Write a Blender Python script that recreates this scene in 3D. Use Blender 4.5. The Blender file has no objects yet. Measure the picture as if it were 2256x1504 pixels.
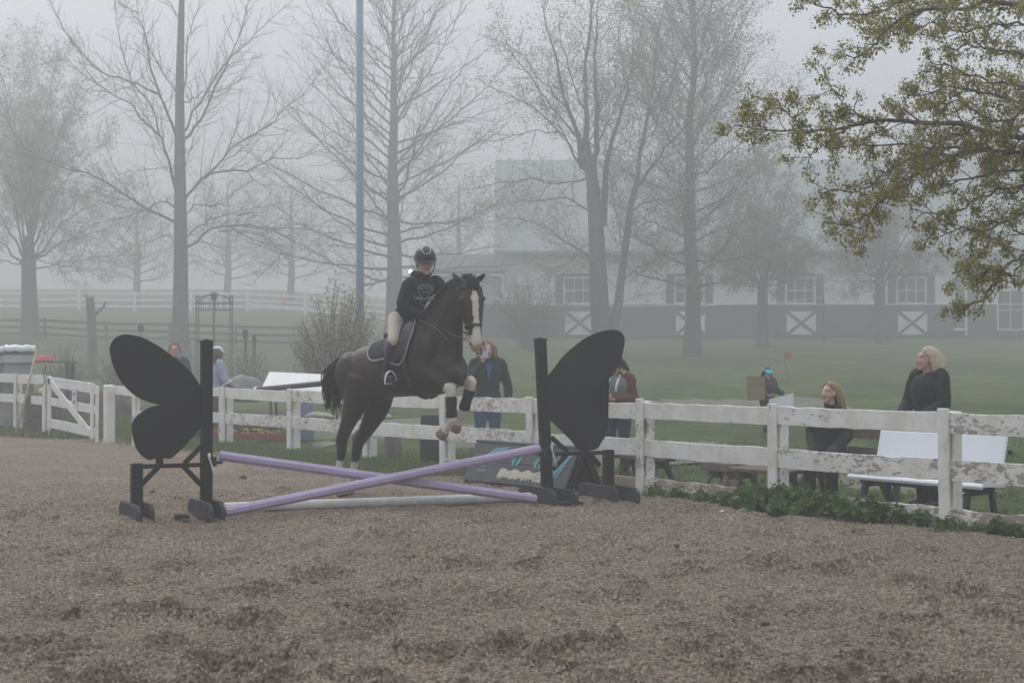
import bpy, bmesh, math, random
import numpy as np
from mathutils import Vector, Matrix
R = math.radians
scene = bpy.context.scene
COL = scene.collection

# ------------------------------------------------------------------ camera, sky, sun, exposure
FPX = 3500.0; CAMZ = 1.6; TILT = math.atan(48 / FPX)
cam_d = bpy.data.cameras.new('camera'); cam = bpy.data.objects.new('camera', cam_d); COL.objects.link(cam)
cam.location = (0, 0, CAMZ); cam.rotation_euler = (R(90) + TILT, 0, 0)
cam_d.lens = FPX / 2256 * 36; cam_d.sensor_width = 36; cam_d.clip_end = 1500; cam_d.clip_start = .1
cam_d.dof.use_dof = True; cam_d.dof.focus_distance = 17.6; cam_d.dof.aperture_fstop = 5.6
scene.camera = cam

SUN_EL, SUN_AZ = R(44), R(-30)      # behind the fog, beyond the left-hand trees
world = bpy.data.worlds.new('World'); scene.world = world; world.use_nodes = True
nt = world.node_tree; nt.nodes.clear()
def N(tree, typ, **kw):
    n = tree.nodes.new(typ)
    for k, v in kw.items(): setattr(n, k, v)
    return n
w_out = N(nt, 'ShaderNodeOutputWorld'); w_bg = N(nt, 'ShaderNodeBackground')
sky = N(nt, 'ShaderNodeTexSky', sky_type='NISHITA', sun_disc=False, sun_elevation=SUN_EL, sun_rotation=SUN_AZ,
        air_density=1.0, dust_density=6.0, ozone_density=1.0)
# thick cloud: the clear sky's own colour is nearly gone, an even pale grey that brightens to the zenith remains
hs = N(nt, 'ShaderNodeHueSaturation'); hs.inputs['Saturation'].default_value = .35
tc = N(nt, 'ShaderNodeTexCoord'); sx = N(nt, 'ShaderNodeSeparateXYZ')
cl = N(nt, 'ShaderNodeMath', operation='MULTIPLY_ADD'); cl.use_clamp = False
mx0 = N(nt, 'ShaderNodeMath', operation='MAXIMUM'); mx0.inputs[1].default_value = 0
cl.inputs[1].default_value = 2.0; cl.inputs[2].default_value = 1.0
grey = N(nt, 'ShaderNodeVectorMath', operation='SCALE'); grey.inputs[0].default_value = (3.6, 3.8, 4.2)
mix = N(nt, 'ShaderNodeMix', data_type='RGBA'); mix.inputs['Factor'].default_value = .92
nt.links.new(sky.outputs[0], hs.inputs['Color'])
nt.links.new(tc.outputs['Generated'], sx.inputs[0]); nt.links.new(sx.outputs['Z'], mx0.inputs[0])
nt.links.new(mx0.outputs[0], cl.inputs[0]); nt.links.new(cl.outputs[0], grey.inputs['Scale'])
nt.links.new(hs.outputs[0], mix.inputs['A']); nt.links.new(grey.outputs[0], mix.inputs['B'])
nt.links.new(mix.outputs['Result'], w_bg.inputs['Color']); w_bg.inputs['Strength'].default_value = .12
nt.links.new(w_bg.outputs[0], w_out.inputs[0])

sun_d = bpy.data.lights.new('sun', 'SUN'); sun_d.energy = 1.05; sun_d.angle = R(24); sun_d.color = (1, .97, .93)
sun = bpy.data.objects.new('sun', sun_d); COL.objects.link(sun)
sun.rotation_euler = Vector((math.sin(SUN_AZ) * math.cos(SUN_EL), math.cos(SUN_AZ) * math.cos(SUN_EL), math.sin(SUN_EL))).to_track_quat('Z', 'Y').to_euler(); sun.location = (0, 0, 40)

scene.view_settings.view_transform = 'Standard'; scene.view_settings.look = 'None'
scene.view_settings.exposure = 0.42; scene.view_settings.gamma = 1; scene.view_settings.use_curve_mapping = False
scene.render.engine = 'CYCLES'
cy = scene.cycles
cy.use_denoising = True; cy.denoiser = 'OPENIMAGEDENOISE'
cy.max_bounces = 5; cy.diffuse_bounces = 3; cy.glossy_bounces = 2; cy.transmission_bounces = 4
cy.volume_bounces = 2; cy.transparent_max_bounces = 8
cy.caustics_reflective = False; cy.caustics_refractive = False

# ------------------------------------------------------------------ helpers
KF = 1.7      # how much deeper the far half of the place stands than a first guess
cT, sT = math.cos(TILT), math.sin(TILT)
def ray(px, py):
    u, v = (px - 1128) / FPX, (752 - py) / FPX
    return np.array([u, cT - sT * v, sT + cT * v])
def at(px, py, Y):
    d = ray(px, py); return np.array([0, 0, CAMZ]) + d * (Y / d[1])
def gnd(px, py, z=0.0):
    d = ray(px, py); return np.array([0, 0, CAMZ]) + d * ((z - CAMZ) / d[2])
def V(p): return np.array(p, float)
def unit(v):
    v = np.asarray(v, float); n = np.linalg.norm(v); return v / n if n > 1e-9 else v
def sstep(a, b, x):
    t = np.clip((np.asarray(x, float) - a) / (b - a), 0, 1); return t * t * (3 - 2 * t)

def link(name, me, mats=(), parent=None):
    o = bpy.data.objects.new(name, me); COL.objects.link(o)
    for m in (mats if isinstance(mats, (list, tuple)) else [mats]):
        if m is not None: me.materials.append(m)
    if parent is not None:
        o.parent = parent; o.matrix_parent_inverse = Matrix.Translation(-chain_loc(parent))
    return o
def chain_loc(o):
    v = Vector((0, 0, 0))
    while o is not None: 
        v = v + (o.matrix_parent_inverse.translation if o.parent else Vector((0, 0, 0))) + o.location; o = o.parent
    return v
def tag(o, label=None, cat=None, group=None, kind=None):
    if label: o['label'] = label
    if cat: o['category'] = cat
    if group: o['group'] = group
    if kind: o['kind'] = kind
    return o
def thing(name, label, cat, loc=(0, 0, 0), group=None):
    o = bpy.data.objects.new(name, None); COL.objects.link(o); o.location = tuple(float(c) for c in loc)
    o.empty_display_size = .2
    return tag(o, label, cat, group)

class MB:
    """collects shapes; build() links them as one mesh object"""
    def __init__(s): s.v = []; s.f = []; s.n = 0; s.mi = []
    def add(s, verts, faces, m=0):
        verts = np.asarray(verts, float).reshape(-1, 3)
        s.v.append(verts); k = s.n
        for f in faces: s.f.append([i + k for i in f])
        s.mi += [m] * len(faces); s.n += len(verts); return s
    def box(s, c, size, ax=None, m=0, ch=0.0):
        """box about c; ax = 3x3 rows of local axes; ch = chamfer"""
        ax = np.eye(3) if ax is None else np.asarray(ax, float)
        h = np.asarray(size, float) / 2; c = V(c)
        if ch <= 0:
            q = np.array([[x, y, z] for x in (-1, 1) for y in (-1, 1) for z in (-1, 1)]) * h
            F = [(0, 1, 3, 2), (4, 6, 7, 5), (0, 4, 5, 1), (2, 3, 7, 6), (0, 2, 6, 4), (1, 5, 7, 3)]
            return s.add(c + q @ ax, F, m)
        ch = min(ch, h.min() * .8); vs = []; idx = {}
        for sx_ in (-1, 1):
            for sy_ in (-1, 1):
                for sz_ in (-1, 1):
                    sg = np.array([sx_, sy_, sz_])
                    for a in range(3):
                        p = sg * (h - ch); p[a] = sg[a] * h[a]; idx[(sx_, sy_, sz_, a)] = len(vs); vs.append(p)
        F = []
        for a in range(3):
            b, d = (a + 1) % 3, (a + 2) % 3
            for sg in (-1, 1):
                q = []
                for (i, j) in ((-1, -1), (1, -1), (1, 1), (-1, 1)):
                    k = [0, 0, 0]; k[a] = sg; k[b] = i; k[d] = j; q.append(idx[(*k, a)])
                F.append(q if sg > 0 else q[::-1])
            for i in (-1, 1):
                for j in (-1, 1):
                    k0 = [0, 0, 0]; k1 = [0, 0, 0]; k0[a] = -1; k1[a] = 1
                    k0[b] = k1[b] = i; k0[d] = k1[d] = j
                    q = [idx[(*k0, b)], idx[(*k1, b)], idx[(*k1, d)], idx[(*k0, d)]]
                    F.append(q if i * j > 0 else q[::-1])
        for sx_ in (-1, 1):
            for sy_ in (-1, 1):
                for sz_ in (-1, 1):
                    q = [idx[(sx_, sy_, sz_, a)] for a in range(3)]
                    F.append(q if sx_ * sy_ * sz_ > 0 else q[::-1])
        return s.add(c + np.array(vs) @ ax, F, m)
    def beam(s, a, b, w, t, up=(0, 0, 1), m=0, ch=0.0):
        """bar from a to b, w across (perpendicular to up), t along up"""
        a, b = V(a), V(b); d = unit(b - a); x = unit(np.cross(d, up)); u = np.cross(x, d)
        return s.box((a + b) / 2, (np.linalg.norm(b - a), w, t), [d, x, u], m, ch)
    def tube(s, pts, rad, n=8, cap=True, flat=1.0, up=None, m=0, roll=0):
        P = np.asarray(pts, float); k = len(P)
        r = np.broadcast_to(np.asarray(rad, float), (k,)) if np.ndim(rad) < 2 else np.asarray(rad, float)
        T = np.gradient(P, axis=0); T /= np.maximum(np.linalg.norm(T, axis=1, keepdims=True), 1e-9)
        ref = V(up) if up is not None else (np.array([0, 0, 1.]) if abs(T[0][2]) < .9 else np.array([0, 1., 0]))
        ang = np.arange(n) * 2 * np.pi / n + roll
        rings = []
        for i in range(k):
            x = np.cross(T[i], ref); 
            if np.linalg.norm(x) < 1e-6: x = np.cross(T[i], [1, 0, 0])
            x = unit(x); y = np.cross(x, T[i])
            if up is None: ref = y
            rx, ry = (r[i] * flat, r[i]) if r.ndim == 1 else r[i]
            rings.append(P[i] + np.outer(np.cos(ang) * rx, x) + np.outer(np.sin(ang) * ry, y))
        vs = np.concatenate(rings); F = []
        for i in range(k - 1):
            for j in range(n):
                a, b = i * n + j, i * n + (j + 1) % n; F.append((a, b, b + n, a + n))
        if cap: F.append(tuple(range(n))[::-1]); F.append(tuple((k - 1) * n + j for j in range(n)))
        return s.add(vs, F, m)
    def ball(s, c, r, n=10, k=6, ax=None, m=0):
        r = np.broadcast_to(np.asarray(r, float), (3,)); ax = np.eye(3) if ax is None else np.asarray(ax, float)
        vs = [[0, 0, -1]]
        for i in range(1, k):
            t = -math.pi / 2 + math.pi * i / k
            vs += [[math.cos(t) * math.cos(2 * math.pi * j / n), math.cos(t) * math.sin(2 * math.pi * j / n), math.sin(t)] for j in range(n)]
        vs.append([0, 0, 1]); F = []
        for j in range(n): F.append((0, 1 + (j + 1) % n, 1 + j))
        for i in range(k - 2):
            for j in range(n):
                a, b = 1 + i * n + j, 1 + i * n + (j + 1) % n; F.append((a, b, b + n, a + n))
        L = 1 + (k - 2) * n
        for j in range(n): F.append((L + j, L + (j + 1) % n, L + n))
        return s.add(V(c) + (np.array(vs) * r) @ ax, F, m)
    def lathe(s, c, prof, n=16, m=0, ax=None):
        ax = np.eye(3) if ax is None else np.asarray(ax, float)
        vs = []; F = []
        for (r, z) in prof: vs += [[r * math.cos(2 * math.pi * j / n), r * math.sin(2 * math.pi * j / n), z] for j in range(n)]
        for i in range(len(prof) - 1):
            for j in range(n):
                a, b = i * n + j, i * n + (j + 1) % n; F.append((a, b, b + n, a + n))
        F.append(tuple(range(n))[::-1]); F.append(tuple((len(prof) - 1) * n + j for j in range(n)))
        return s.add(V(c) + np.array(vs) @ ax, F, m)
    def prism(s, outline, o, ex, ey, ez, depth, m=0):
        """closed 2-D outline in the plane (o, ex, ey), thickness depth along ez"""
        q = np.asarray(outline, float); n = len(q); o, ex, ey, ez = V(o), V(ex), V(ey), V(ez)
        a = o + np.outer(q[:, 0], ex) + np.outer(q[:, 1], ey) - ez * depth / 2; b = a + ez * depth
        F = [tuple(range(n))[::-1], tuple(range(n, 2 * n))] + [(i, (i + 1) % n, n + (i + 1) % n, n + i) for i in range(n)]
        return s.add(np.concatenate([a, b]), F, m)
    def mesh(s, name='mesh', smooth=False):
        me = bpy.data.meshes.new(name)
        vs = np.concatenate(s.v) if s.v else np.zeros((0, 3))
        me.from_pydata(vs.tolist(), [], s.f)
        if any(s.mi): me.polygons.foreach_set('material_index', s.mi)
        if smooth: me.polygons.foreach_set('use_smooth', [True] * len(me.polygons))
        me.update(); return me
    def build(s, name, mats, parent=None, smooth=False, bevel=0):
        o = link(name, s.mesh(name, smooth), mats, parent)
        if bevel:
            b = o.modifiers.new('bevel', 'BEVEL'); b.width = bevel; b.segments = 2; b.limit_method = 'ANGLE'
        return o

def np_mesh(name, verts, quads=None, tris=None, smooth=False):
    me = bpy.data.meshes.new(name); verts = np.asarray(verts, np.float32).reshape(-1, 3)
    me.vertices.add(len(verts)); me.vertices.foreach_set('co', verts.ravel())
    lens = []; idx = []
    if quads is not None and len(quads): q = np.asarray(quads, np.int32).reshape(-1, 4); idx.append(q.ravel()); lens.append(np.full(len(q), 4, np.int32))
    if tris is not None and len(tris): t = np.asarray(tris, np.int32).reshape(-1, 3); idx.append(t.ravel()); lens.append(np.full(len(t), 3, np.int32))
    idx = np.concatenate(idx); lens = np.concatenate(lens)
    me.loops.add(len(idx)); me.loops.foreach_set('vertex_index', idx)
    me.polygons.add(len(lens)); st = np.concatenate([[0], np.cumsum(lens)[:-1]]).astype(np.int32)
    me.polygons.foreach_set('loop_start', st)
    if smooth: me.polygons.foreach_set('use_smooth', np.ones(len(lens), bool))
    me.update(calc_edges=True); me.validate(); return me

def spline(pts, n):
    """smooth curve through points (Catmull-Rom), n samples; works for any number of columns"""
    P = np.asarray(pts, float); k = len(P)
    if k == 2: return P[0] + np.linspace(0, 1, n)[:, None] * (P[1] - P[0])
    E = np.concatenate([[2 * P[0] - P[1]], P, [2 * P[-1] - P[-2]]]); out = []
    for t in np.linspace(0, k - 1 - 1e-9, n):
        i = int(t); f = t - i; a, b, c, d = E[i:i + 4]
        out.append(.5 * (2 * b + (c - a) * f + (2 * a - 5 * b + 4 * c - d) * f * f + (3 * b - a - 3 * c + d) * f ** 3))
    return np.array(out)

def remesh(mb, voxel, smooth=2, name='body', factor=.5):
    """one closed skin over the collected shapes"""
    me = mb.mesh('tmp'); o = bpy.data.objects.new('tmp', me); COL.objects.link(o)
    m = o.modifiers.new('r', 'REMESH'); m.mode = 'VOXEL'; m.voxel_size = voxel; m.use_smooth_shade = True
    if smooth:
        sm = o.modifiers.new('s', 'SMOOTH'); sm.factor = factor; sm.iterations = smooth
    dg = bpy.context.evaluated_depsgraph_get(); ev = o.evaluated_get(dg)
    res = bpy.data.meshes.new_from_object(ev); res.name = name
    bpy.data.objects.remove(o); bpy.data.meshes.remove(me)
    res.materials.clear()
    res.polygons.foreach_set('use_smooth', np.ones(len(res.polygons), bool))
    res.polygons.foreach_set('material_index', np.zeros(len(res.polygons), np.int32)); return res
def coords(me):
    a = np.empty(len(me.vertices) * 3, np.float32); me.vertices.foreach_get('co', a); return a.reshape(-1, 3)
def paint(me, col):
    """per-vertex colour attribute 'tint' (n,3)"""
    a = me.color_attributes.new('tint', 'FLOAT_COLOR', 'POINT')
    c = np.ones((len(me.vertices), 4), np.float32); c[:, :3] = col; a.data.foreach_set('color', c.ravel())

# ------------------------------------------------------------------ materials
MATS = {}
def mat(name, col, rough=.8, var=.0, scale=8., col2=None, bump=0., bscale=60., spec=.3, metal=0., tint=False, stretch=(1, 1, 1), thresh=None, sheen=0.):
    if name in MATS: return MATS[name]
    m = bpy.data.materials.new(name); m.use_nodes = True; t = m.node_tree; b = t.nodes['Principled BSDF']
    b.inputs['Roughness'].default_value = rough; b.inputs['Metallic'].default_value = metal
    b.inputs['Specular IOR Level'].default_value = spec
    if sheen: b.inputs['Sheen Weight'].default_value = sheen; b.inputs['Sheen Roughness'].default_value = .5
    co = N(t, 'ShaderNodeTexCoord'); mp = N(t, 'ShaderNodeMapping'); mp.inputs['Scale'].default_value = stretch
    t.links.new(co.outputs['Object'], mp.inputs['Vector'])
    base = None
    if tint:
        at_ = N(t, 'ShaderNodeVertexColor', layer_name='tint'); base = at_.outputs['Color']
    if var or col2 is not None:
        nz = N(t, 'ShaderNodeTexNoise'); nz.inputs['Scale'].default_value = scale; nz.inputs['Detail'].default_value = 6; nz.inputs['Roughness'].default_value = .65
        t.links.new(mp.outputs[0], nz.inputs['Vector'])
        cr = N(t, 'ShaderNodeValToRGB')
        lo, hi = thresh or (.3, .7)
        cr.color_ramp.elements[0].position = lo; cr.color_ramp.elements[1].position = hi
        c2 = col2 if col2 is not None else tuple(c * (1 - var) for c in col)
        if base is None:
            cr.color_ramp.elements[0].color = (*c2, 1); cr.color_ramp.elements[1].color = (*col, 1)
            base = cr.outputs[0]
        else:
            cr.color_ramp.elements[0].color = (1 - var,) * 3 + (1,); cr.color_ramp.elements[1].color = (1, 1, 1, 1)
            mm = N(t, 'ShaderNodeMix', data_type='RGBA', blend_type='MULTIPLY'); mm.inputs['Factor'].default_value = 1
            t.links.new(base, mm.inputs['A']); t.links.new(cr.outputs[0], mm.inputs['B']); base = mm.outputs['Result']
        t.links.new(nz.outputs[0], cr.inputs[0])
    if base is None: b.inputs['Base Color'].default_value = (*col, 1)
    else: t.links.new(base, b.inputs['Base Color'])
    if bump:
        n2 = N(t, 'ShaderNodeTexNoise'); n2.inputs['Scale'].default_value = bscale; n2.inputs['Detail'].default_value = 4
        t.links.new(mp.outputs[0], n2.inputs['Vector'])
        bp = N(t, 'ShaderNodeBump'); bp.inputs['Strength'].default_value = bump; bp.inputs['Distance'].default_value = .02
        t.links.new(n2.outputs[0], bp.inputs['Height']); t.links.new(bp.outputs[0], b.inputs['Normal'])
    MATS[name] = m; return m
# ------------------------------------------------------------------ the setting: terrain, arena, track, air
def fence_s(X, Y):
    """signed distance behind the long fence line (positive on the spectators' side)"""
    d = unit(np.array([-9.785, 15.04])); n = np.array([d[1], -d[0]])
    return (np.asarray(X) - 4.255) * n[0] + (np.asarray(Y) - 15.56) * n[1]
def arena_out(X, Y):
    """distance outside the arena"""
    X, Y = np.asarray(X, float), np.asarray(Y, float)
    return np.maximum(fence_s(X, Y), Y - (31.2 + np.clip(-5.6 - X, 0, 8) * .85))
_pr = np.array([(0, 0), (19, 0), (24, .14), (29, .36), (36, .78), (52, 1.12), (78, 1.97), (102, 3.13), (153, 5.34), (238, 10.8), (400, 15)], float)
_pl = np.array([(0, 0), (30, .08), (33, .2), (36, .28), (50, .34), (70, .75), (85, 2.05), (119, 5.0), (204, 11.1), (400, 18)], float)
def terrain(X, Y):
    X, Y = np.asarray(X, float), np.asarray(Y, float)
    u = X / np.maximum(Y, 1.)
    w = sstep(-.17, -.02, u)
    z = np.interp(Y, _pl[:, 0], _pl[:, 1]) * (1 - w) + np.interp(Y, _pr[:, 0], _pr[:, 1]) * w
    out = sstep(-.2, 2.2, arena_out(X, Y))
    lump = .05 * np.sin(X * .9 + Y * .35) + .04 * np.sin(Y * 1.1 - X * .5 + 1) + .03 * np.sin(X * 2.3 + 2) * np.sin(Y * 1.7)
    return z * out - .30 * (1 - sstep(-.6, .35, arena_out(X, Y))) - .03 * (1 - out) + lump * out * .6
def tz(X, Y): return float(terrain(X, Y))

def vnoise(x, y, seed=0):
    """value noise, numpy"""
    rs = np.random.RandomState(seed); tab = rs.rand(256, 256)
    xi, yi = np.floor(x).astype(int), np.floor(y).astype(int); fx, fy = x - xi, y - yi
    fx, fy = fx * fx * (3 - 2 * fx), fy * fy * (3 - 2 * fy)
    g = lambda a, b: tab[a & 255, b & 255]
    return (g(xi, yi) * (1 - fx) + g(xi + 1, yi) * fx) * (1 - fy) + (g(xi, yi + 1) * (1 - fx) + g(xi + 1, yi + 1) * fx) * fy

def grid_mesh(name, xs, ys, zf, smooth=True):
    X, Y = np.meshgrid(xs, ys); Z = zf(X, Y); nx, ny = len(xs), len(ys)
    vs = np.stack([X, Y, Z], -1).reshape(-1, 3)
    i = np.arange(nx * ny).reshape(ny, nx)
    q = np.stack([i[:-1, :-1], i[:-1, 1:], i[1:, 1:], i[1:, :-1]], -1).reshape(-1, 4)
    return np_mesh(name, vs, q, smooth=smooth)

# grass field and bank: colour from noise, the bare track in it is its own sheet
m_grass = bpy.data.materials.new('turf'); m_grass.use_nodes = True
t = m_grass.node_tree; b = t.nodes['Principled BSDF']; b.inputs['Roughness'].default_value = .95; b.inputs['Specular IOR Level'].default_value = .1
co = N(t, 'ShaderNodeTexCoord')
n1 = N(t, 'ShaderNodeTexNoise'); n1.inputs['Scale'].default_value = .35; n1.inputs['Detail'].default_value = 5
n2 = N(t, 'ShaderNodeTexNoise'); n2.inputs['Scale'].default_value = 9; n2.inputs['Detail'].default_value = 6; n2.inputs['Roughness'].default_value = .75
c1 = N(t, 'ShaderNodeValToRGB'); c1.color_ramp.elements[0].position = .35; c1.color_ramp.elements[0].color = (.062, .092, .046, 1)
c1.color_ramp.elements[1].position = .66; c1.color_ramp.elements[1].color = (.105, .145, .055, 1)
e_ = c1.color_ramp.elements.new(.78); e_.color = (.165, .175, .06, 1)
c2 = N(t, 'ShaderNodeValToRGB'); c2.color_ramp.elements[0].position = .3; c2.color_ramp.elements[0].color = (.45, .45, .42, 1)
c2.color_ramp.elements[1].position = .75; c2.color_ramp.elements[1].color = (1.25, 1.2, 1.05, 1)
mm = N(t, 'ShaderNodeMix', data_type='RGBA', blend_type='MULTIPLY'); mm.inputs['Factor'].default_value = 1
bp = N(t, 'ShaderNodeBump'); bp.inputs['Strength'].default_value = .8; bp.inputs['Distance'].default_value = .06
for nn in (n1, n2): t.links.new(co.outputs['Object'], nn.inputs['Vector'])
t.links.new(n1.outputs[0], c1.inputs[0]); t.links.new(n2.outputs[0], c2.inputs[0])
n5 = N(t, 'ShaderNodeTexNoise'); n5.inputs['Scale'].default_value = 1.5; n5.inputs['Detail'].default_value = 6; n5.inputs['Roughness'].default_value = .7; t.links.new(co.outputs['Object'], n5.inputs['Vector'])
c5_ = N(t, 'ShaderNodeValToRGB'); c5_.color_ramp.elements[0].position = .36; c5_.color_ramp.elements[0].color = (.62, .64, .66, 1); c5_.color_ramp.elements[1].position = .66; c5_.color_ramp.elements[1].color = (1.3, 1.22, 1.1, 1); t.links.new(n5.outputs[0], c5_.inputs[0])
m5 = N(t, 'ShaderNodeMix', data_type='RGBA', blend_type='MULTIPLY'); m5.inputs['Factor'].default_value = 1; t.links.new(c5_.outputs[0], m5.inputs['B'])
t.links.new(c1.outputs[0], mm.inputs['A']); t.links.new(c2.outputs[0], mm.inputs['B']); t.links.new(mm.outputs['Result'], m5.inputs['A'])
t.links.new(m5.outputs['Result'], b.inputs['Base Color']); t.links.new(n2.outputs[0], bp.inputs['Height']); t.links.new(bp.outputs[0], b.inputs['Normal'])

xs = np.unique(np.concatenate([np.linspace(-160, -30, 24), np.linspace(-30, 30, 121), np.linspace(30, 160, 24)]))
ys = np.unique(np.concatenate([np.linspace(-25, 12, 12), np.linspace(12, 70, 117), np.linspace(70, 250, 44)]))
g = link('ground', grid_mesh('ground', xs, ys, terrain), m_grass); tag(g, kind='structure', label='green grass field rising to a bank behind the fence')

# the sand arena: real bumps near the camera, flat farther away
rs = np.random.RandomState(5)
dents = []
for _ in range(620):
    y = 7.2 + 26 * rs.rand() ** 1.5; x = (rs.rand() - .5) * (y * .72)
    dents.append((x, y, .05 + .09 * rs.rand(), .025 + .075 * rs.rand() ** 2, rs.rand() * 3.14, rs.rand()))
for (px, py, r, dp) in ((1268, 1440, .13, .07), (1565, 1448, .12, .05), (790, 1340, .12, .06), (700, 1275, .10, .05), (555, 1310, .09, .05),
                        (520, 1375, .12, .05), (690, 1270, .11, .05), (2120, 1310, .08, .07), (1870, 1485, .09, .04), (60, 1420, .14, .05), (960, 1435, .12, .05),
                        (300, 1345, .11, .05), (500, 1465, .14, .06), (1010, 1240, .09, .05)):
    q = gnd(px, py); dents.append((q[0], q[1], r * 1.15, dp * 2.0, 0.3, 1)); dents.append((q[0] + r * 1.6, q[1] + .1, r * .8, dp * 1.1, 0.8, 1))
def arena_z(X, Y):
    fade = 1 - sstep(20, 34, Y)
    z = .075 * (vnoise(X * 2.1, Y * 2.1, 1) - .5) + .034 * (vnoise(X * 5.3 + 3, Y * 5.3, 2) - .5) + .024 * (vnoise(X * 11 + 7, Y * 11, 3) - .5) \
        + .020 * (vnoise(X * 23, Y * 23, 4) - .5)
    rut = np.clip(vnoise(X * 3.2 + 11, Y * 4.2, 6) - .62, 0, 1); z = z - rut * .10
    for (x, y, r, dp, a, k) in dents:
        sel = (np.abs(X - x) < 3.2 * r) & (np.abs(Y - y) < 3.2 * r)
        if not sel.any(): continue
        dx, dy = X[sel] - x, Y[sel] - y
        q = np.sqrt((dx * math.cos(a) + dy * math.sin(a)) ** 2 + 1.7 * (dx * math.sin(a) - dy * math.cos(a)) ** 2) / r
        z[sel] += -dp * np.exp(-q ** 4 * .8) + dp * .55 * np.exp(-((q - 1.5) / .35) ** 2)
    z = z * (.3 + .7 * fade) * (1 - .6 * sstep(-.8, .2, arena_out(X, Y)))
    return z - .03 * sstep(-.1, .5, arena_out(X, Y)) - .35 * sstep(.35, 1.2, arena_out(X, Y))
m_sand = bpy.data.materials.new('riding_sand'); m_sand.use_nodes = True
t = m_sand.node_tree; b = t.nodes['Principled BSDF']; b.inputs['Roughness'].default_value = .95; b.inputs['Specular IOR Level'].default_value = .12
co = N(t, 'ShaderNodeTexCoord')
n1 = N(t, 'ShaderNodeTexNoise'); n1.inputs['Scale'].default_value = .8; n1.inputs['Detail'].default_value = 5
n2 = N(t, 'ShaderNodeTexNoise'); n2.inputs['Scale'].default_value = 38; n2.inputs['Detail'].default_value = 5; n2.inputs['Roughness'].default_value = .8
vo = N(t, 'ShaderNodeTexVoronoi'); vo.inputs['Scale'].default_value = 52
c1 = N(t, 'ShaderNodeValToRGB'); c1.color_ramp.elements[0].position = .3; c1.color_ramp.elements[0].color = (.22, .183, .152, 1)
c1.color_ramp.elements[1].position = .7; c1.color_ramp.elements[1].color = (.30, .254, .214, 1)
c2 = N(t, 'ShaderNodeValToRGB'); c2.color_ramp.elements[0].position = .34; c2.color_ramp.elements[0].color = (.45, .43, .41, 1)
c2.color_ramp.elements[1].position = .66; c2.color_ramp.elements[1].color = (1.45, 1.42, 1.36, 1)
c3 = N(t, 'ShaderNodeValToRGB'); c3.color_ramp.elements[0].position = .15; c3.color_ramp.elements[0].color = (.50, .47, .46, 1)
c3.color_ramp.elements[1].position = .85; c3.color_ramp.elements[1].color = (1.6, 1.58, 1.5, 1)
mm = N(t, 'ShaderNodeMix', data_type='RGBA', blend_type='MULTIPLY'); mm.inputs['Factor'].default_value = 1
m3 = N(t, 'ShaderNodeMix', data_type='RGBA', blend_type='MULTIPLY'); m3.inputs['Factor'].default_value = 1
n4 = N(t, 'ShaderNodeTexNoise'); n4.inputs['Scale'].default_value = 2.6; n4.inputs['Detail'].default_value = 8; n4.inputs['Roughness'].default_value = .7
c4_ = N(t, 'ShaderNodeValToRGB'); c4_.color_ramp.elements[0].position = .50; c4_.color_ramp.elements[0].color = (1, 1, 1, 1); c4_.color_ramp.elements[1].position = .68; c4_.color_ramp.elements[1].color = (.80, .785, .765, 1)  # darker patches: moist churned sand, with hoofprint shade painted into the colour
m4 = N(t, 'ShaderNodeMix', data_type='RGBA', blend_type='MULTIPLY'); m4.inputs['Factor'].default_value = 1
bp = N(t, 'ShaderNodeBump'); bp.inputs['Strength'].default_value = 1.0; bp.inputs['Distance'].default_value = .05
for nn in (n1, n2, vo, n4): t.links.new(co.outputs['Object'], nn.inputs['Vector'])
t.links.new(n1.outputs[0], c1.inputs[0]); t.links.new(n2.outputs[0], c2.inputs[0]); t.links.new(vo.outputs['Color'], c3.inputs[0])
t.links.new(c1.outputs[0], mm.inputs['A']); t.links.new(c2.outputs[0], mm.inputs['B'])
t.links.new(mm.outputs['Result'], m3.inputs['A']); t.links.new(c3.outputs[0], m3.inputs['B'])
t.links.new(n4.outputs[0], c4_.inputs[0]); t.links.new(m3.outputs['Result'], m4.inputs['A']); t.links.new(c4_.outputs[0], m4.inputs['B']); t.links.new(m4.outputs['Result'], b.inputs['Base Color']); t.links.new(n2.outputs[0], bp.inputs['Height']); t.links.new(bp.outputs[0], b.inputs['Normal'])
xs = np.unique(np.concatenate([np.linspace(-16, -6, 40), np.linspace(-6, 6.5, 300), np.linspace(6.5, 16, 30)]))
ys = np.unique(np.concatenate([np.linspace(-20, 7, 20), np.linspace(7, 13, 190), np.linspace(13, 20, 110), np.linspace(20, 39, 60)]))
g = link('arena_sand', grid_mesh('arena_sand', xs, ys, arena_z), m_sand); tag(g, kind='structure', label='brown hoof-churned riding arena sand')

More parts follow.
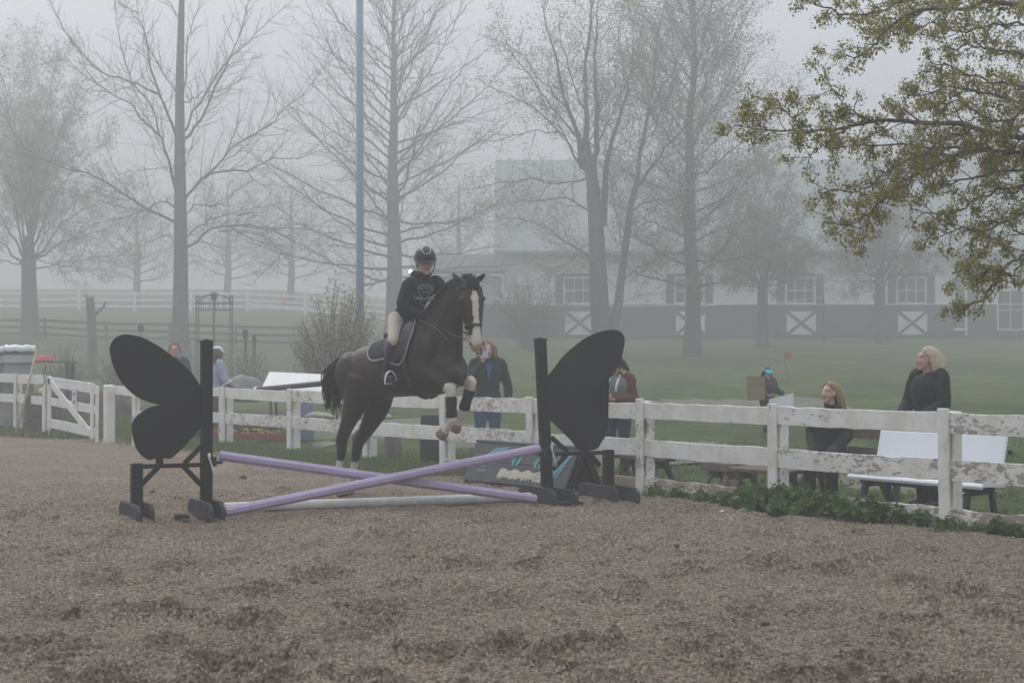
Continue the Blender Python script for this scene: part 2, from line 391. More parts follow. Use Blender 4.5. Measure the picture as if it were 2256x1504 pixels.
# loose gravel and crumbs of sand on it: tiny solid lumps, thinning out with distance
rs = np.random.RandomState(77); M = 84000
Yg = 7.6 * (22 / 7.6) ** rs.rand(M); Xg = (rs.rand(M) * 2 - 1) * Yg * .345; ok = arena_out(Xg, Yg) < -.15; Xg, Yg = Xg[ok], Yg[ok]; M = len(Xg)
Zg = arena_z(Xg.copy(), Yg.copy()); sg = (.0028 + .0066 * rs.rand(M) ** 2.6) * (.75 + Yg / 22)
oc = np.array([[1, 0, 0], [-1, 0, 0], [0, 1, 0], [0, -1, 0], [0, 0, 1], [0, 0, -1]], float); oc = oc[:5]; oc[:4, 2] -= .55; of = np.array([[0, 2, 4], [2, 1, 4], [1, 3, 4], [3, 0, 4]])
an = rs.rand(M) * 6.28; vs = oc[None] * sg[:, None, None] * (.6 + .8 * rs.rand(M, 5, 1)); vs = np.stack([vs[..., 0] * np.cos(an)[:, None] - vs[..., 1] * np.sin(an)[:, None], vs[..., 0] * np.sin(an)[:, None] + vs[..., 1] * np.cos(an)[:, None], vs[..., 2]], -1)
vs += np.stack([Xg, Yg, Zg + sg * .45], -1)[:, None, :]
m_grit = bpy.data.materials.new('grit'); m_grit.use_nodes = True; t = m_grit.node_tree; b = t.nodes['Principled BSDF']; b.inputs['Roughness'].default_value = .9; b.inputs['Specular IOR Level'].default_value = .15
gi = N(t, 'ShaderNodeNewGeometry'); cr = N(t, 'ShaderNodeValToRGB'); e = cr.color_ramp.elements; e[0].position = 0; e[0].color = (.125, .104, .085, 1); e[1].position = 1; e[1].color = (.315, .272, .225, 1); e2 = e.new(.55); e2.color = (.225, .190, .158, 1)
t.links.new(gi.outputs['Random Per Island'], cr.inputs[0]); t.links.new(cr.outputs[0], b.inputs['Base Color'])
tag(link('gravel', np_mesh('gravel', vs.reshape(-1, 3), None, (of[None] + np.arange(M)[:, None, None] * 5).reshape(-1, 3)), m_grit), 'loose grit and crumbs of sand lying on the arena', None, kind='stuff')

# bare track crossing the bank behind the fence, and a strip of bare earth left of it
m_dirt = mat('bare_track', (.14, .125, .105), .95, scale=2.2, col2=(.085, .105, .06), thresh=(.3, .6), bump=.6, bscale=30)
def track(name, pts, w, label):
    C = spline(pts, 60); T = np.gradient(C, axis=0); Nn = np.stack([-T[:, 1], T[:, 0]], 1); Nn /= np.linalg.norm(Nn, axis=1, keepdims=True)
    vs = []; k = 9
    for i in range(60):
        ww = w * (1 + .25 * math.sin(i * .9) + .15 * math.sin(i * 2.3))
        for j in range(k):
            q = C[i] + Nn[i] * ww * (j / (k - 1) - .5); e = abs(j / (k - 1) - .5) * 2
            vs.append((q[0], q[1], tz(*q) + .035 - .075 * e ** 3))
    qd = [(i * k + j, i * k + j + 1, (i + 1) * k + j + 1, (i + 1) * k + j) for i in range(59) for j in range(k - 1)]
    tag(link(name, np_mesh(name, vs, qd, smooth=True), m_dirt), kind='structure', label=label)
track('path', [(1.0, 33), (3.5, 34), (5.0, 35), (7, 35.5)], 3.4, 'bare earth track across the grass bank')
track('path', [(5.6, 19.2), (4.9, 20.3), (4.3, 22), (3.6, 24.5), (3.0, 27)], 1.3, 'worn footpath behind the benches')
track('path', [(-9.5, 37.5), (-6, 35.5), (-2.5, 31), (-.2, 27.5), (1.5, 24.6), (2.6, 23.2)], 2.6, 'worn gravelly strip of ground behind the fence')

# the fog itself
hz = MB().box((0, 112, 13.585), (340, 290, 30.03)).build('haze', None)
m_haze = bpy.data.materials.new('haze'); m_haze.use_nodes = True; t = m_haze.node_tree; t.nodes.clear()
ho = N(t, 'ShaderNodeOutputMaterial'); pv = N(t, 'ShaderNodeVolumePrincipled')
pv.inputs['Density'].default_value = .0082; pv.inputs['Color'].default_value = (.64, .64, .638, 1); pv.inputs['Anisotropy'].default_value = .38
t.links.new(pv.outputs[0], ho.inputs['Volume']); hz.data.materials.append(m_haze); m_haze.cycles.homogeneous_volume = True
tag(hz, kind='stuff', label='even pale morning fog filling the whole place')
# ------------------------------------------------------------------ barn
m_bwhite = mat('barn_white', (.78, .79, .80), .6, .12, 1.5, bump=.1)
m_bgreen = mat('barn_green', (.045, .088, .070), .6, .25, 2.)
m_broof = mat('barn_roof', (.28, .31, .30), .5, .25, .6)
m_pane = mat('window_pane', (.05, .06, .065), .12, spec=.6)
m_bwood = mat('dark_trim', (.07, .075, .07), .7)
BY = 62.0 * KF
def bx(px, Y=BY): return (px - 1128) / FPX * Y
def bz(py, Y=BY): return at(1128, py, Y)[2]
Z0 = bz(748); ZW = bz(670); ZE = bz(552); ZR = bz(352, BY + 8)
XL, XR = bx(1108), bx(2700)
barn = thing('barn', 'long stable barn with white upper walls, green wainscot and a big pale roof', 'barn', ((XL + XR) / 2, BY, Z0))
MB().box(((XL + XR) / 2, BY + 6, (ZW + ZE) / 2), (XR - XL, 12, ZE - ZW)).build('wall', m_bwhite, barn)
# vertical battens on the white wall
mb = MB()
for x in np.arange(XL + .2, XR, .6): mb.box((x, BY - .012, (ZW + ZE) / 2), (.04, .022, ZE - ZW - .02))
tag(mb.build('batten', m_bwhite, barn), kind='stuff')
MB().box(((XL + XR) / 2, BY + 6, (Z0 - 1 + ZW) / 2), (XR - XL + .06, 12.06, ZW - Z0 + 1)).build('wainscot', m_bgreen, barn)
MB().box(((XL + XR) / 2, BY - .07, ZW), (XR - XL + .1, .08, .07)).build('sill_band', m_bwhite, barn)
rp = [(BY - 1.1, ZE - .25), (BY - 1.1, ZE - .07), (BY + 8, ZR), (BY + 17, ZE - .07), (BY + 17, ZE - .25), (BY + 8, ZR - .2)]
roof = MB().prism(rp, ((XL + XR) / 2, 0, 0), (0, 1, 0), (0, 0, 1), (1, 0, 0), XR - XL + 1.2).build('roof', m_broof, barn)
mb = MB()
sl = unit(np.array([0, 9.1, ZR - ZE + .07]))
for x in np.arange(XL - .4, XR + .5, .9):
    mb.beam((x, BY - 1.1, ZE - .05), (x, BY + 8, ZR + .02), .05, .05, up=(0, -sl[2], sl[1]))
tag(mb.build('roof_seam', m_broof, roof), kind='stuff')
def barn_window(pc, w=62, y0=612, y1=668, green=True):
    x = bx(pc); ww = bx(pc + w) - bx(pc); za, zb = bz(y1), bz(y0)
    pn = MB().box((x, BY - .01, (za + zb) / 2), (ww, .05, zb - za)).build('window', m_pane, barn)
    mb = MB()
    for (xx, zz, sx_, sz_) in ((x, za, ww + .12, .09), (x, zb, ww + .12, .09), (x - ww / 2, (za + zb) / 2, .09, zb - za), (x + ww / 2, (za + zb) / 2, .09, zb - za)):
        mb.box((xx, BY - .05 - .004 * (sx_ > 1), zz), (sx_, .07, sz_))
    mb.build('frame', m_bwhite, pn)
    for (fx, sx_, sz_) in ((-.167, .05, zb - za - .1), (.167, .05, zb - za - .1)):
        MB().box((x + fx * ww, BY - .045, (za + zb) / 2), (sx_, .04, sz_)).build('sash_bar', m_bwhite, pn)
    MB().box((x, BY - .048, (za + zb) / 2), (ww - .1, .05, .06)).build('sash_bar', m_bwhite, pn)
    if green:
        for s_ in (-1, 1):
            MB().box((x + s_ * (ww / 2 + .36), BY - .06, (za + zb) / 2 + .08), (.52, .06, zb - za + .38)).build('shutter', m_bgreen, barn)
        MB().box((x, BY - .062, zb + .17), (ww + .14, .06, .24)).build('header', m_bgreen, barn)
    return x, ww
def barn_panel(pc, w=64, y0=686, y1=737):
    x = bx(pc); ww = bx(pc + w) - bx(pc); za, zb = bz(y1), bz(y0)
    pn = MB().box((x, BY - .06, (za + zb) / 2), (ww, .05, zb - za)).build('stall_panel', m_bwhite, barn)
    MB().beam((x - ww / 2 + .04, BY - .11, za + .03), (x + ww / 2 - .04, BY - .11, zb - .03), .04, .19, up=(0, 0, 1)).build('cross_brace', m_bgreen, pn)
    MB().beam((x - ww / 2 + .04, BY - .125, zb - .03), (x + ww / 2 - .04, BY - .125, za + .03), .04, .19, up=(0, 0, 1)).build('cross_brace', m_bgreen, pn)
for pc in (1275, 1519, 1763, 2008): barn_window(pc); barn_panel(pc + 2)
for pc in (2450, 2650): barn_window(pc); barn_panel(pc + 2)
# tack-room door bay at the right: dark boards, a lower window
MB().box((bx(2130), BY - .1, (Z0 + ZE) / 2 - .3), (1.5, .1, ZE - Z0 - .8)).build('door', m_bgreen, barn)
MB().box((bx(2127), BY - .17, (Z0 + ZE) / 2), (.12, .1, ZE - Z0 - .5)).build('porch_post', m_bwhite, barn)
barn_window(2240, 84, 640, 726, False)
MB().box((bx(2112), BY - .35, bz(726)), (.95, .3, .16), ch=.03).build('planter', m_bwhite, barn)
# low lean-to on the left end
lt = thing('shed', 'low dark-roofed lean-to shed at the left end of the barn', 'shed', (bx(1010), BY, Z0))
XA, XB = bx(915), XL - .1
MB().box(((XA + XB) / 2, BY + 3.5, (ZW + bz(606)) / 2), (XB - XA, 6, bz(606) - ZW)).build('wall', m_bwhite, lt)
MB().box(((XA + XB) / 2, BY + 3.5, (Z0 - 1 + ZW) / 2), (XB - XA + .05, 6.06, ZW - Z0 + 1)).build('wainscot', m_bgreen, lt)
MB().prism([(BY - .9, bz(606)), (BY - .9, bz(598)), (BY + 7, bz(560, BY + 7)), (BY + 7, bz(566, BY + 7))], ((XA + XB) / 2, 0, 0), (0, 1, 0), (0, 0, 1), (1, 0, 0), XB - XA + .4).build('roof', m_bwood, lt)
# lit lamp on the lean-to's corner
m_lamp = bpy.data.materials.new('lamp_glow'); m_lamp.use_nodes = True
e = m_lamp.node_tree.nodes['Principled BSDF']; e.inputs['Emission Color'].default_value = (1, .98, .95, 1); e.inputs['Emission Strength'].default_value = 14
lp = at(905, 598, 58.5 * KF)
lm = thing('floodlight', 'small lit white floodlight glowing behind the rider\'s shoulder', 'lamp', (lp[0], lp[1], tz(lp[0], lp[1])))
MB().ball(lp, (.12, .07, .09)).build('bulb', m_lamp, lm, True)
MB().tube([lp + V((0, .12, -.05)), lp + V((0, .14, 0))], .11, 10).build('housing', m_bwood, lm)
MB().tube([(lp[0], lp[1] + .2, tz(lp[0], lp[1] + .2) - .2), (lp[0], lp[1] + .2, lp[2] + .1)], .05, 8).build('pole', m_bwood, lm)
# ------------------------------------------------------------------ trees
rng = np.random.RandomState(11)
m_bark = mat('bark', (.135, .125, .115), .9, .45, 6, bump=.8, bscale=25, stretch=(1, 1, .25))
m_twig = mat('twig_bark', (.115, .105, .097), .9, .3, 5)
def leaf_mat(name, a, b_):
    m = bpy.data.materials.new(name); m.use_nodes = True; t = m.node_tree; p = t.nodes['Principled BSDF']
    p.inputs['Roughness'].default_value = .6; p.inputs['Specular IOR Level'].default_value = .2
    geo = N(t, 'ShaderNodeNewGeometry'); cr = N(t, 'ShaderNodeValToRGB')
    cr.color_ramp.elements[0].color = (*a, 1); cr.color_ramp.elements[1].color = (*b_, 1)
    t.links.new(geo.outputs['Random Per Island'], cr.inputs[0]); t.links.new(cr.outputs[0], p.inputs['Base Color'])
    tr = N(t, 'ShaderNodeBsdfTranslucent'); t.links.new(cr.outputs[0], tr.inputs['Color'])
    ms = N(t, 'ShaderNodeMixShader'); ms.inputs[0].default_value = .42
    o = t.nodes['Material Output']; t.links.new(p.outputs[0], ms.inputs[1]); t.links.new(tr.outputs[0], ms.inputs[2]); t.links.new(ms.outputs[0], o.inputs['Surface'])
    return m
m_leaf_buff = leaf_mat('leaf_buff', (.26, .24, .18), (.38, .35, .28))
m_leaf_green = leaf_mat('leaf_new_green', (.20, .235, .14), (.30, .33, .20))
m_leaf_olive = leaf_mat('leaf_olive', (.15, .155, .105), (.23, .225, .155))
m_leaf_redbud = leaf_mat('leaf_redbud', (.17, .15, .125), (.25, .215, .18))
m_leaf_maple = leaf_mat('leaf_maple', (.165, .155, .05), (.34, .315, .115))
m_leaf_weed = leaf_mat('leaf_weed', (.05, .09, .03), (.13, .19, .065))
m_grassblade = leaf_mat('grass_blade', (.065, .10, .038), (.135, .18, .065))

def resample(P, k):
    P = np.asarray(P, float); d = np.concatenate([[0], np.cumsum(np.linalg.norm(np.diff(P[:, :3], axis=0), axis=1))]); s = np.linspace(0, d[-1], k)
    return np.stack([np.interp(s, d, P[:, c]) for c in range(P.shape[1])], 1)
def tubes_np(P, r, n):
    """P (M,k,3), r (M,k) -> verts, quads"""
    M, k, _ = P.shape
    T = np.gradient(P, axis=1); T /= np.maximum(np.linalg.norm(T, axis=2, keepdims=True), 1e-9)
    ref = np.where(np.abs(T[:, :1, 2:3]) > .85, np.array([[[1., .2, 0]]]), np.array([[[0., .15, 1.]]])) * np.ones((M, k, 1))
    x = np.cross(T, ref); x /= np.maximum(np.linalg.norm(x, axis=2, keepdims=True), 1e-9); y = np.cross(x, T)
    a = np.arange(n) * 2 * np.pi / n
    vs = P[:, :, None, :] + r[:, :, None, None] * (np.cos(a)[None, None, :, None] * x[:, :, None, :] + np.sin(a)[None, None, :, None] * y[:, :, None, :])
    i = np.arange(M * k * n).reshape(M, k, n); j = np.roll(i, -1, axis=2)
    q = np.stack([i[:, :-1], j[:, :-1], j[:, 1:], i[:, 1:]], -1).reshape(-1, 4)
    return vs.reshape(-1, 3), q
class Acc:
    def __init__(s): s.v = []; s.q = []; s.n = 0
    def add(s, v, q): s.v.append(v); s.q.append(q + s.n); s.n += len(v)
    def mesh(s, name, smooth=True): return np_mesh(name, np.concatenate(s.v), np.concatenate(s.q), smooth=smooth)

def children(P, r, spacing, lenf, ang, up, k, rr, t0=.12, minlen=.15, jit=.12, grav=0., rmin=.004, flatten=0.):
    """side shoots of the polylines P (M,k0,3) with radii r: returns polylines (N,k,3), radii (N,k)"""
    outP, outR = [], []
    for p, rad in zip(P, r):
        seg = np.linalg.norm(np.diff(p, axis=0), axis=1); L = seg.sum()
        m = max(1, int(L * (1 - t0) / spacing))
        ts = t0 + (1 - t0) * (np.arange(m) + rng.rand(m)) / m
        d = np.concatenate([[0], np.cumsum(seg)]) / L
        az = rng.rand() * 6.28
        for tt in ts:
            az += 2.4 + rng.randn() * .5
            i = min(np.searchsorted(d, tt, 'right') - 1, len(p) - 2); f = (tt - d[i]) / max(d[i + 1] - d[i], 1e-9)
            q = p[i] + (p[i + 1] - p[i]) * f; T = unit(p[i + 1] - p[i]); r_here = rad[i] + (rad[i + 1] - rad[i]) * f
            a = unit(np.cross(T, [0.1, .2, 1.])); b_ = np.cross(a, T)
            A = ang * (.75 + .5 * rng.rand())
            D = T * math.cos(A) + (a * math.cos(az) + b_ * math.sin(az)) * math.sin(A)
            D[2] *= (1 - flatten); D = unit(D)
            l = max(minlen, L * lenf * (1.05 - .75 * tt) * (.55 + .7 * rng.rand()))
            st = l / (k - 1); pts = [q]; dd = D.copy()
            for s_ in range(k - 1):
                dd = unit(dd + V((0, 0, up)) / (k - 1) - V((0, 0, grav)) * s_ / (k - 1) + rng.randn(3) * jit); pts.append(pts[-1] + dd * st)
            r1 = min(r_here * .75, rr * (.5 + .5 * l / max(L * lenf, .01))); r1 = max(r1, rmin)
            outP.append(pts); outR.append(np.linspace(r1, max(r1 * .35, rmin * .8), k))
    if not outP: return np.zeros((0, k, 3)), np.zeros((0, k))
    return np.array(outP), np.array(outR)

def leaves_np(C, size, spread, rng_, droop=.2):
    """one quad (kite) per centre"""
    M = len(C); C = C + rng_.randn(M, 3) * spread
    d = rng_.randn(M, 3); d[:, 2] -= droop * 2; d /= np.linalg.norm(d, axis=1, keepdims=True)
    w = np.cross(d, rng_.randn(M, 3)); w /= np.linalg.norm(w, axis=1, keepdims=True)
    s = (size * (.6 + .8 * rng_.rand(M)))[:, None]
    nrm = np.cross(d, w)
    vs = np.stack([C - d * s * .5, C + w * s * .36 + nrm * s * .08, C + d * s * .5, C - w * s * .36 + nrm * s * .08], 1).reshape(-1, 3)
    return vs, np.arange(M * 4).reshape(M, 4)

def make_tree(name, label, trunk, limbs, mats, k2=None, k3=None, leaf=None, cat='tree', group=None, limb_name='limb', n_tr=14, leaf_name='foliage'):
    """trunk: (pts, radii); limbs: list of (pts, r0, r1); k2/k3: child settings; leaf: (count per twig, size, spread, material)"""
    tp, tr = trunk
    root = thing(name, label, cat, tp[0], group)
    if group is None: pass
    tr = [x * KF for x in tr]; limbs = [(p_, a_ * KF * (.62 if a_ < .12 else .9), b__ * .9) for p_, a_, b__ in limbs]
    tp2 = spline(np.column_stack([tp, tr]), 22); tp2[1:-1, :2] += rng.randn(20, 2) * .012
    tp2[0, 3] *= 1.35; tp2[1, 3] *= 1.1
    v, q = tubes_np(tp2[None, :, :3], tp2[None, :, 3], n_tr)
    link('trunk', np_mesh('trunk', v, q, smooth=True), mats[0], root)
    LC = []; LS = Acc()
    for (pts, r0, r1) in limbs:
        acc = Acc(); P = spline(pts, 16); P[1:-1] += rng.randn(14, 3) * .05
        L = np.linalg.norm(np.diff(P, axis=0), axis=1).sum()
        rad = r1 + (r0 - r1) * (1 - np.linspace(0, 1, 16)) ** 1.25; rad[0] *= 1.3
        acc.add(*tubes_np(P[None], rad[None], 7))
        if k2:
            P2, R2 = children(P[None], rad[None], **k2); acc.add(*tubes_np(P2, R2, 5))
            tw = P2
            if k3:
                P3, R3 = children(np.concatenate([P2, resample(P, P2.shape[1])[None]]), np.concatenate([R2, np.linspace(r0, r1, P2.shape[1])[None]]), **k3)
                acc.add(*tubes_np(P3, R3, 3)); tw = P3
            if leaf:
                cnt, size, spread, lm = leaf
                ends = tw[:, tw.shape[1] // 2:, :].reshape(-1, 3)
                nl = int(len(tw) * cnt / 6) + 1; sel = rng.randint(0, len(ends), nl); cc_ = ends[sel] + rng.randn(nl, 3) * spread * .8
                LC.append(np.repeat(cc_, 8, 0) + rng.randn(nl * 8, 3) * spread * .55)
        link(limb_name, acc.mesh('limb'), mats[1], root)
    if leaf and LC:
        C = np.concatenate(LC); v, q = leaves_np(C, leaf[1], .02, rng)
        link(leaf_name, np_mesh('foliage', v, q), leaf[3], root)
    return root

def pxlimb(pts, Y, wander, o=(0, 0), s=1.0, sgn=None):
    """a limb drawn in photo pixels on a tree standing at depth Y: it also leans towards or away from the viewer"""
    P = np.array([(o[0] + a * s, o[1] + b_ * s) for a, b_ in pts], float)
    d = np.concatenate([[0], np.cumsum(np.linalg.norm(np.diff(P, axis=0), axis=1))]) * Y / FPX
    w = wander * (rng.rand() * 2 - 1) if sgn is None else wander * sgn
    return np.array([at(p[0], p[1], Y + w * dd) for p, dd in zip(P, d)])

# -- 1. the tall bare tree on the left
Y1 = 46.0 * KF; o1, s1 = (0, 0), .5053
base = at(397, 790, Y1); base[2] = tz(base[0], base[1]) - .1
tr_pts = [base] + [at(a, b_, Y1) for a, b_ in ((397, 690), (398, 560), (397, 420), (396, 280), (397, 150), (400, 0), (402, -70), (404, -140))]
tr_rad = [.30, .235, .205, .175, .145, .115, .085, .05, .02]
Lm = [([(760, 970), (640, 920), (560, 860), (450, 790), (330, 740), (220, 710), (130, 660), (60, 580), (0, 480), (-60, 400)], .075),
      ([(755, 905), (730, 880), (680, 885), (620, 920), (540, 945), (440, 970), (360, 1010), (290, 1050)], .045),
      ([(760, 1045), (720, 1025), (670, 1045), (620, 1090), (590, 1150)], .03),
      ([(765, 830), (740, 720), (715, 640), (690, 580), (620, 520), (560, 450), (480, 400), (380, 340), (320, 290), (270, 260), (120, 300)], .085),
      ([(695, 590), (680, 520), (650, 450), (610, 390), (570, 340), (535, 240), (520, 150), (505, 60), (500, -60)], .04),
      ([(762, 580), (730, 490), (690, 400), (650, 270), (630, 150), (605, 60), (600, -90)], .085),
      ([(690, 410), (600, 370), (510, 340), (430, 310), (360, 240), (290, 150), (240, 60), (215, -40)], .05),
      ([(775, 420), (740, 370), (700, 300), (650, 200), (620, 110), (560, 50), (520, -40)], .04),
      ([(600, 60), (520, 10), (430, -60)], .03),
      ([(815, 1085), (870, 1040), (920, 1000), (1000, 985), (1100, 980), (1190, 1000), (1300, 995), (1450, 1010), (1570, 1020)], .075),
      ([(810, 1040), (850, 1000), (900, 970), (980, 940), (1080, 925), (1150, 900), (1260, 880)], .045),
      ([(812, 935), (850, 890), (920, 895), (980, 885), (1040, 830), (1100, 790), (1160, 770)], .04),
      ([(812, 860), (860, 800), (920, 765), (1000, 740), (1090, 740), (1190, 690), (1300, 690), (1400, 650), (1520, 640)], .08),
      ([(890, 780), (940, 720), (1010, 650), (1100, 590), (1180, 540), (1240, 475), (1330, 400), (1420, 270), (1460, 150)], .055),
      ([(820, 600), (860, 550), (900, 480), (940, 390), (980, 290), (1010, 240), (1050, 130), (1090, 0), (1110, -80)], .08),
      ([(815, 560), (850, 470), (900, 400), (960, 300), (1015, 240), (1080, 180), (1150, 110), (1240, 30), (1320, -50)], .06),
      ([(830, 440), (880, 405), (960, 395), (1040, 360), (1070, 320), (1110, 240)], .035),
      ([(800, 380), (820, 200), (840, 110), (870, 20), (920, -80)], .045), ([(790, 110), (765, 50), (720, -30), (700, -120)], .04),
      ([(800, 760), (840, 620), (880, 540), (930, 500)], .025), ([(765, 730), (690, 735), (600, 745), (540, 765)], .025),
      ([(1190, 1000), (1300, 1060), (1380, 1100), (1450, 1160)], .03), ([(1000, 985), (1100, 1040), (1200, 1080), (1260, 1140)], .03),
      ([(960, 1010), (1080, 1010), (1220, 1090), (1120, 1220), (1080, 1240)], .025)]
K2 = dict(spacing=.38, lenf=.34, ang=.72, up=.35, k=7, rr=.022, t0=.08, minlen=.7, rmin=.009, jit=.16)
K3 = dict(spacing=.26, lenf=.38, ang=.8, up=.25, k=4, rr=.0095, t0=.10, minlen=.32, rmin=.006, jit=.16)
make_tree('bare_tree', 'tall bare tree with a straight trunk and spreading limbs, left of the blue-grey pole', (tr_pts, tr_rad),
          [(pxlimb(([(790, p[0][1] + 16)] if 740 < p[0][0] < 835 and p[0][1] > 150 else []) + p, Y1, .45, o1, s1), r, .012) for p, r in Lm], (m_bark, m_twig), K2, K3)

# -- 2. the budding tree at the left edge
Y2 = 56.0 * KF
base = at(66, 770, Y2); base[2] = tz(base[0], base[1]) - .1
tr_pts = [base] + [at(a, b_, Y2) for a, b_ in ((66, 700), (64, 620), (63, 570), (62, 520))]
lims = []
for (tx, ty, r) in ((-190, 330, .09), (-90, 190, .09), (-10, 110, .10), (60, 85, .10), (130, 110, .09), (190, 170, .09), (250, 290, .09), (300, 400, .08), (330, 480, .07), (310, 560, .06), (260, 600, .05),
                    (-170, 450, .08), (-160, 560, .06), (160, 250, .07), (80, 230, .07), (-20, 260, .07), (220, 400, .06), (190, 520, .05)):
    fy = 560 + rng.rand() * 50; mx_ = 64 + (tx - 64) * .38
    lims.append((pxlimb([(64, fy), (64 + (tx - 64) * .16, fy - (fy - ty) * .28), (mx_, fy - (fy - ty) * .58), (tx, ty)], Y2, .6), r, .012))
make_tree('budding_tree', 'broad budding tree with buff new leaves at the far left edge', (tr_pts, [.36, .30, .26, .24, .18]), lims, (m_bark, m_twig),
          dict(spacing=.34, lenf=.34, ang=.7, up=.3, k=5, rr=.02, t0=.22, minlen=.5, rmin=.009), dict(spacing=.42, lenf=.35, ang=.8, up=.2, k=3, rr=.009, minlen=.25, rmin=.006),
          leaf=(32, .09, .24, m_leaf_buff))

# -- 3. pin oak behind the rider
def whorl_tree(name, label, px, Y, ybase, ytop, r0, spans, n, mats, K2, K3, leaf=None, rise=(-.22, 1.15), seed=1, dx=0., leanx=0.):
    rs = np.random.RandomState(seed)
    base = at(px, ybase, Y); base[2] = tz(base[0], base[1]) - .1
    top = at(px + leanx, ytop, Y); H = top[2] - base[2]
    pts = [base + (top - base) * f + V((rs.randn() * .05 * (0 < f < 1), 0, 0)) for f in np.linspace(0, 1, 8)]
    rad = [r0 * (1 - .93 * f ** .9) for f in np.linspace(0, 1, 8)]
    lims = []; az = rs.rand() * 6
    for i in range(n):
        f = .16 + .80 * (i + rs.rand() * .8) / n
        az += 2.399 + rs.randn() * .25
        span = np.interp(f, [a for a, _ in spans], [b_ for _, b_ in spans]) * (.8 + .4 * rs.rand())
        e = rise[0] + (rise[1] - rise[0]) * f + rs.randn() * .1
        p = base + (top - base) * f; D = V((math.cos(az) * math.cos(e), math.sin(az) * math.cos(e), math.sin(e)))
        P = [p]
        for s_ in range(5):
            D = unit(D + V((0, 0, .10 + .06 * rs.randn())) + rs.randn(3) * .05); P.append(P[-1] + D * span / 5)
        lims.append((np.array(P), max(.022, r0 * .30 * (1 - .75 * f)), .010))
    return make_tree(name, label, (pts, rad), lims, mats, K2, K3, leaf)
whorl_tree('pin_oak', 'bare straight-trunked tree with dense level branches directly behind the rider', 868, 56.0 * KF, 770, -70, .34,
           [(.1, 5.6 * KF), (.35, 6.0 * KF), (.7, 4.9 * KF), (1, 1.5 * KF)], 74, (m_bark, m_twig), dict(K2, spacing=.40, ang=.65, lenf=.34, up=.2), dict(K3, spacing=.88, rr=.012), None, (-.28, 1.05), 3)

# -- 4. the twin-stemmed tree in front of the barn
Y4 = 44.0 * KF; o4, s4 = (1000, 0), .5188
base = at(1328, 790, Y4); base[2] = tz(base[0], base[1]) - .1
tr_pts = [base] + [pxlimb([(a, b_)], Y4, 0, o4, s4)[0] for a, b_ in ((622, 1350), (610, 1100), (598, 900), (588, 780), (574, 700), (566, 620), (562, 560))]
tr_rad = [.30, .27, .235, .20, .175, .13, .08, .03]
Lm = [([(572, 720), (545, 690), (530, 600), (480, 450), (430, 250), (390, 80), (370, -60)], .125), ([(568, 690), (562, 560), (560, 430), (570, 200), (582, 0), (585, -100)], .125), ([(588, 740), (605, 640), (610, 450), (600, 300), (605, 100), (620, -80)], .125),
      ([(628, 960), (645, 750), (660, 640), (700, 520), (740, 400), (760, 250), (770, 60)], .122), ([(530, 690), (450, 560), (330, 450), (200, 390), (90, 330)], .055),
      ([(560, 760), (430, 780), (300, 760), (150, 790), (40, 800)], .045), ([(580, 900), (480, 840), (380, 850), (250, 860), (80, 900)], .045), ([(600, 1120), (480, 1030), (380, 960), (250, 930), (50, 960)], .05),
      ([(520, 580), (400, 430), (300, 300), (220, 170), (180, 40)], .05), ([(565, 500), (500, 330), (460, 180), (440, 20)], .045), ([(480, 460), (360, 330), (270, 220), (120, 150)], .04),
      ([(605, 620), (680, 470), (720, 340), (700, 160), (720, 20)], .045), ([(440, 560), (300, 560), (170, 600), (60, 590)], .03),
      ([(596, 1000), (520, 1080), (420, 1150), (330, 1200)], .03), ([(640, 1180), (560, 1170), (470, 1150), (390, 1160)], .03),
      ([(668, 1420), (690, 1300), (715, 1180), (740, 950), (770, 800), (800, 600), (830, 450), (850, 300), (880, 100), (920, -60)], .17),
      ([(775, 790), (850, 690), (930, 600), (1000, 520), (1100, 460), (1200, 430)], .075), ([(820, 500), (900, 350), (980, 200), (1060, 60), (1120, -40)], .065), ([(755, 890), (850, 850), (950, 850), (1060, 900)], .05),
      ([(722, 1190), (780, 1140), (850, 1110), (910, 1050)], .045), ([(790, 650), (860, 520), (920, 380), (930, 220)], .05), ([(840, 380), (780, 250), (800, 100), (790, -40)], .04), ([(745, 940), (690, 800), (660, 720)], .03),
      ([(870, 680), (940, 740), (1040, 770), (1120, 800)], .035), ([(735, 1000), (830, 1000), (930, 1010)], .03)]
make_tree('twin_stem_tree', 'twin-stemmed tree with thin pale green new leaves in front of the barn', (tr_pts, tr_rad),
          [(pxlimb(p, Y4, .5, o4, s4), r, .012) for p, r in Lm], (m_bark, m_twig), dict(K2, spacing=.40, lenf=.34), dict(K3, spacing=.42), leaf=(20, .08, .24, m_leaf_green))

# -- 5. the straight tree right of it
whorl_tree('leafing_tree', 'straight tree coming into olive leaf in front of the second barn window from the left', 1524, 45.0 * KF, 775, -110, .25,
           [(.1, 2.6 * KF), (.3, 3.5 * KF), (.6, 4.0 * KF), (1, 1.6 * KF)], 54, (m_bark, m_twig), dict(K2, spacing=.42, ang=.6, lenf=.34, up=.3), dict(K3, spacing=.48), (26, .085, .30, m_leaf_olive), (-.15, 1.25), 8)

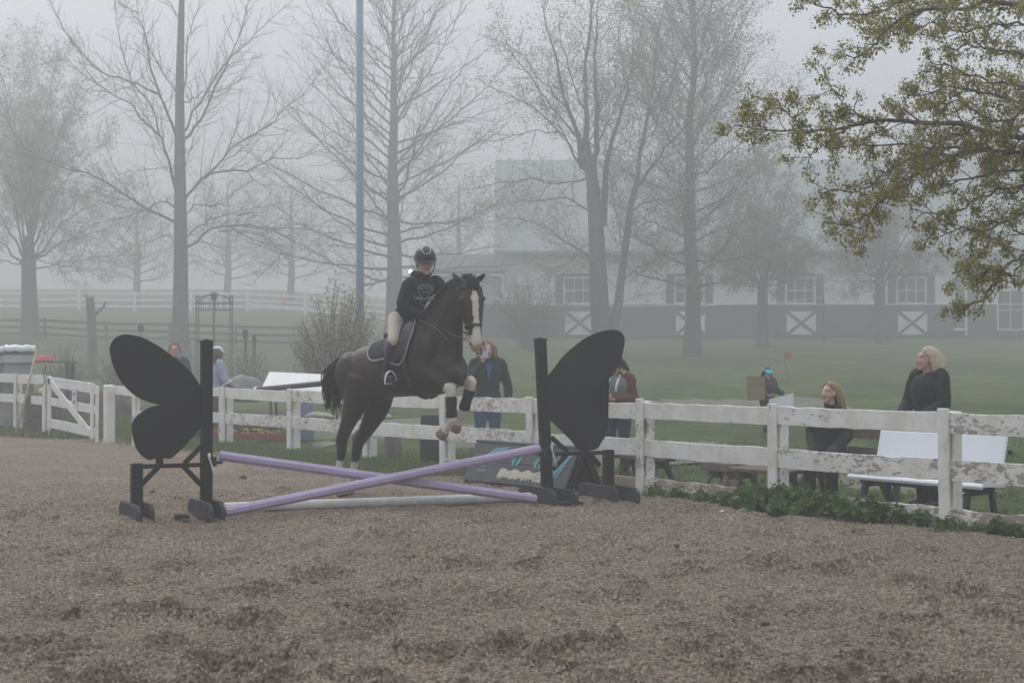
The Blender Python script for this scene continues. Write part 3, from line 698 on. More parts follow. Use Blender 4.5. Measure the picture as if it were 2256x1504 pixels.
# -- 6., 7. two small spreading trees in front of the barn
def vase_tree(name, label, px, Y, ybase, yfork, r0, tips, lm, cnt=64.0, size=.08, group=None, wan=.7, K=None, lean=0):
    base = at(px, ybase, Y); base[2] = tz(base[0], base[1]) - .1
    pts = [base, at(px + lean * .4, (ybase + yfork) / 2, Y), at(px + lean, yfork, Y), at(px + lean, yfork - 25, Y)]
    lims = []
    for (tx, ty, r) in tips:
        fy = yfork + rng.rand() * 20 - 8; x0 = px + lean
        lims.append((pxlimb([(x0, fy), (x0 + (tx - x0) * .28, fy - (fy - ty) * .30), (x0 + (tx - x0) * .6, fy - (fy - ty) * .62), (tx, ty)], Y, wan), r, .011))
    return make_tree(name, label, (pts, [r0 * 1.15, r0, r0 * .85, r0 * .6]), lims, (m_bark, m_twig), K or dict(K2, spacing=.36, lenf=.38), dict(K3, spacing=.48), (cnt, size, .17, lm), group=group)
vase_tree('small_tree', 'small leafing tree with a forked trunk between the second and third barn windows', 1680, 52.0 * KF, 790, 640, .19,
          [(1572, 560, .07), (1590, 450, .07), (1640, 380, .08), (1690, 350, .08), (1745, 370, .08), (1800, 430, .07), (1830, 520, .06), (1790, 600, .05), (1560, 620, .06), (1610, 520, .06), (1720, 470, .06), (1670, 460, .06), (1770, 545, .05), (1545, 520, .05)], m_leaf_olive)
vase_tree('small_tree', 'small spreading tree with reddish-grey buds in front of the third barn window', 1938, 55.0 * KF, 765, 620, .20,
          [(1790, 560, .07), (1815, 470, .07), (1860, 390, .08), (1925, 350, .08), (1990, 360, .08), (2050, 430, .07), (2090, 520, .06), (2060, 590, .05), (1800, 620, .05), (1850, 560, .06), (1900, 470, .06), (1965, 460, .06), (2020, 540, .05), (1855, 660, .04)], m_leaf_redbud, 56)

# -- stump with a broken arm
st = at(203, 775, 42 * KF); st[2] = tz(st[0], st[1]) - .1
root = thing('tree_stump', 'sawn-off dead tree trunk with one short broken arm, left of the tall bare tree', 'tree stump', st)
tp = at(198, 655, 42 * KF)
mb = MB(); mb.tube(spline([st, st * .5 + tp * .5 + V((.06, 0, 0)), tp], 9), [.30, .25, .23, .22, .21, .205, .20, .20, .19], 12); mb.build('trunk', m_bark, root, True)
mb = MB(); mb.tube([at(203, 700, 71.40), at(212, 690, 71.57), at(228, 676, 71.74), at(233, 664, 71.74)], [.10, .08, .065, .05], 8); mb.build('limb', m_bark, root, True)
m_cut = mat('cut_wood', (.50, .38, .22), .8, .3, 9)
mb = MB(); mb.tube([at(196, 656, 71.32), at(187, 648, 71.23)], [.10, .085], 9); mb.tube([at(198, 655, 71.40), at(198.5, 654, 71.40)], [.185, .17], 12); mb.build('cut_face', m_cut, root)

# -- shrubs
def shrub(name, label, px, Y, half, ybase, ytop, lm, stems, cnt, size, seed):
    rs = np.random.RandomState(seed)
    base = at(px, ybase, Y); base[2] = tz(base[0], base[1]) - .05
    root = thing(name, label, 'shrub', base); accS = Acc(); LC = []
    top = at(px, ytop, Y)[2] - base[2]; hw = half * Y / FPX
    for i in range(stems):
        a = rs.rand() * 6.28; rr = math.sqrt(rs.rand()); tip = base + V((math.cos(a) * hw * rr, math.sin(a) * hw * rr * .8, top * (1 - .55 * rr ** 2) * (.75 + .3 * rs.rand())))
        st_ = base + V((math.cos(a) * .3 * rr, math.sin(a) * .3 * rr, 0)); mid = st_ * .5 + tip * .5 + V((0, 0, top * .12)) + rs.randn(3) * .05
        P = spline([st_, mid, tip], 8); accS.add(*tubes_np(P[None], np.linspace(.018, .006, 8)[None], 4))
        P2, R2 = children(P[None], np.linspace(.015, .006, 8)[None], spacing=.14, lenf=.25, ang=.7, up=.3, k=4, rr=.006, t0=.25, minlen=.15, rmin=.004)
        accS.add(*tubes_np(P2, R2, 3)); e = P2[:, 1:].reshape(-1, 3); LC.append(e[rs.randint(0, len(e), int(cnt))])
    link('stems', accS.mesh('stems'), m_twig, root)
    v, q = leaves_np(np.concatenate(LC), size, .06, rs); link('foliage', np_mesh('foliage', v, q), lm, root)
shrub('shrub', 'buff-leaved arching shrub at the foot of the blue-grey pole', 742, 40.0, 112, 830, 622, m_leaf_buff, 95, 60, .075, 4)
shrub('shrub', 'loose grey-brown shrub beside the barn, right of the horse\'s head', 1168, 50.0 * KF, 125, 775, 590, m_leaf_olive, 90, 55, .085, 9)

shrub('shrub', 'low dry brush behind the white gate, right of the sawn-off tree trunk', 262, 52.0, 62, 838, 742, m_leaf_olive, 46, 26, .07, 31)
shrub('shrub', 'low dry brush between the left-hand drum and the sawn-off tree trunk', 142, 54.0, 70, 838, 752, m_leaf_olive, 46, 24, .07, 32)
shrub('shrub', 'low tangled brush right of the metal arbor, behind the tarp mound', 545, 54.0, 60, 840, 748, m_leaf_buff, 40, 20, .07, 33)
# -- far-off trees, nearly lost in the fog: each its own crown and trunk
far = []
def far_tree(px, Y, ytop, half, seed, label, copyof=None):
    global rng
    b = at(px, 700, Y); zb = tz(b[0], b[1]); top = at(px, ytop, Y)[2]; H = top - zb; hw = half * Y / FPX
    if copyof is None:
        keep = rng; rng = np.random.RandomState(seed)
        base = V((b[0], b[1], zb - .2)); pts = [base, base + V((.1, 0, H * .4)), base + V((0, .1, H * .75)), base + V((.1, 0, H * .97))]
        lims = []
        for i in range(26):
            f = .22 + .72 * i / 26; az = i * 2.4; e = .35 + .6 * f
            p = base + V((0, 0, H * f)); sp = hw * (1.15 - .7 * f ** 2)
            lims.append((np.array([p, p + V((math.cos(az) * sp * .5, math.sin(az) * sp * .5, sp * .30 * e)), p + V((math.cos(az) * sp, math.sin(az) * sp, sp * .8 * e))]), .09 * (1.1 - f), .02))
        o = make_tree('far_tree', label, (pts, [.22, .17, .09, .03]), lims, (m_bark, m_twig), dict(spacing=.7, lenf=.4, ang=.7, up=.4, k=4, rr=.03, t0=.15, minlen=.6, rmin=.018),
                      dict(spacing=.7, lenf=.4, ang=.8, up=.3, k=3, rr=.018, minlen=.4, rmin=.012), (8, .16, .40, m_leaf_olive), group='foggy trees far beyond the paddocks')
        rng = keep; return o
FT = [(2060, 132, 262, 150, 'hazy tall tree behind the barn, left of the maple boughs'), (1890, 136, 275, 120, 'hazy tree behind the barn above the small spreading tree'),
      (2230, 130, 258, 150, 'hazy tree behind the barn, hidden half behind the maple boughs'), (500, 148, 410, 130, 'faint rounded tree far beyond the white paddock fence'),
      (640, 152, 400, 120, 'faint tree beyond the paddock, left of the blue-grey pole'), (1010, 150, 385, 120, 'faint tree beyond the shed behind the rider'), (300, 145, 430, 120, 'faint tree beyond the budding tree')]
for i, (px, Y, yt, hw, lab) in enumerate(FT): far_tree(px, Y, yt, hw, 40 + i, lab)

# -- the maple whose boughs hang in from the right
YM = 12.8; om, sm_ = (1600, 0), .479
mroot = V((7.7, 14.6, 0)); mroot[2] = tz(mroot[0], mroot[1]) - .1
root = thing('maple_tree', 'near maple with leafy flowering boughs hanging in at the upper right', 'tree', mroot)
tp_ = spline([(*mroot, .30), (7.6, 14.5, 2.2, .25), (7.7, 14.3, 4.5, .2), (7.6, 14.2, 7.5, .1), (7.7, 14.2, 9.5, .03)], 20)
v, q = tubes_np(tp_[None, :, :3], tp_[None, :, 3], 14); link('trunk', np_mesh('trunk', v, q, smooth=True), m_bark, root)
BG = [([(1900, 700), (1700, 650), (1370, 640), (1100, 580), (900, 565), (800, 560), (700, 562), (560, 585), (400, 605), (300, 600), (150, 592), (50, 580)], .055, 12.4),
      ([(1900, 760), (1600, 720), (1370, 700), (1000, 682), (850, 665), (650, 660), (500, 682)], .035, 12.9),
      ([(1900, 720), (1500, 690), (1370, 705), (1150, 700), (1000, 740), (900, 790), (810, 850), (720, 930), (640, 1000), (560, 1035), (470, 1010)], .035, 12.6),
      ([(1050, 720), (900, 700), (800, 760), (700, 820), (640, 860), (560, 880), (450, 880)], .022, 12.9),
      ([(1900, 400), (1600, 150), (1370, 20), (1200, 22), (1000, 40), (850, 60), (720, 150), (680, 200), (600, 250), (520, 270)], .045, 12.7),
      ([(1000, 40), (930, 45), (800, 120), (700, 140), (620, 155)], .02, 12.9), ([(1500, -60), (1200, -40), (900, -10), (700, 60), (560, 70), (430, 30), (340, -5)], .035, 13.2),
      ([(1900, 1000), (1600, 1120), (1370, 1180), (1300, 1230), (1240, 1300), (1180, 1370), (1090, 1440)], .03, 12.2), ([(1370, 1190), (1310, 1270), (1230, 1240), (1160, 1270), (1080, 1240)], .018, 12.3),
      ([(1900, 950), (1600, 1000), (1370, 990), (1200, 1060), (1100, 1050), (1030, 1070), (960, 1105)], .022, 12.7), ([(1700, 850), (1370, 860), (1200, 900), (1080, 960), (960, 980), (850, 965)], .028, 12.5),
      ([(1800, 600), (1500, 500), (1300, 470), (1150, 420), (1000, 410), (880, 440), (800, 460)], .03, 13.1), ([(1700, 350), (1400, 260), (1250, 230), (1120, 220), (990, 220)], .03, 12.6),
      ([(1700, 500), (1370, 400), (1250, 380), (1100, 340), (980, 300), (880, 360)], .028, 13.4), ([(1600, 100), (1400, 120), (1250, 110), (1080, 140), (940, 110), (850, 150)], .025, 13.3),
      ([(1900, 860), (1500, 800), (1250, 790), (1100, 830), (950, 850), (860, 830)], .028, 13.2), ([(1700, 1150), (1400, 1080), (1250, 1010), (1120, 1150), (1150, 1250)], .02, 13.0),
      ([(1800, 300), (1500, 330), (1300, 560), (1150, 520), (1050, 470), (960, 540)], .025, 12.2), ([(1100, 590), (980, 640), (900, 720), (830, 790), (780, 900)], .02, 12.2),
      ([(700, 562), (600, 520), (520, 440), (460, 370)], .016, 12.5), ([(400, 605), (300, 540), (230, 470)], .012, 12.3), ([(560, 585), (480, 650), (420, 700), (360, 720)], .014, 12.4), ([(180, 592), (130, 540), (110, 490)], .010, 12.4), ([(620, 880), (660, 960), (600, 1110)], .010, 12.8)]
CL = []
for pts, r, Yb in BG:
    P = pxlimb(pts, Yb, .12, om, sm_); P = spline(P, 22); P[1:] += rng.randn(21, 3) * .012
    acc = Acc(); rad = np.linspace(r * .5, .004, 22); acc.add(*tubes_np(P[None], rad[None], 7))
    P2, R2 = children(P[None], rad[None], spacing=.06, lenf=.14, ang=.75, up=.15, k=6, rr=.007, t0=.22, minlen=.16, rmin=.0035, grav=.1)
    acc.add(*tubes_np(P2, R2, 5))
    P3, R3 = children(P2, R2, spacing=.085, lenf=.45, ang=.8, up=.15, k=4, rr=.0035, t0=.15, minlen=.06, rmin=.0022)
    acc.add(*tubes_np(P3, R3, 4)); link('bough', acc.mesh('bough'), m_twig, root)
    CL.append(P3[:, -1]); CL.append(P2[:, -1]); CL.append(P[-1:]); CL.append(P3[::3, 2])
C = np.concatenate(CL)
# clusters: a knot of small leaves hanging and spreading from each shoot end
per = 44; cc = np.repeat(C, per, 0); d = rng.randn(len(cc), 3); d[:, 2] = d[:, 2] * .8 - .25; d /= np.linalg.norm(d, axis=1, keepdims=True)
ln = (.012 + .017 * rng.rand(len(cc)))[:, None] * np.repeat(.7 + .6 * rng.rand(len(C)), per)[:, None]
w = np.cross(d, rng.randn(len(cc), 3)); w /= np.linalg.norm(w, axis=1, keepdims=True); nr = np.cross(d, w)
off = rng.randn(len(cc), 3) * .028; p0_ = cc + off; 
vs = np.stack([p0_, p0_ + d * ln * .55 + w * ln * .36 + nr * ln * .06, p0_ + d * ln - V((0, 0, 1)) * ln * .25, p0_ + d * ln * .55 - w * ln * .36 + nr * ln * .06], 1).reshape(-1, 3)
link('foliage', np_mesh('foliage', vs, np.arange(len(vs)).reshape(-1, 4)), m_leaf_maple, root)
# ------------------------------------------------------------------ rail fences
def peel_mat(name, paint=(.76, .75, .72), wood=(.40, .37, .33), amount=.46, dirt=.5, zs=2.6):
    m = bpy.data.materials.new(name); m.use_nodes = True; t = m.node_tree; b = t.nodes['Principled BSDF']
    b.inputs['Roughness'].default_value = .7; b.inputs['Specular IOR Level'].default_value = .25
    co = N(t, 'ShaderNodeTexCoord'); mp = N(t, 'ShaderNodeMapping'); mp.inputs['Scale'].default_value = (1, 1, zs); t.links.new(co.outputs['Object'], mp.inputs[0])
    n1 = N(t, 'ShaderNodeTexNoise'); n1.inputs['Scale'].default_value = 8; n1.inputs['Detail'].default_value = 8; n1.inputs['Roughness'].default_value = .72; n1.inputs['Distortion'].default_value = .6
    n2 = N(t, 'ShaderNodeTexNoise'); n2.inputs['Scale'].default_value = 1.3; n2.inputs['Detail'].default_value = 3
    ad = N(t, 'ShaderNodeMath', operation='ADD'); mu = N(t, 'ShaderNodeMath', operation='MULTIPLY'); mu.inputs[1].default_value = .42
    oi = N(t, 'ShaderNodeObjectInfo'); om = N(t, 'ShaderNodeMath', operation='MULTIPLY_ADD'); om.inputs[1].default_value = .16; om.inputs[2].default_value = -.07; t.links.new(oi.outputs['Random'], om.inputs[0]); as_ = N(t, 'ShaderNodeMath', operation='ADD')
    t.links.new(mp.outputs[0], n1.inputs[0]); t.links.new(co.outputs['Object'], n2.inputs[0]); t.links.new(n2.outputs[0], mu.inputs[0]); t.links.new(mu.outputs[0], ad.inputs[0]); t.links.new(n1.outputs[0], ad.inputs[1])
    cr = N(t, 'ShaderNodeValToRGB'); e = cr.color_ramp.elements; e[0].position = amount + .14; e[0].color = (0, 0, 0, 1); e[1].position = amount + .19; e[1].color = (1, 1, 1, 1); t.links.new(ad.outputs[0], as_.inputs[0]); t.links.new(om.outputs[0], as_.inputs[1]); t.links.new(as_.outputs[0], cr.inputs[0])
    n3 = N(t, 'ShaderNodeTexNoise'); n3.inputs['Scale'].default_value = 3.5; n3.inputs['Detail'].default_value = 7; n3.inputs['Roughness'].default_value = .7; t.links.new(co.outputs['Object'], n3.inputs[0])
    cp = N(t, 'ShaderNodeValToRGB'); e = cp.color_ramp.elements; e[0].position = .32; e[0].color = (*[c * (1 - dirt * f) for c, f in zip(paint, (.42, .5, .62))], 1); e[1].position = .58; e[1].color = (*paint, 1); t.links.new(n3.outputs[0], cp.inputs[0])
    cw = N(t, 'ShaderNodeValToRGB'); e = cw.color_ramp.elements; e[0].position = .3; e[0].color = (*[c * .75 for c in wood], 1); e[1].position = .7; e[1].color = (*wood, 1); t.links.new(n1.outputs[0], cw.inputs[0])
    mx = N(t, 'ShaderNodeMix', data_type='RGBA'); t.links.new(cr.outputs[0], mx.inputs['Factor']); t.links.new(cw.outputs[0], mx.inputs['A']); t.links.new(cp.outputs[0], mx.inputs['B']); t.links.new(mx.outputs['Result'], b.inputs['Base Color'])
    bp = N(t, 'ShaderNodeBump'); bp.inputs['Strength'].default_value = .5; bp.inputs['Distance'].default_value = .004; t.links.new(cr.outputs[0], bp.inputs['Height']); t.links.new(bp.outputs[0], b.inputs['Normal'])
    return m
m_peel = peel_mat('peeling_white_paint', amount=.462)
m_peelpost = peel_mat('peeling_post_paint', wood=(.42, .39, .34), amount=.43, zs=.7)
m_white = peel_mat('chalky_white_paint', amount=.30, dirt=.35)
m_kick = peel_mat('bare_kickboard', amount=.60, wood=(.36, .31, .26))
m_oldwood = mat('weathered_wood', (.20, .175, .15), .9, .5, 5, bump=.5, bscale=40, stretch=(1, 1, 3))
m_greywood = mat('grey_wood', (.115, .105, .095), .9, .5, 6, bump=.5, bscale=40)
rf = np.random.RandomState(21)
def board(mb, a, b, h, t, nrm, seg=14, wob=.004, sag=.0):
    """rail from a to b (centres of its height), h tall, t thick, with slightly uneven edges"""
    a, b, nrm = V(a), V(b), unit(nrm); vs = []; F = []
    for i in range(seg + 1):
        f = i / seg; c = a + (b - a) * f; c = c - V((0, 0, sag * 4 * f * (1 - f)))
        zt, zb = h / 2 + rf.randn() * wob, -h / 2 + rf.randn() * wob * .7
        e = .004
        for (zz, dd) in ((zt, -t / 2 + e), (zt - e, -t / 2), (zb + e, -t / 2), (zb, -t / 2 + e), (zb, t / 2 - e), (zb + e, t / 2), (zt - e, t / 2), (zt, t / 2 - e)):
            vs.append(c + V((0, 0, zz)) + nrm * dd)
    for i in range(seg):
        for j in range(8): p, q = i * 8 + j, i * 8 + (j + 1) % 8; F.append((p, p + 8, q + 8, q))
    F.append(tuple(range(8))); F.append(tuple(seg * 8 + j for j in range(8))[::-1]); return mb.add(vs, F)
def rail_fence(root, posts, nrm, rails, mats, zb=None, h=1.14, kick=None, pw=.13, bw=.13, batten=True, skip=()):
    """posts: [(x,y)]; nrm points to the far side; rails: [(z centre, height)]"""
    m_r, m_k = mats; m_p = m_peelpost; nrm = unit(V((*nrm, 0))); d = unit(V((*(V(posts[-1]) - V(posts[0])), 0)))
    zb = zb or [0] * len(posts)
    for i, (x, y) in enumerate(posts):
        z0 = zb[i]; hh = h + rf.randn() * .012; tl = rf.randn() * .008
        ax = [d, nrm, [0, 0, 1]]
        mb = MB(); mb.box(V((x, y, z0 + hh / 2 - .2)) + nrm * (pw / 2 + .022) + d * .0, (pw, pw, hh + .36), ax, ch=.008); mb.build('post', m_p, root)
        if batten:
            mb = MB(); v0 = mb.box(V((x, y, z0 + hh / 2 + .012 - .05)) - nrm * .040 , (bw, .038, hh + .10), [unit(d + V((0, 0, tl))), nrm, unit(V((0, 0, 1)) - d * tl)], ch=.006); mb.build('batten', m_p, root)
    for i in range(len(posts) - 1):
        a, b = V(posts[i]), V(posts[i + 1]); g_ = .004
        for k, (zc, hh) in enumerate(rails):
            if (i, k) in skip: continue
            mb = MB(); u = unit(b - a)
            board(mb, (*(a + u * g_), zb[i] + zc + rf.randn() * .008), (*(b - u * g_), zb[i + 1] + zc + rf.randn() * .008), hh, .038, nrm, sag=.006); mb.build('rail', m_r, root)
        if kick and i in kick:
            mb = MB(); board(mb, (*(a + u * .02), zb[i] + .085 + rf.randn() * .012), (*(b - u * .02), zb[i + 1] + .085 + rf.randn() * .012), .20, .04, nrm, wob=.008); mb.build('kickboard', m_k, root)
nF = (.838, .5453)
LX = lambda Y: 4.255 - .6506 * (Y - 15.56)
PY = [11.5, 13.52, 15.56, 17.62, 19.63, 21.69, 23.64, 25.7, 28.1, 30.6]
posts = [(LX(y), y) for y in PY]
fr = thing('rail_fence', 'long peeling white rail fence between the arena and the spectators', 'fence', (*posts[4], 0))
RAILS = [(1.02, .20), (.56, .21)]
rail_fence(fr, posts, nF, RAILS, (m_peel, m_kick), kick=(0, 1, 2, 3, 4, 5))
# the short run that turns toward the gate
pA = at(287, 984, 30.4)
fr2 = thing('rail_fence', 'short white rail fence behind the left butterfly wing', 'fence', (-6.4, 30.6, 0))
rail_fence(fr2, [(-5.62, 30.75), (pA[0], 30.75), (-8.42, 33.2)], (.2, 1), [(1.05, .18), (.56, .20)], (m_white, m_kick), skip=((1, 1),), bw=.11)
# left of the gate
fr3 = thing('rail_fence', 'white rail fence left of the white gate', 'fence', (-11, 36, .2))
pl = [(-10.28, 35.0), (-11.35, 36.4), (-13.0, 38.4), (-14.6, 40.4)]
rail_fence(fr3, pl, (.5, .86), [(1.06, .20), (.60, .19)], (m_white, m_kick), zb=[.18, .2, .22, .3], h=1.15)
# gate
A = V((-10.12, 34.75, .17)); B = V((-8.55, 32.55, .05)); gd = unit(B - A); gn = unit(V((gd[1], -gd[0], 0))); gn = -gn if gn[1] > 0 else gn
gate = thing('gate', 'white wooden gate with a diagonal brace between the two fence runs', 'gate', (A + B) / 2)
L = np.linalg.norm(B - A); ax = [gd, -gn, [0, 0, 1]]
for f in (0, 1):
    c = A + gd * (L * f + (.07 if f == 0 else -.07)); mb = MB(); mb.box(c + V((0, 0, .57)) + gn * .025, (.13, .035, 1.14), ax, ch=.006); mb.build('stile', m_white, gate)
for zc, hh in ((1.03, .21), (.60, .17), (.13, .20)):
    mb = MB(); board(mb, A + V((0, 0, zc)), B + V((0, 0, zc)), hh, .035, -gn); mb.build('rail', m_white, gate)
mb = MB(); mb.beam(A + gd * .16 + V((0, 0, 1.02)) + gn * .028, B - gd * .16 + V((0, 0, .10)) + gn * .028, .16, .03, up=gn, ch=.005); mb.build('brace', m_white, gate)
m_iron = mat('dark_iron', (.04, .04, .04), .6, metal=.5)
mb = MB(); mb.box(A + gd * .12 + V((0, 0, 1.04)) + gn * .055, (.06, .02, .11), ax); mb.build('latch', m_iron, gate)
ch_ = A + gd * -.03 + gn * .07
mb = MB(); mb.tube([ch_ + V((0, 0, 1.35)), ch_ + V((-.04, 0, 1.2)), ch_ + V((-.02, 0, 1.02)), ch_ + V((-.08, 0, .92))], .012, 6); mb.build('chain', m_iron, gate, True)
gp = thing('gate_post', 'thick white gate post with worn edges on the right of the gate', 'post', (-8.35, 32.45, 0))
mb = MB(); mb.box((-8.19, 32.32, .48), (.19, .19, 1.36), ax, ch=.02); mb.build('post', m_white, gp)
mb = MB(); mb.box((-8.47, 32.45, .47), (.09, .05, 1.34), ax, ch=.01); mb.build('board', m_white, gp)
m_paper = mat('paper', (.74, .75, .78), .7); m_ink = mat('ink', (.10, .11, .14), .8)
np_ = A + gd * (L * .62) + gn * .05 + V((0, 0, .80))
nt_ = thing('notice', 'small white paper notice with dark print tied to the gate', 'notice', np_)
MB().box(np_, (.24, .008, .40), ax).build('sheet', m_paper, nt_)
mb = MB()
for k in range(6): mb.box(np_ + gn * .006 + V((0, 0, .14 - k * .055)), (.10 + .04 * (k % 3), .004, .018), ax)
for k in range(2): mb.box(np_ + gn * .0062 + V((0, 0, .05 - k * .16)) + gd * .0, (.07, .004, .05), ax)
mb.build('print', m_ink, nt_)

# far fences
m_fwhite = mat('vinyl_white', (.78, .79, .8), .5)
ff = thing('paddock_fence', 'far white three-rail paddock fence on the rise, dim in the fog', 'fence', (-13, 77 * KF, tz(-13, 77 * KF)))
fp = [(x * KF * 1.1, (68.5 - x * .12) * KF * 1.1) for x in np.arange(-27, -3.5, 2.56)]
for i, (x, y) in enumerate(fp):
    z = tz(x, y); MB().box((x, y, z + .72), (.19, .19, 1.75), ch=.01).build('post', m_fwhite, ff); MB().lathe((x, y, z + 1.595), [(.12, 0), (.12, .02), (.0, .07)], 4).build('post_cap', m_fwhite, ff)
    if i:
        for zz in (.42, .94, 1.46):
            mb = MB(); mb.beam((*fp[i - 1], tz(*fp[i - 1]) + zz), (x, y, z + zz), .05, .18); mb.build('rail', m_fwhite, ff)
df = thing('board_fence', 'dark brown board fence running down the slope behind the bare tree', 'fence', (-12, 57 * KF, tz(-12, 57 * KF)))
fp = [(x * KF, (58 - (x + 20) * .42) * KF) for x in np.arange(-24, -5.0, 2.45)]
m_brown = mat('brown_board', (.095, .075, .06), .9, .4, 3)
for i, (x, y) in enumerate(fp):
    z = tz(x, y); MB().box((x, y, z + .55), (.14, .14, 1.5), ch=.01).build('post', m_brown, df)
    if i:
        for zz in (.30, .70, 1.12):
            mb = MB(); mb.beam((fp[i - 1][0], fp[i - 1][1] - .1, tz(*fp[i - 1]) + zz), (x, y - .1, z + zz), .04, .17); mb.build('rail', m_brown, df)
# fallen ground rail and cone on the rise
p0, p1 = at(545, 669, 72 * KF), at(682, 679, 70 * KF)
fl = thing('ground_rail', 'white loose rail lying low in front of the far white paddock fence', 'rail', (p0 + p1) / 2)
MB().beam(p0, p1, .08, .14).build('rail', m_fwhite, fl)
for f in (.06, .94):
    q = p0 + (p1 - p0) * f; MB().box((q[0], q[1] + .12, q[2] - .22), (.1, .1, .5)).build('block', m_fwhite, fl)
m_cone = mat('cone_orange', (.75, .13, .09), .5); cp = at(625, 678, 73 * KF)
cn = thing('traffic_cone', 'orange-red traffic cone in front of the far white paddock fence', 'traffic cone', cp)
MB().lathe(cp, [(.19, .04), (.08, .65), (.06, .72), (.0, .73)], 14).build('cone', m_cone, cn, True); MB().box(cp + V((0, 0, .02)), (.38, .38, .04), ch=.01).build('base', m_cone, cn)
# lamp pole
m_pole = mat('pole_paint', (.24, .29, .34), .5, .15, 1.5)
YP = 41.0; b0 = at(793, 800, YP); b0[2] = tz(b0[0], b0[1])
lpn = thing('light_pole', 'tall blue-grey steel pole running up out of the picture behind the horse', 'pole', b0)
mb = MB(); mb.tube([b0 - V((0, 0, .3)), b0 + V((0, 0, 4)), b0 + V((-.03, 0, 14.5))], [.105, .10, .09], 14); mb.build('pole', m_pole, lpn, True)
mb = MB(); mb.box(b0 + V((0, 0, 14.5)), (1.6, .1, .1)); mb.build('crossarm', m_pole, lpn)
mb = MB(); mb.lathe(b0 + V((0, 0, -.02)), [(.2, 0), (.2, .03), (.1, .05)], 14); mb.build('base', m_pole, lpn)
for s_ in (-1, 1): mb = MB(); mb.box(b0 + V((s_ * .65, -.12, 14.35)), (.4, .3, .25), ch=.04); mb.build('floodlight', m_iron, lpn)

# ------------------------------------------------------------------ benches behind the fence
dF = V((.5453, -.8382, 0)); n3 = V((.8382, .5453, 0))
def plank_bench(name, label, c, length, z, w=.30, back=False, leg=.10, mtl=None, thick=.05, group=None, planks=2):
    """bench along the fence; c = middle of its front edge on the ground"""
    mtl = mtl or m_oldwood; c = V((c[0], c[1], 0)); c[2] = tz(c[0], c[1]) if arena_out(c[0], c[1]) > 1 else 0.0
    o = thing(name, label, 'bench', c, group); ax = [dF, n3, [0, 0, 1]]
    for k in range(planks):
        mb = MB(); mb.box(c + n3 * (w * (k + .5) / planks) + V((0, 0, z - thick / 2 + rf.randn() * .003)), (length + rf.randn() * .02, w / planks - .012, thick), ax, ch=.008); mb.build('seat_plank', mtl, o)
    for s_ in (-1, 1):
        for k in (0, 1):
            t0 = c + dF * s_ * (length / 2 - .16) + n3 * (w * (.32 + .36 * k)) + V((0, 0, z - thick)); b0_ = c + dF * s_ * (length / 2 - .10) + n3 * (w * (.5 + (k - .5) * 1.55)) + V((0, 0, -.06))
            mb = MB(); mb.beam(b0_, t0, .09, .045, up=n3, ch=.006); mb.build('leg', mtl, o)
        mb = MB(); mb.beam(c + dF * s_ * (length / 2 - .15) + n3 * .02 + V((0, 0, z - thick - .05)), c + dF * s_ * (length / 2 - .15) + n3 * (w - .02) + V((0, 0, z - thick - .05)), .04, .09, ch=.005); mb.build('cleat', mtl, o)
    if back:
        for s_ in (-1, 1):
            mb = MB(); mb.beam(c + dF * s_ * (length / 2 - .05) + n3 * (w + .03) + V((0, 0, .02)), c + dF * s_ * (length / 2 - .05) + n3 * (w + .20) + V((0, 0, z + .46)), .08, .05, up=dF, ch=.006); mb.build('back_post', mtl, o)
        for zz, ww in ((.18, .10), (.38, .12)):
            mb = MB(); mb.box(c + n3 * (w + .045 + .17 * (zz + .1) / .55) + V((0, 0, z + zz)), (length + .16, .04, ww), ax, ch=.006); mb.build('back_plank', mtl, o)
    return o
def gp_at(px, z, py): 
    q = gnd(px, py, z); return (q[0], q[1])
plank_bench('wooden_bench', 'low dark wooden bench half hidden behind the right butterfly stand', (1.62, 20.9), 1.0, .38, group=None, mtl=m_greywood)
plank_bench('wooden_bench', 'small thick-topped wooden stool bench between the two fence posts right of the butterfly', (2.58, 20.2), .62, .33, thick=.11, mtl=m_oldwood)
plank_bench('wooden_bench', 'low weathered plank bench left of the second fence post from the right', (2.86, 18.75), 1.0, .36, w=.36, mtl=m_oldwood)
plank_bench('wooden_bench', 'weathered wooden bench with a backrest that the seated woman uses', (3.62, 18.05), 1.25, .41, w=.38, back=True, mtl=m_oldwood)
# white bench with dark frame
m_bench = mat('bench_white', (.78, .80, .84), .35, .06, 30, spec=.5); m_bframe = mat('bench_frame', (.045, .047, .055), .5, metal=.3)
c = V((4.14, 16.50, 0)); wl = 1.85; wb = thing('white_bench', 'white metal bench with a dark frame behind the nearest fence panel', 'bench', c); ax = [dF, n3, [0, 0, 1]]
mb = MB(); mb.prism([(-.0, .375), (.02, .405), (.36, .385), (.36, .36), (.03, .37), (.01, .345)], c, n3, (0, 0, 1), dF, wl); mb.build('seat', m_bench, wb, bevel=.006)
bx_ = unit(n3 * .22 + V((0, 0, 1))); by_ = np.cross(bx_, dF)
mb = MB(); mb.box(c + n3 * .42 + V((0, 0, .66)), (wl - .12, .42, .03), [dF, bx_, by_], ch=.01); 
mb.build('backrest', m_bench, wb)
mb = MB(); mb.tube([c + n3 * .475 + V((0, 0, .875)) - dF * (wl / 2 - .06), c + n3 * .475 + V((0, 0, .875)) + dF * (wl / 2 - .06)], .022, 10); mb.build('backrest_roll', m_bench, wb, True)
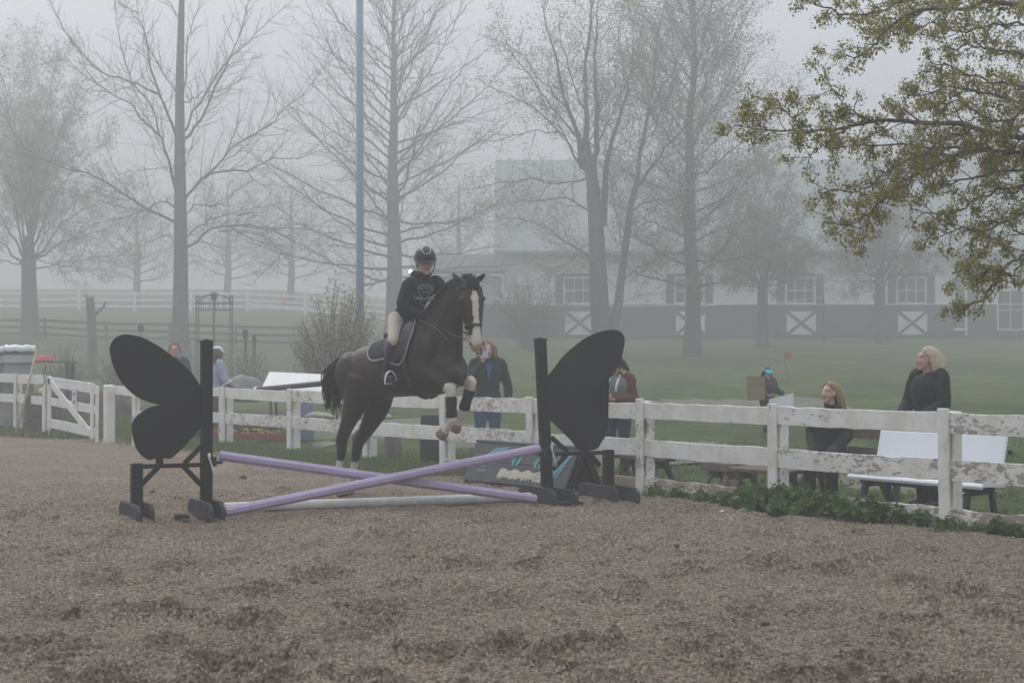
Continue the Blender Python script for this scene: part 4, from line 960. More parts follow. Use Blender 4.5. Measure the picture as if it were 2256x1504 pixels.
for s_ in (-1, 1):
    e = c + dF * s_ * (wl / 2 - .22)
    mb = MB(); mb.beam(e + n3 * .03 + V((0, 0, .30)), e + n3 * .42 + V((0, 0, .33)), .05, .07, ch=.006); mb.build('frame', m_bframe, wb)
    mb = MB(); mb.beam(e + n3 * .38 + V((0, 0, .30)), e + n3 * .53 + V((0, 0, .88)), .045, .05, up=dF, ch=.006); mb.build('frame', m_bframe, wb)
    for k in (0, 1):
        q = e + n3 * (.06 + .34 * k); mb = MB(); mb.beam(q + V((0, 0, .32)), q + n3 * (-.06 + .12 * k) + V((0, 0, -.02)), .055, .05, up=dF, ch=.006); mb.box(q + n3 * (-.08 + .16 * k) + V((0, 0, .0)), (.06, .13, .04), ax, ch=.01); mb.build('leg', m_bframe, wb)
    mb = MB(); mb.box(e + n3 * .50 + V((0, 0, .70)) + dF * s_ * .16, (.05, .03, .05), ax, ch=.005); mb.box(e + n3 * .45 + V((0, 0, .55)) + dF * s_ * .16, (.05, .03, .04), ax, ch=.005); mb.build('clip', m_bframe, wb)
mb = MB(); mb.beam(c - dF * (wl / 2 - .1) + n3 * .2 + V((0, 0, .33)), c + dF * (wl / 2 - .1) + n3 * .2 + V((0, 0, .33)), .22, .05, ch=.006); mb.build('beam', m_bframe, wb)

# ------------------------------------------------------------------ yard clutter on the left
def ground_pt(px, Y): 
    q = at(px, 800, Y); q[2] = tz(q[0], q[1]); return q
m_drum = mat('grey_drum', (.30, .31, .31), .6, .25, 3); m_bag = mat('white_bag', (.72, .74, .76), .35, spec=.5); m_red = mat('red_plastic', (.42, .06, .06), .45); m_dark = mat('dark_plastic', (.035, .037, .04), .6)
for px, Y, lab in ((42, 37.5, 'grey hooped rubbish drum with a white bag over its rim, behind the left fence'), (-22, 38.2, 'grey rubbish drum cut off by the left edge of the picture')):
    q = ground_pt(px, Y); kb = thing('concrete_block', 'plain concrete block hidden under the %s' % ('hooped rubbish drum' if px > 0 else 'drum at the left edge'), 'block', q); MB().box(q + V((0, 0, .30)), (.8, .7, .74), ch=.02).build('block', mat('concrete', (.30, .29, .28), .9, .3, 4), kb); q = q + V((0, 0, .672)); o = thing('rubbish_drum', lab, 'rubbish bin', q)
    prof = [(.30, 0), (.33, .03), (.335, .35), (.35, .36), (.35, .40), (.338, .41), (.345, .75), (.36, .76), (.36, .80), (.348, .81), (.352, 1.08), (.345, 1.10)]
    mb = MB(); mb.lathe(q, prof, 26); mb.build('drum', m_drum, o, True)
    for zz in (.385, .785): mb = MB(); mb.tube([q + V((.362 * math.cos(a), .362 * math.sin(a), zz + .02 * math.sin(a))) for a in np.linspace(0, 6.28, 25)], .014, 6, cap=False); mb.build('hoop', m_dark, o, True)
    mb = MB(); mb.lathe(q + V((0, 0, 1.04)), [(.365, 0), (.375, .05), (.37, .11), (.33, .15), (.30, .10)], 26)
    vs = mb.v[0]; vs[:, 2] += .015 * np.sin(np.arctan2(vs[:, 1] - q[1], vs[:, 0] - q[0]) * 7); vs[:, :2] += .010 * np.sin(np.arctan2(vs[:, 1] - q[1], vs[:, 0] - q[0]) * 11)[:, None]
    mb.build('bag', m_bag, o, True)
    mb = MB(); mb.lathe(q + V((0, 0, .97)), [(.357, 0), (.365, .02), (.365, .06), (.357, .08)], 26); mb.build('band', m_dark, o, True)
p0, p1 = at(80, 770, 35.6), at(27, 912, 35.0); p1[2] = tz(p1[0], p1[1])
br = thing('broom', 'wooden-handled broom leaning against the left fence', 'broom', p1)
mb = MB(); mb.tube([p0, (p0 + p1) / 2 + V((.02, 0, .02)), p1 + V((0, 0, .08))], .026, 8); mb.build('handle', mat('handle_wood', (.40, .31, .24), .7, .2, 8), br, True)
mb = MB(); mb.box(p1 + V((0, 0, .06)), (.30, .08, .12), ch=.02); mb.build('head', m_dark, br)
q = at(99, 790, 39.5); zz = tz(q[0], q[1]); tb = thing('garden_table', 'low dark slatted table behind the left fence', 'table', (q[0] + .1, 39.6, zz))
top = at(99, 797, 39.5)[2]
for k in range(4): mb = MB(); mb.box((q[0] + .1, 39.3 + k * .16, top), (1.25, .14, .04), ch=.006); mb.build('slat', m_greywood, tb)
for sx_ in (-1, 1):
    for sy_ in (0, 1): mb = MB(); mb.box((q[0] + .1 + sx_ * .52, 39.3 + sy_ * .46, (top + zz) / 2 - .08), (.08, .08, top - zz + .1)); mb.build('leg', m_greywood, tb)
rt = thing('red_basin', 'upturned red plastic basin on the low dark table', 'basin', (q[0], 39.5, top + .02))
mb = MB(); mb.lathe((q[0], 39.5, top + .022), [(.235, 0), (.24, .02), (.22, .03), (.20, .09), (.17, .13), (.0, .135)], 24); mb.build('basin', m_red, rt, True)
mb = MB(); mb.tube([(q[0] + .236 * math.cos(a), 39.5 + .236 * math.sin(a), top + .035) for a in np.linspace(0, 6.28, 25)], .012, 6, cap=False); mb.build('rim', m_red, rt, True)
m_ball = mat('ball_yellow', (.62, .64, .22), .6, .2, 20)
q = at(92, 862, 35.75); o = MB().ball(q, .085, 18, 12).build('ball', m_ball, None, True); tag(o, 'yellow-green ball wedged behind the rails left of the gate', 'ball')
sh = thing('wooden_crate', 'grey wooden crate behind the rails, carrying the yellow-green ball', 'crate', (q[0], q[1], tz(q[0], q[1])))
zt = q[2] - .085; z0 = tz(q[0], q[1])
for k in range(3):
    for s_ in (-1, 1): MB().box((q[0], q[1] + .1 + s_ * .2, z0 + (zt - z0) * (k + .5) / 3), (.7, .03, (zt - z0) / 3 - .03)).build('slat', m_greywood, sh)
for s_ in (-1, 1): MB().box((q[0] + s_ * .33, q[1] + .1, (z0 + zt) / 2 - .03), (.04, .36, zt - z0 - .04)).build('end_board', m_greywood, sh)
MB().box((q[0], q[1] + .1, zt - .012), (.72, .46, .024)).build('lid', m_greywood, sh)
# dark heap and boxes beyond
def rock(name, label, c, size, mtl, seed, cat='rock', group=None, parent=None):
    rs = np.random.RandomState(seed); bm = bmesh.new(); bmesh.ops.create_icosphere(bm, subdivisions=3, radius=1)
    ph = rs.rand(6) * 6; 
    for v in bm.verts:
        n_ = 1 + .16 * math.sin(v.co.x * 3 + ph[0]) + .13 * math.sin(v.co.y * 4 + ph[1]) * math.cos(v.co.z * 3 + ph[2]) + .07 * math.sin(v.co.x * 8 + v.co.y * 7 + ph[3])
        v.co = Vector((v.co.x * size[0] * n_, v.co.y * size[1] * n_, max(v.co.z, -.35) * size[2] * n_))
    me = bpy.data.meshes.new(name); bm.to_mesh(me); bm.free()
    o = link(name, me, mtl, parent); o.location = tuple(float(x) for x in c); me.polygons.foreach_set('use_smooth', [True] * len(me.polygons))
    if parent is None: tag(o, label, cat, group)
    return o
m_stone = mat('pale_stone', (.33, .30, .26), .9, .4, 5, bump=.6, bscale=30); m_mulch = mat('mulch', (.10, .085, .07), .95, .5, 7, bump=1., bscale=25); m_tarp = mat('grey_tarp', (.22, .215, .20), .8, .2, 4)
rock('rock', 'pale flat rock on the ground left of the horse\'s hind legs, behind the fence', at(836, 917, 27.5) - V((0, 0, .02)), (.26, .22, .09), m_stone, 1)
rock('rock', 'broad pale rock lying low behind the fence below the horse\'s tail', at(706, 918, 29.5), (.30, .22, .08), m_stone, 2)
rock('rock', 'small pale rock in the weeds in front of the horse\'s hind legs', gnd(735, 985, .05), (.36, .22, .10), m_stone, 3)
rock('mulch_heap', 'low dark heap of mulch behind the fence under the bare tree', ground_pt(570, 33.5) + V((0, 0, -.05)), (1.6, .8, .40), m_mulch, 4, 'heap')
rock('mulch_heap', 'dark heap of earth and prunings left of the gate', ground_pt(150, 40) + V((0, 0, .02)), (2.0, 1.0, .55), m_mulch, 5, 'heap')
rock('tarp_mound', 'rounded grey mound right of the person in the pale hoodie', at(515, 852, 34.5) + V((0, 0, -.15)), (.52, .4, .42), m_tarp, 6, 'mound')
m_tan = mat('tan_board', (.36, .32, .26), .8, .2, 4)
q = ground_pt(489, 35.2); o = thing('signboard', 'plain tan board on posts behind the person in the pale hoodie', 'board', q); tp = at(489, 788, 35.2)
MB().box((q[0], q[1], tp[2] - .32), (.30, .03, .64), ch=.006).build('board', m_tan, o)
for s_ in (-1, 1): MB().box((q[0] + s_ * .135, q[1] + .03, (q[2] + tp[2]) / 2), (.035, .03, tp[2] - q[2] + .1)).build('post', m_tan, o)
# pale table top leaning on its side, and the black pipe before it
pts = [at(575, 858, 32.2), at(756, 866, 31.4), at(765, 828, 31.9), at(594, 820, 32.8)]
m_table = mat('table_plastic', (.62, .62, .60), .5, .12, 3)
tt = thing('table_top', 'pale grey plastic table top leaning behind the fence left of the horse\'s tail', 'table', pts[0])
def quad_slab(p, th):
    p = [V(x) for x in p]; n_ = unit(np.cross(p[1] - p[0], p[3] - p[0])); mb = MB(); mb.add(np.array([x + n_ * th / 2 for x in p] + [x - n_ * th / 2 for x in p]), [(0, 1, 2, 3), (7, 6, 5, 4), (0, 4, 5, 1), (1, 5, 6, 2), (2, 6, 7, 3), (3, 7, 4, 0)]); return mb
quad_slab(pts, .05).build('top', m_table, tt, bevel=.018)
for f in (.12, .88):
    a = pts[0] + (pts[1] - pts[0]) * f; a2 = pts[3] + (pts[2] - pts[3]) * f; g0 = a2 * .5 + a * .5 + V((0, .35, 0)); g0[2] = tz(g0[0], g0[1])
    mb = MB(); mb.tube([a * .5 + a2 * .5 + V((0, .04, 0)), g0], .02, 8); mb.build('leg', m_iron, tt)
    g1 = a + V((0, .02, 0)); g1[2] = tz(g1[0], g1[1]); mb = MB(); mb.tube([a + V((0, .02, .02)), g1], .02, 8); mb.build('leg', m_iron, tt)
p0, p1 = at(566, 858, 30.55), at(760, 840, 27.3)
pp = thing('black_pipe', 'black pipe resting across the fence tops left of the horse\'s tail', 'pipe', p0)
mb = MB(); mb.tube([p0, p1], .05, 12); mb.build('pipe', m_dark, pp, True); mb = MB(); mb.tube([p0 + V((-.05, 0, -.01)), p0 + V((.01, 0, .0))], .062, 12); mb.build('end_cap', m_bag, pp, True)
# arbour of thin rods
Ya = 66.0; q0, q1 = ground_pt(432, Ya), ground_pt(507, Ya); ztop = at(470, 648, Ya)[2]; zsh = at(470, 668, Ya)[2]
ab = thing('garden_arbor', 'thin metal garden arbor with a curved top right of the bare tree', 'arbor', (q0 + q1) / 2)
for dy in (0, .5):
    for q in (q0, q1): mb = MB(); mb.tube([q + V((0, dy, -.1)), V((q[0], q[1] + dy, zsh + .35))], .026, 6); mb.build('upright', m_iron, ab)
    xs_ = np.linspace(q0[0], q1[0], 15); mb = MB(); mb.tube([(x, Ya + dy, zsh + (ztop - zsh) * math.sin(math.pi * (i / 14)) ** .5) for i, x in enumerate(xs_)], .02, 6); mb.build('arch', m_iron, ab)
    mb = MB()
    for z_ in (zsh, zsh - .28, tz(q0[0], Ya) + .62): MB().tube([(q0[0], Ya + dy, z_), (q1[0], Ya + dy, z_)], .016, 5).build('crossbar', m_iron, ab)
    for x in xs_[2:-1:3]: mb.tube([(x, Ya + dy, zsh - .28), (x, Ya + dy, zsh + .22)], .014, 5)
    tag(mb.build('bars', m_iron, ab), kind='stuff')
mb = MB()
for i in range(0, 15, 3): mb.tube([(xs_[i], Ya, zsh + (ztop - zsh) * math.sin(math.pi * (i / 14)) ** .5), (xs_[i], Ya + .5, zsh + (ztop - zsh) * math.sin(math.pi * (i / 14)) ** .5)], .014, 5)
mb.build('rung', m_iron, ab)
mp = thing('bird_feeder', 'slim post with a feeder standing inside the metal arbor', 'bird feeder', ground_pt(471, Ya + .25)); zt = at(470, 655, Ya)[2]
MB().tube([V(mp.location), (mp.location.x, mp.location.y, zt)], .05, 8).build('post', m_greywood, mp); MB().lathe((mp.location.x, mp.location.y, zt - .1), [(.06, 0), (.13, .04), (.13, .22), (.2, .24), (.02, .36)], 10).build('feeder', m_iron, mp)
for px, y0, lab in ((310, 722, 'thin garden stake with a dark rounded top left of the bare tree'),):
    q = ground_pt(px, 58); t_ = at(px, y0, 58); o = thing('garden_stake', lab, 'stake', q); MB().tube([q, t_], .02, 6).build('stake', m_iron, o); MB().ball(t_, (.12, .07, .16)).build('top', m_iron, o, True)
for px, y0, w_, lab in ((541, 730, .12, 'dark square box on a post right of the metal arbor'), (560, 742, .10, 'dark green garden post, taller stake right of the boxed one')):
    q = ground_pt(px, 56); t_ = at(px, y0, 56); o = thing('garden_post', lab, 'post', q); MB().box((q[0], q[1], (q[2] + t_[2]) / 2), (.10, .10, t_[2] - q[2]), ch=.01).build('post', m_brown, o); MB().box(t_ - V((0, 0, .08)), (w_ * 1.4, w_ * 1.4, .28), ch=.01).build('box', m_dark, o)
# red edging with yellow flowers, yellow pot
m_yel = mat('yellow_flower', (.50, .36, .08), .7, .25, 30); m_redw = mat('red_edging', (.30, .09, .06), .8, .3, 6)
e0, e1 = V((-5.95, 31.6, .0)), V((-4.3, 31.0, .0)); fb = thing('flower_bed', 'narrow bed of yellow flowers edged with a red-brown board behind the fence', 'flower bed', (e0 + e1) / 2)
for k in (0, 1): MB().beam(e0 + V((0, .18 * k, .15)), e1 + V((0, .18 * k, .15)), .03, .13, ch=.004).build('edging', m_redw, fb)
mb = MB()
for k in range(60):
    f = rf.rand(); q = e0 + (e1 - e0) * f + V((0, .02 + .14 * rf.rand(), .26 + .05 * rf.randn())); mb.ball(q, (.03, .03, .02), 6, 4)
tag(mb.build('flowers', m_yel, fb), kind='stuff')
mb = MB()
for k in range(120):
    f = rf.rand(); q = e0 + (e1 - e0) * f + V((0, .02 + .14 * rf.rand(), .1)); mb.tube([q, q + V((rf.randn() * .03, rf.randn() * .02, .14))], .006, 3, cap=False)
tag(mb.build('stalks', m_leaf_weed, fb), kind='stuff')
q = gnd(268, 944, .06); o = thing('yellow_toy', 'yellow plastic dish lying on the ground right of the gate', 'dish', q - V((0, 0, .06)))
mb = MB(); mb.lathe(q - V((0, 0, .06)), [(.10, 0), (.17, .03), (.165, .09), (.10, .12), (.02, .13)], 18); mb.build('dish', m_yel, o, True)
mb = MB(); mb.tube([q + V((.16 * math.cos(a), .16 * math.sin(a), -.02)) for a in np.linspace(0, 6.28, 19)], .012, 6, cap=False); mb.build('rim', m_yel, o, True)
# things seen through the fence under the horse
m_blue = mat('blue_plastic', (.08, .28, .52), .4)
q = at(866, 937, 26.5); z0 = tz(q[0], q[1]); o = thing('blue_tub_lid', 'bright blue round plastic lid on a tree stump behind the horse\'s hind legs', 'lid', (q[0], q[1], q[2] - .05))
mb = MB(); mb.lathe(q - V((0, 0, .045)), [(.125, 0), (.137, .015), (.137, .05), (.125, .075), (.06, .09), (0, .092)], 24); mb.build('lid', m_blue, o, True)
mb = MB(); mb.tube([q + V((.131 * math.cos(a), .131 * math.sin(a), -.035)) for a in np.linspace(0, 6.28, 25)], .008, 6, cap=False); mb.build('rim', m_blue, o, True)
st_ = thing('log_stump', 'short log stump under the bright blue lid', 'log', (q[0], q[1], z0)); MB().lathe((q[0], q[1], z0 - .1), [(.17, 0), (.15, .1), (.145, q[2] - .047 - z0 + .1)], 14).build('log', m_bark, st_, True)
q = at(951, 930, 25.6); z0 = tz(q[0], q[1]); mk = thing('mounting_block', 'black plastic mounting block behind the horse\'s forelegs', 'mounting block', (q[0], q[1], z0)); zt = at(951, 912, 25.6)[2]
MB().box((q[0], q[1], (z0 + zt) / 2), (.34, .3, zt - z0), ch=.02).build('step', m_dark, mk); MB().box((q[0], q[1] - .27, (z0 + zt) / 2 - (zt - z0) * .25), (.34, .24, (zt - z0) * .5), ch=.02).build('step', m_dark, mk)
q = ground_pt(676, 30.6); t_ = at(676, 886, 30.6); o = thing('blue_bin', 'slim grey-blue barrel standing behind the fence left of the horse', 'barrel', q); MB().lathe(q, [(.13, 0), (.14, .04), (.14, t_[2] - q[2] - .04), (.12, t_[2] - q[2])], 16).build('barrel', mat('dull_blue', (.12, .17, .24), .6), o, True)
MB().lathe(V((q[0], q[1], t_[2])), [(.13, 0), (.13, .03), (.02, .05)], 16).build('lid', m_dark, o, True)
# red marker flag on the bank
q = ground_pt(1735, 47); t_ = at(1735, 784, 47); o = thing('marker_flag', 'small red marker flag on a wire on the grass bank', 'flag', q)
MB().tube([q, t_ + V((-.07, 0, .08))], .006, 5).build('wire', m_iron, o); mb = MB()
g6 = [(i / 5, j) for j in (0, 1) for i in range(6)]
vs = [t_ + V((-.07 + .19 * a, .02 * math.sin(a * 5), -.08 + .18 * b_)) for a, b_ in g6]; mb.add(vs + [x + V((0, .006, 0)) for x in vs], [(i, i + 1, i + 7, i + 6) for i in range(5)] + [(i + 13, i + 12, i + 18, i + 19) for i in range(5)]); mb.build('cloth', m_red, o, True)
# rope strung before the barn
m_rope = mat('pale_rope', (.62, .64, .66), .6); ra, rb = at(1180, 672, 57 * KF), at(1815, 655, 57 * KF)
rp_ = thing('rope_line', 'thin pale rope strung between two slim stakes in front of the barn', 'rope', (ra + rb) / 2)
mid = spline([ra, at(1400, 674, 57 * KF), at(1650, 670, 57 * KF), at(1720, 665, 57 * KF), rb], 20); MB().tube(mid, .022, 5).build('rope', m_rope, rp_)
for e in (ra, rb): MB().tube([(e[0], e[1], tz(e[0], e[1]) - .1), e + V((0, 0, .05))], .03, 6).build('stake', m_iron, rp_)
# ------------------------------------------------------------------ the jump
m_black = mat('black_paint', (.0095, .0095, .010), .62, .45, 3.5, spec=.22, bump=.15, bscale=50)
m_foot = mat('worn_black_foot', (.055, .055, .06), .85, .45, 7, col2=(.025, .025, .027), bump=.3)
m_purple = mat('lilac_paint', (.40, .335, .48), .55, .18, 5, spec=.35, bump=.1)
m_polew = mat('white_pole_paint', (.66, .66, .63), .6, .3, 4, bump=.15)
m_steel = mat('dull_steel', (.35, .35, .36), .45, metal=.7)
OJ = V((-3.21, 16.7, 0)); DJ = unit(V((3.546, 1.66, 0))); NJ = V((DJ[1], -DJ[0], 0))      # NJ looks toward the viewer
def jp(px, py, off=0.):
    """photo point on the plane of the jump (moved off along its normal) -> (s along the jump, z)"""
    O = OJ + NJ * off; u = (px - 1128) / FPX; s = (u * O[1] - O[0]) / (DJ[0] - u * DJ[1]); q = O + DJ * s
    return s, at(px, py, q[1])[2]
def jw(s, z, off=0.): return OJ + DJ * s + NJ * off + V((0, 0, z))
def stand(label, post, rear, wing, stub, braces, barpx, cup_z, side, feet_w=.94, foot_px=None):
    st0, _ = jp(*post); s0 = jp(foot_px, post[1])[0] if foot_px else st0; pax = unit(DJ * (st0 - s0) + V((0, 0, jp(*post)[1]))); zt = jp(*post)[1]; s1, _ = jp(*rear); zr = jp(*rear)[1]
    o = thing('jump_stand', label, 'jump stand', jw((s0 + s1) / 2, 0)); ax = [DJ, NJ, [0, 0, 1]]
    mb = MB(); mb.box(jw((s0 + st0) / 2, zt / 2 + .01), (.115, .10, zt - .02), [unit(np.cross(NJ, pax)), NJ, pax], ch=.006); mb.build('post', m_black, o)
    mb = MB(); mb.box(jw(st0, zt + .004), (.135, .12, .016), ax, ch=.003); mb.box(jw(st0, zt + .018), (.05, .05, .012), ax); mb.build('post_cap', m_iron, o)
    mb = MB(); mb.box(jw(s1, zr / 2 + .01), (.115, .10, zr - .02), ax, ch=.006); mb.build('rear_post', m_black, o)
    zb = jp(*barpx)[1]; mb = MB(); mb.box(jw((s0 + s1) / 2, zb), (abs(s1 - s0) - .12, .075, .045), ax, ch=.004); mb.build('rail', m_black, o)
    wq = [jp(*p) for p in wing]; q = spline(np.array(wq), 96)
    mb = MB(); mb.prism([(a, b_) for a, b_ in q], (OJ[0], OJ[1], 0), DJ, (0, 0, 1), NJ, .022); w_ = mb.build('butterfly_wing', m_black, o)
    wb_ = w_.modifiers.new('bevel', 'BEVEL'); wb_.width = .004; wb_.segments = 1; wb_.limit_method = 'ANGLE'; wb_.angle_limit = R(50)
    a, b_ = jp(*stub[0]), jp(*stub[1]); mb = MB(); mb.beam(jw(*a, -.03), jw(*b_, -.03), .04, .075, up=DJ, ch=.004); mb.build('wing_strut', m_black, o)
    for k, (p, r_) in enumerate(braces):
        a, b_ = jp(*p), jp(*r_); mb = MB(); mb.beam(jw(*a, -.004 * k), jw(*b_, -.004 * k), .05, .05, up=NJ, ch=.004); mb.build('brace', m_black, o)
    for s_ in (s0, s1):
        for e in (-1, 1):
            c = jw(s_ + e * .085, .085, -.0 + e * side * .10); prof = [(-feet_w / 2, 0), (-feet_w / 2 + .0, .12), (-feet_w / 2 + .09, .185), (feet_w / 2 - .09, .185), (feet_w / 2, .12), (feet_w / 2, 0)]
            mb = MB(); mb.prism([(x, z - .10) for x, z in prof], c, NJ, (0, 0, 1), DJ, .045); mb.build('foot', m_foot, o, bevel=.006)
    # cup with its pin and a dangling safety strap
    inn = 1 if side < 0 else -1
    mb = MB(); mb.box(jw(s0 + inn * .075, cup_z - .03, .01), (.04, .11, .10), ax, ch=.004); mb.lathe(jw(s0 + inn * .12, cup_z - .055, .01), [(.05, 0), (.055, .02), (.056, .03)], 12); mb.build('cup', m_iron, o)
    p = jw(s0 + .02, cup_z + .05, .056)
    mb = MB(); mb.tube(spline([p, p + NJ * .03 + V((-.01, 0, -.04)), p + V((.015, 0, -.10)) + NJ * .01, p + V((.05, 0, -.24)) + NJ * .012], 10), [.022, .03, .026, .022, .018, .018, .017, .015, .014, .010], 8, flat=.6); mb.build('strap', m_polew, o, True)
    return o
def c3(L): return [(220 + .319 * a, 700 + .319 * b_) for a, b_ in L]
def c4(L): return [(940 + .2726 * a, 720 + .2726 * b_) for a, b_ in L]
lw = c3([(712, 492), (695, 470), (640, 390), (560, 310), (470, 240), (380, 180), (290, 135), (210, 117), (150, 117), (105, 140), (78, 175), (68, 215), (78, 280), (100, 350), (140, 430), (190, 490), (250, 540), (320, 575), (408, 599), (412, 603), (350, 615), (290, 650), (245, 690), (222, 740), (225, 800), (245, 880), (280, 940), (330, 978), (360, 978), (390, 970), (440, 968), (490, 970), (540, 930), (600, 870), (650, 810), (690, 768), (712, 758)])
stand('black butterfly jump stand at the left end of the lilac poles', (455, 752), (302, 1020), lw, c3([(418, 955), (418, 1006)]),
      [c3([(585, 1005), (700, 885)]), c3([(575, 1020), (700, 1150)]), c3([(415, 1020), (285, 1155)])], (380, 1025), .60, -1)
rw = c4([(955, 420), (975, 400), (1030, 330), (1100, 240), (1200, 150), (1290, 85), (1380, 45), (1470, 25), (1540, 28), (1580, 55), (1598, 100), (1590, 170), (1565, 270), (1520, 360), (1450, 440), (1370, 510), (1268, 557), (1266, 562), (1340, 590), (1400, 620), (1440, 660), (1465, 710), (1462, 790), (1445, 870), (1410, 930), (1360, 990), (1230, 990), (1180, 930), (1110, 860), (1040, 790), (1000, 755), (955, 745)])
stand('black butterfly jump stand at the right end of the lilac poles', (1190, 748), (1340, 990), rw, c4([(1295, 970), (1295, 1010)]),
      [c4([(1005, 890), (1135, 1005)]), c4([(1020, 1150), (1140, 1020)]), c4([(1400, 1120), (1310, 1010)])], (1270, 998), .60, 1, foot_px=1207)
def pole(name, label, a, b, mtl, n=8, r=.055, roll=math.pi / 8):
    o = thing(name, label, 'jump pole', (V(a) + V(b)) / 2); mb = MB(); a, b = V(a), V(b); d = unit(b - a)
    mb.tube([a, a + d * .012, b - d * .012, b], [r * .88, r, r, r * .88], n, up=(0, 0, 1), roll=roll); mb.build('pole', mtl, o, n > 12, bevel=0 if n > 12 else .004)
    if n <= 12:
        for e, s_ in ((a, -1), (b, 1)): mb = MB(); mb.tube([e + d * s_ * .0005, e + d * s_ * .004], r * .80, n, up=(0, 0, 1), roll=roll); mb.build('end_face', m_purple, o)
    return o
pole('jump_pole', 'lilac eight-sided pole sloping down to the right, the rear one of the crossed pair', (-3.10, 16.86, .622), (.27, 18.08, .058), m_purple)
pole('jump_pole', 'lilac eight-sided pole sloping down to the left, crossing in front of the other', (.31, 18.24, .622), (-2.98, 16.50, .058), m_purple)
pole('ground_pole', 'round white pole lying on the sand under the crossed lilac poles', (-3.08, 17.02, .056), (.22, 18.35, .056), m_polew, 20, .056, 0)
for px, py, sz, lab in ((400, 1137, (.15, .10, .05), 'small black wooden block on the sand beside the left stand\'s foot'), (1256, 1107, (.28, .14, .035), 'flat black board on the sand behind the right stand\'s foot')):
    q = gnd(px, py, .02); o = MB().box(q, sz, [unit(V((1, .3, 0))), unit(V((-.3, 1, 0))), [0, 0, 1]], ch=.008).build('black_block', m_foot); tag(o, lab, 'block')
# painted coop panel by the fence: lilac-grey boards with hand-painted strokes
a0, b0 = V((-.66, 21.72, 0)), V((.66, 19.86, 0)); pd = unit(b0 - a0); pn = unit(V((-pd[1], pd[0], 0))); pn = -pn if pn[1] < 0 else pn
m_panel = mat('slate_paint', (.085, .088, .095), .8, .25, 5); m_teal = mat('teal_paint', (.10, .36, .36), .7, .35, 14); m_cream = mat('cream_paint', (.60, .58, .48), .8, .25, 18); m_sky = mat('pale_blue_paint', (.20, .36, .42), .7, .3, 12)
cp_ = thing('coop_jump', 'dark painted wedge-shaped jump panel with teal strokes and a cream fringe, by the fence', 'jump', (a0 + b0) / 2)
LP = np.linalg.norm(b0 - a0); hp_, lean = .52, .24; up_ = unit(pn * lean + V((0, 0, hp_))); SL = math.hypot(lean, hp_); fn = unit(np.cross(pd, up_)); fn = -fn if fn[1] > 0 else fn
for k in range(2): MB().box(a0 + pd * LP / 2 + up_ * SL * (.25 + .5 * k) + V((0, 0, .01)), (LP, SL / 2 - .006, .025), [pd, up_, np.cross(pd, up_)], ch=.004).build('panel', m_panel, cp_)
MB().box(a0 + pd * LP / 2 + pn * (lean + .04) + V((0, 0, hp_ + .015)), (LP + .06, .13, .03), [pd, pn, [0, 0, 1]], ch=.006).build('top_board', m_panel, cp_)
MB().box(a0 + pd * LP / 2 + pn * (2 * lean - .04 + .06) + V((0, 0, hp_ / 2)), (LP, .025, SL), [pd, np.cross(pd, unit(-pn * lean + V((0, 0, hp_)))), unit(-pn * lean + V((0, 0, hp_)))], ch=.004).build('back_panel', m_panel, cp_)
for e in (0.02, LP - .02):
    for s_ in (0, 1):
        q0 = a0 + pd * (e + (.03 if e > 1 else -.03)) + pn * (2 * lean * s_ + .04); q1 = a0 + pd * (e + (.03 if e > 1 else -.03)) + pn * (lean + .04) + V((0, 0, hp_ - .01)); MB().beam(q0, q1, .08, .05, up=pn, ch=.004).build('leg', m_black, cp_)
def on_panel(x, y, lift=.016): return a0 + pd * x + up_ * y + fn * lift + V((0, 0, .01))
def stroke(kind, pts, w):
    mb = mb3 if kind == 'c' else MB()
    P = spline(pts, 7); T = np.gradient(P, axis=0); T /= np.linalg.norm(T, axis=1, keepdims=True); Nn = np.stack([-T[:, 1], T[:, 0]], 1); ww = w * np.array([.5, .9, 1, 1, .95, .8, .3])[:, None]
    Lp = [on_panel(*p) for p in P + Nn * ww / 2] + [on_panel(*p) for p in (P - Nn * ww / 2)[::-1]]; Lq = [x + fn * .003 for x in Lp]; n = len(Lp)
    mb.add(np.array(Lp + Lq), [tuple(range(n, 2 * n))[::-1]] + [(i, (i + 1) % n, n + (i + 1) % n, n + i) for i in range(n)])
    if kind != 'c': mb.build('painted_stroke', m_teal if kind == 't' else m_sky, cp_)
mb3 = MB(); rp2 = np.random.RandomState(3)
for k in range(5): stroke('t' if k % 2 else 's', [(.20 + .055 * k, .27 + .012 * k), (.40 + .06 * k, .40 + .01 * k), (.55 + .07 * k, .50 + .005 * k)], .035)
for k in range(6): stroke('s' if k % 2 else 't', [(LP - .50 + .05 * k, .14), (LP - .40 + .05 * k, .28 + .02 * k), (LP - .30 + .05 * k, .50)], .032)
for (x0, y0, m_) in ((.30, .20, 3), (.26, .13, 6), (LP - .66, .16, 4), (LP - .70, .09, 5)):
    for k in range(m_): stroke('s', [(x0 + k * .035, y0), (x0 + k * .035 + .008, y0 + .03), (x0 + k * .035 + .024, y0 + .045)], .018)
for cx_, cy_, t_ in ((1.05, .34, .5), (1.55, .33, .62)):
    for s_ in (-1, 1): stroke('t', [(cx_ + s_ * .035, cy_ - .075), (cx_ + s_ * .06 + .02, cy_), (cx_ + s_ * .035 + .06, cy_ + .085)], .055)
for k in range(46):
    x = .78 + k * .0215; h_ = .10 + .05 * rp2.rand(); stroke('c', [(x + .01, .20 + .015 * math.sin(k * .5)), (x, .14), (x - .012 + rp2.randn() * .01, .20 - h_)], .030)
tag(mb3.build('painted_fringe', m_cream, cp_), kind='stuff')

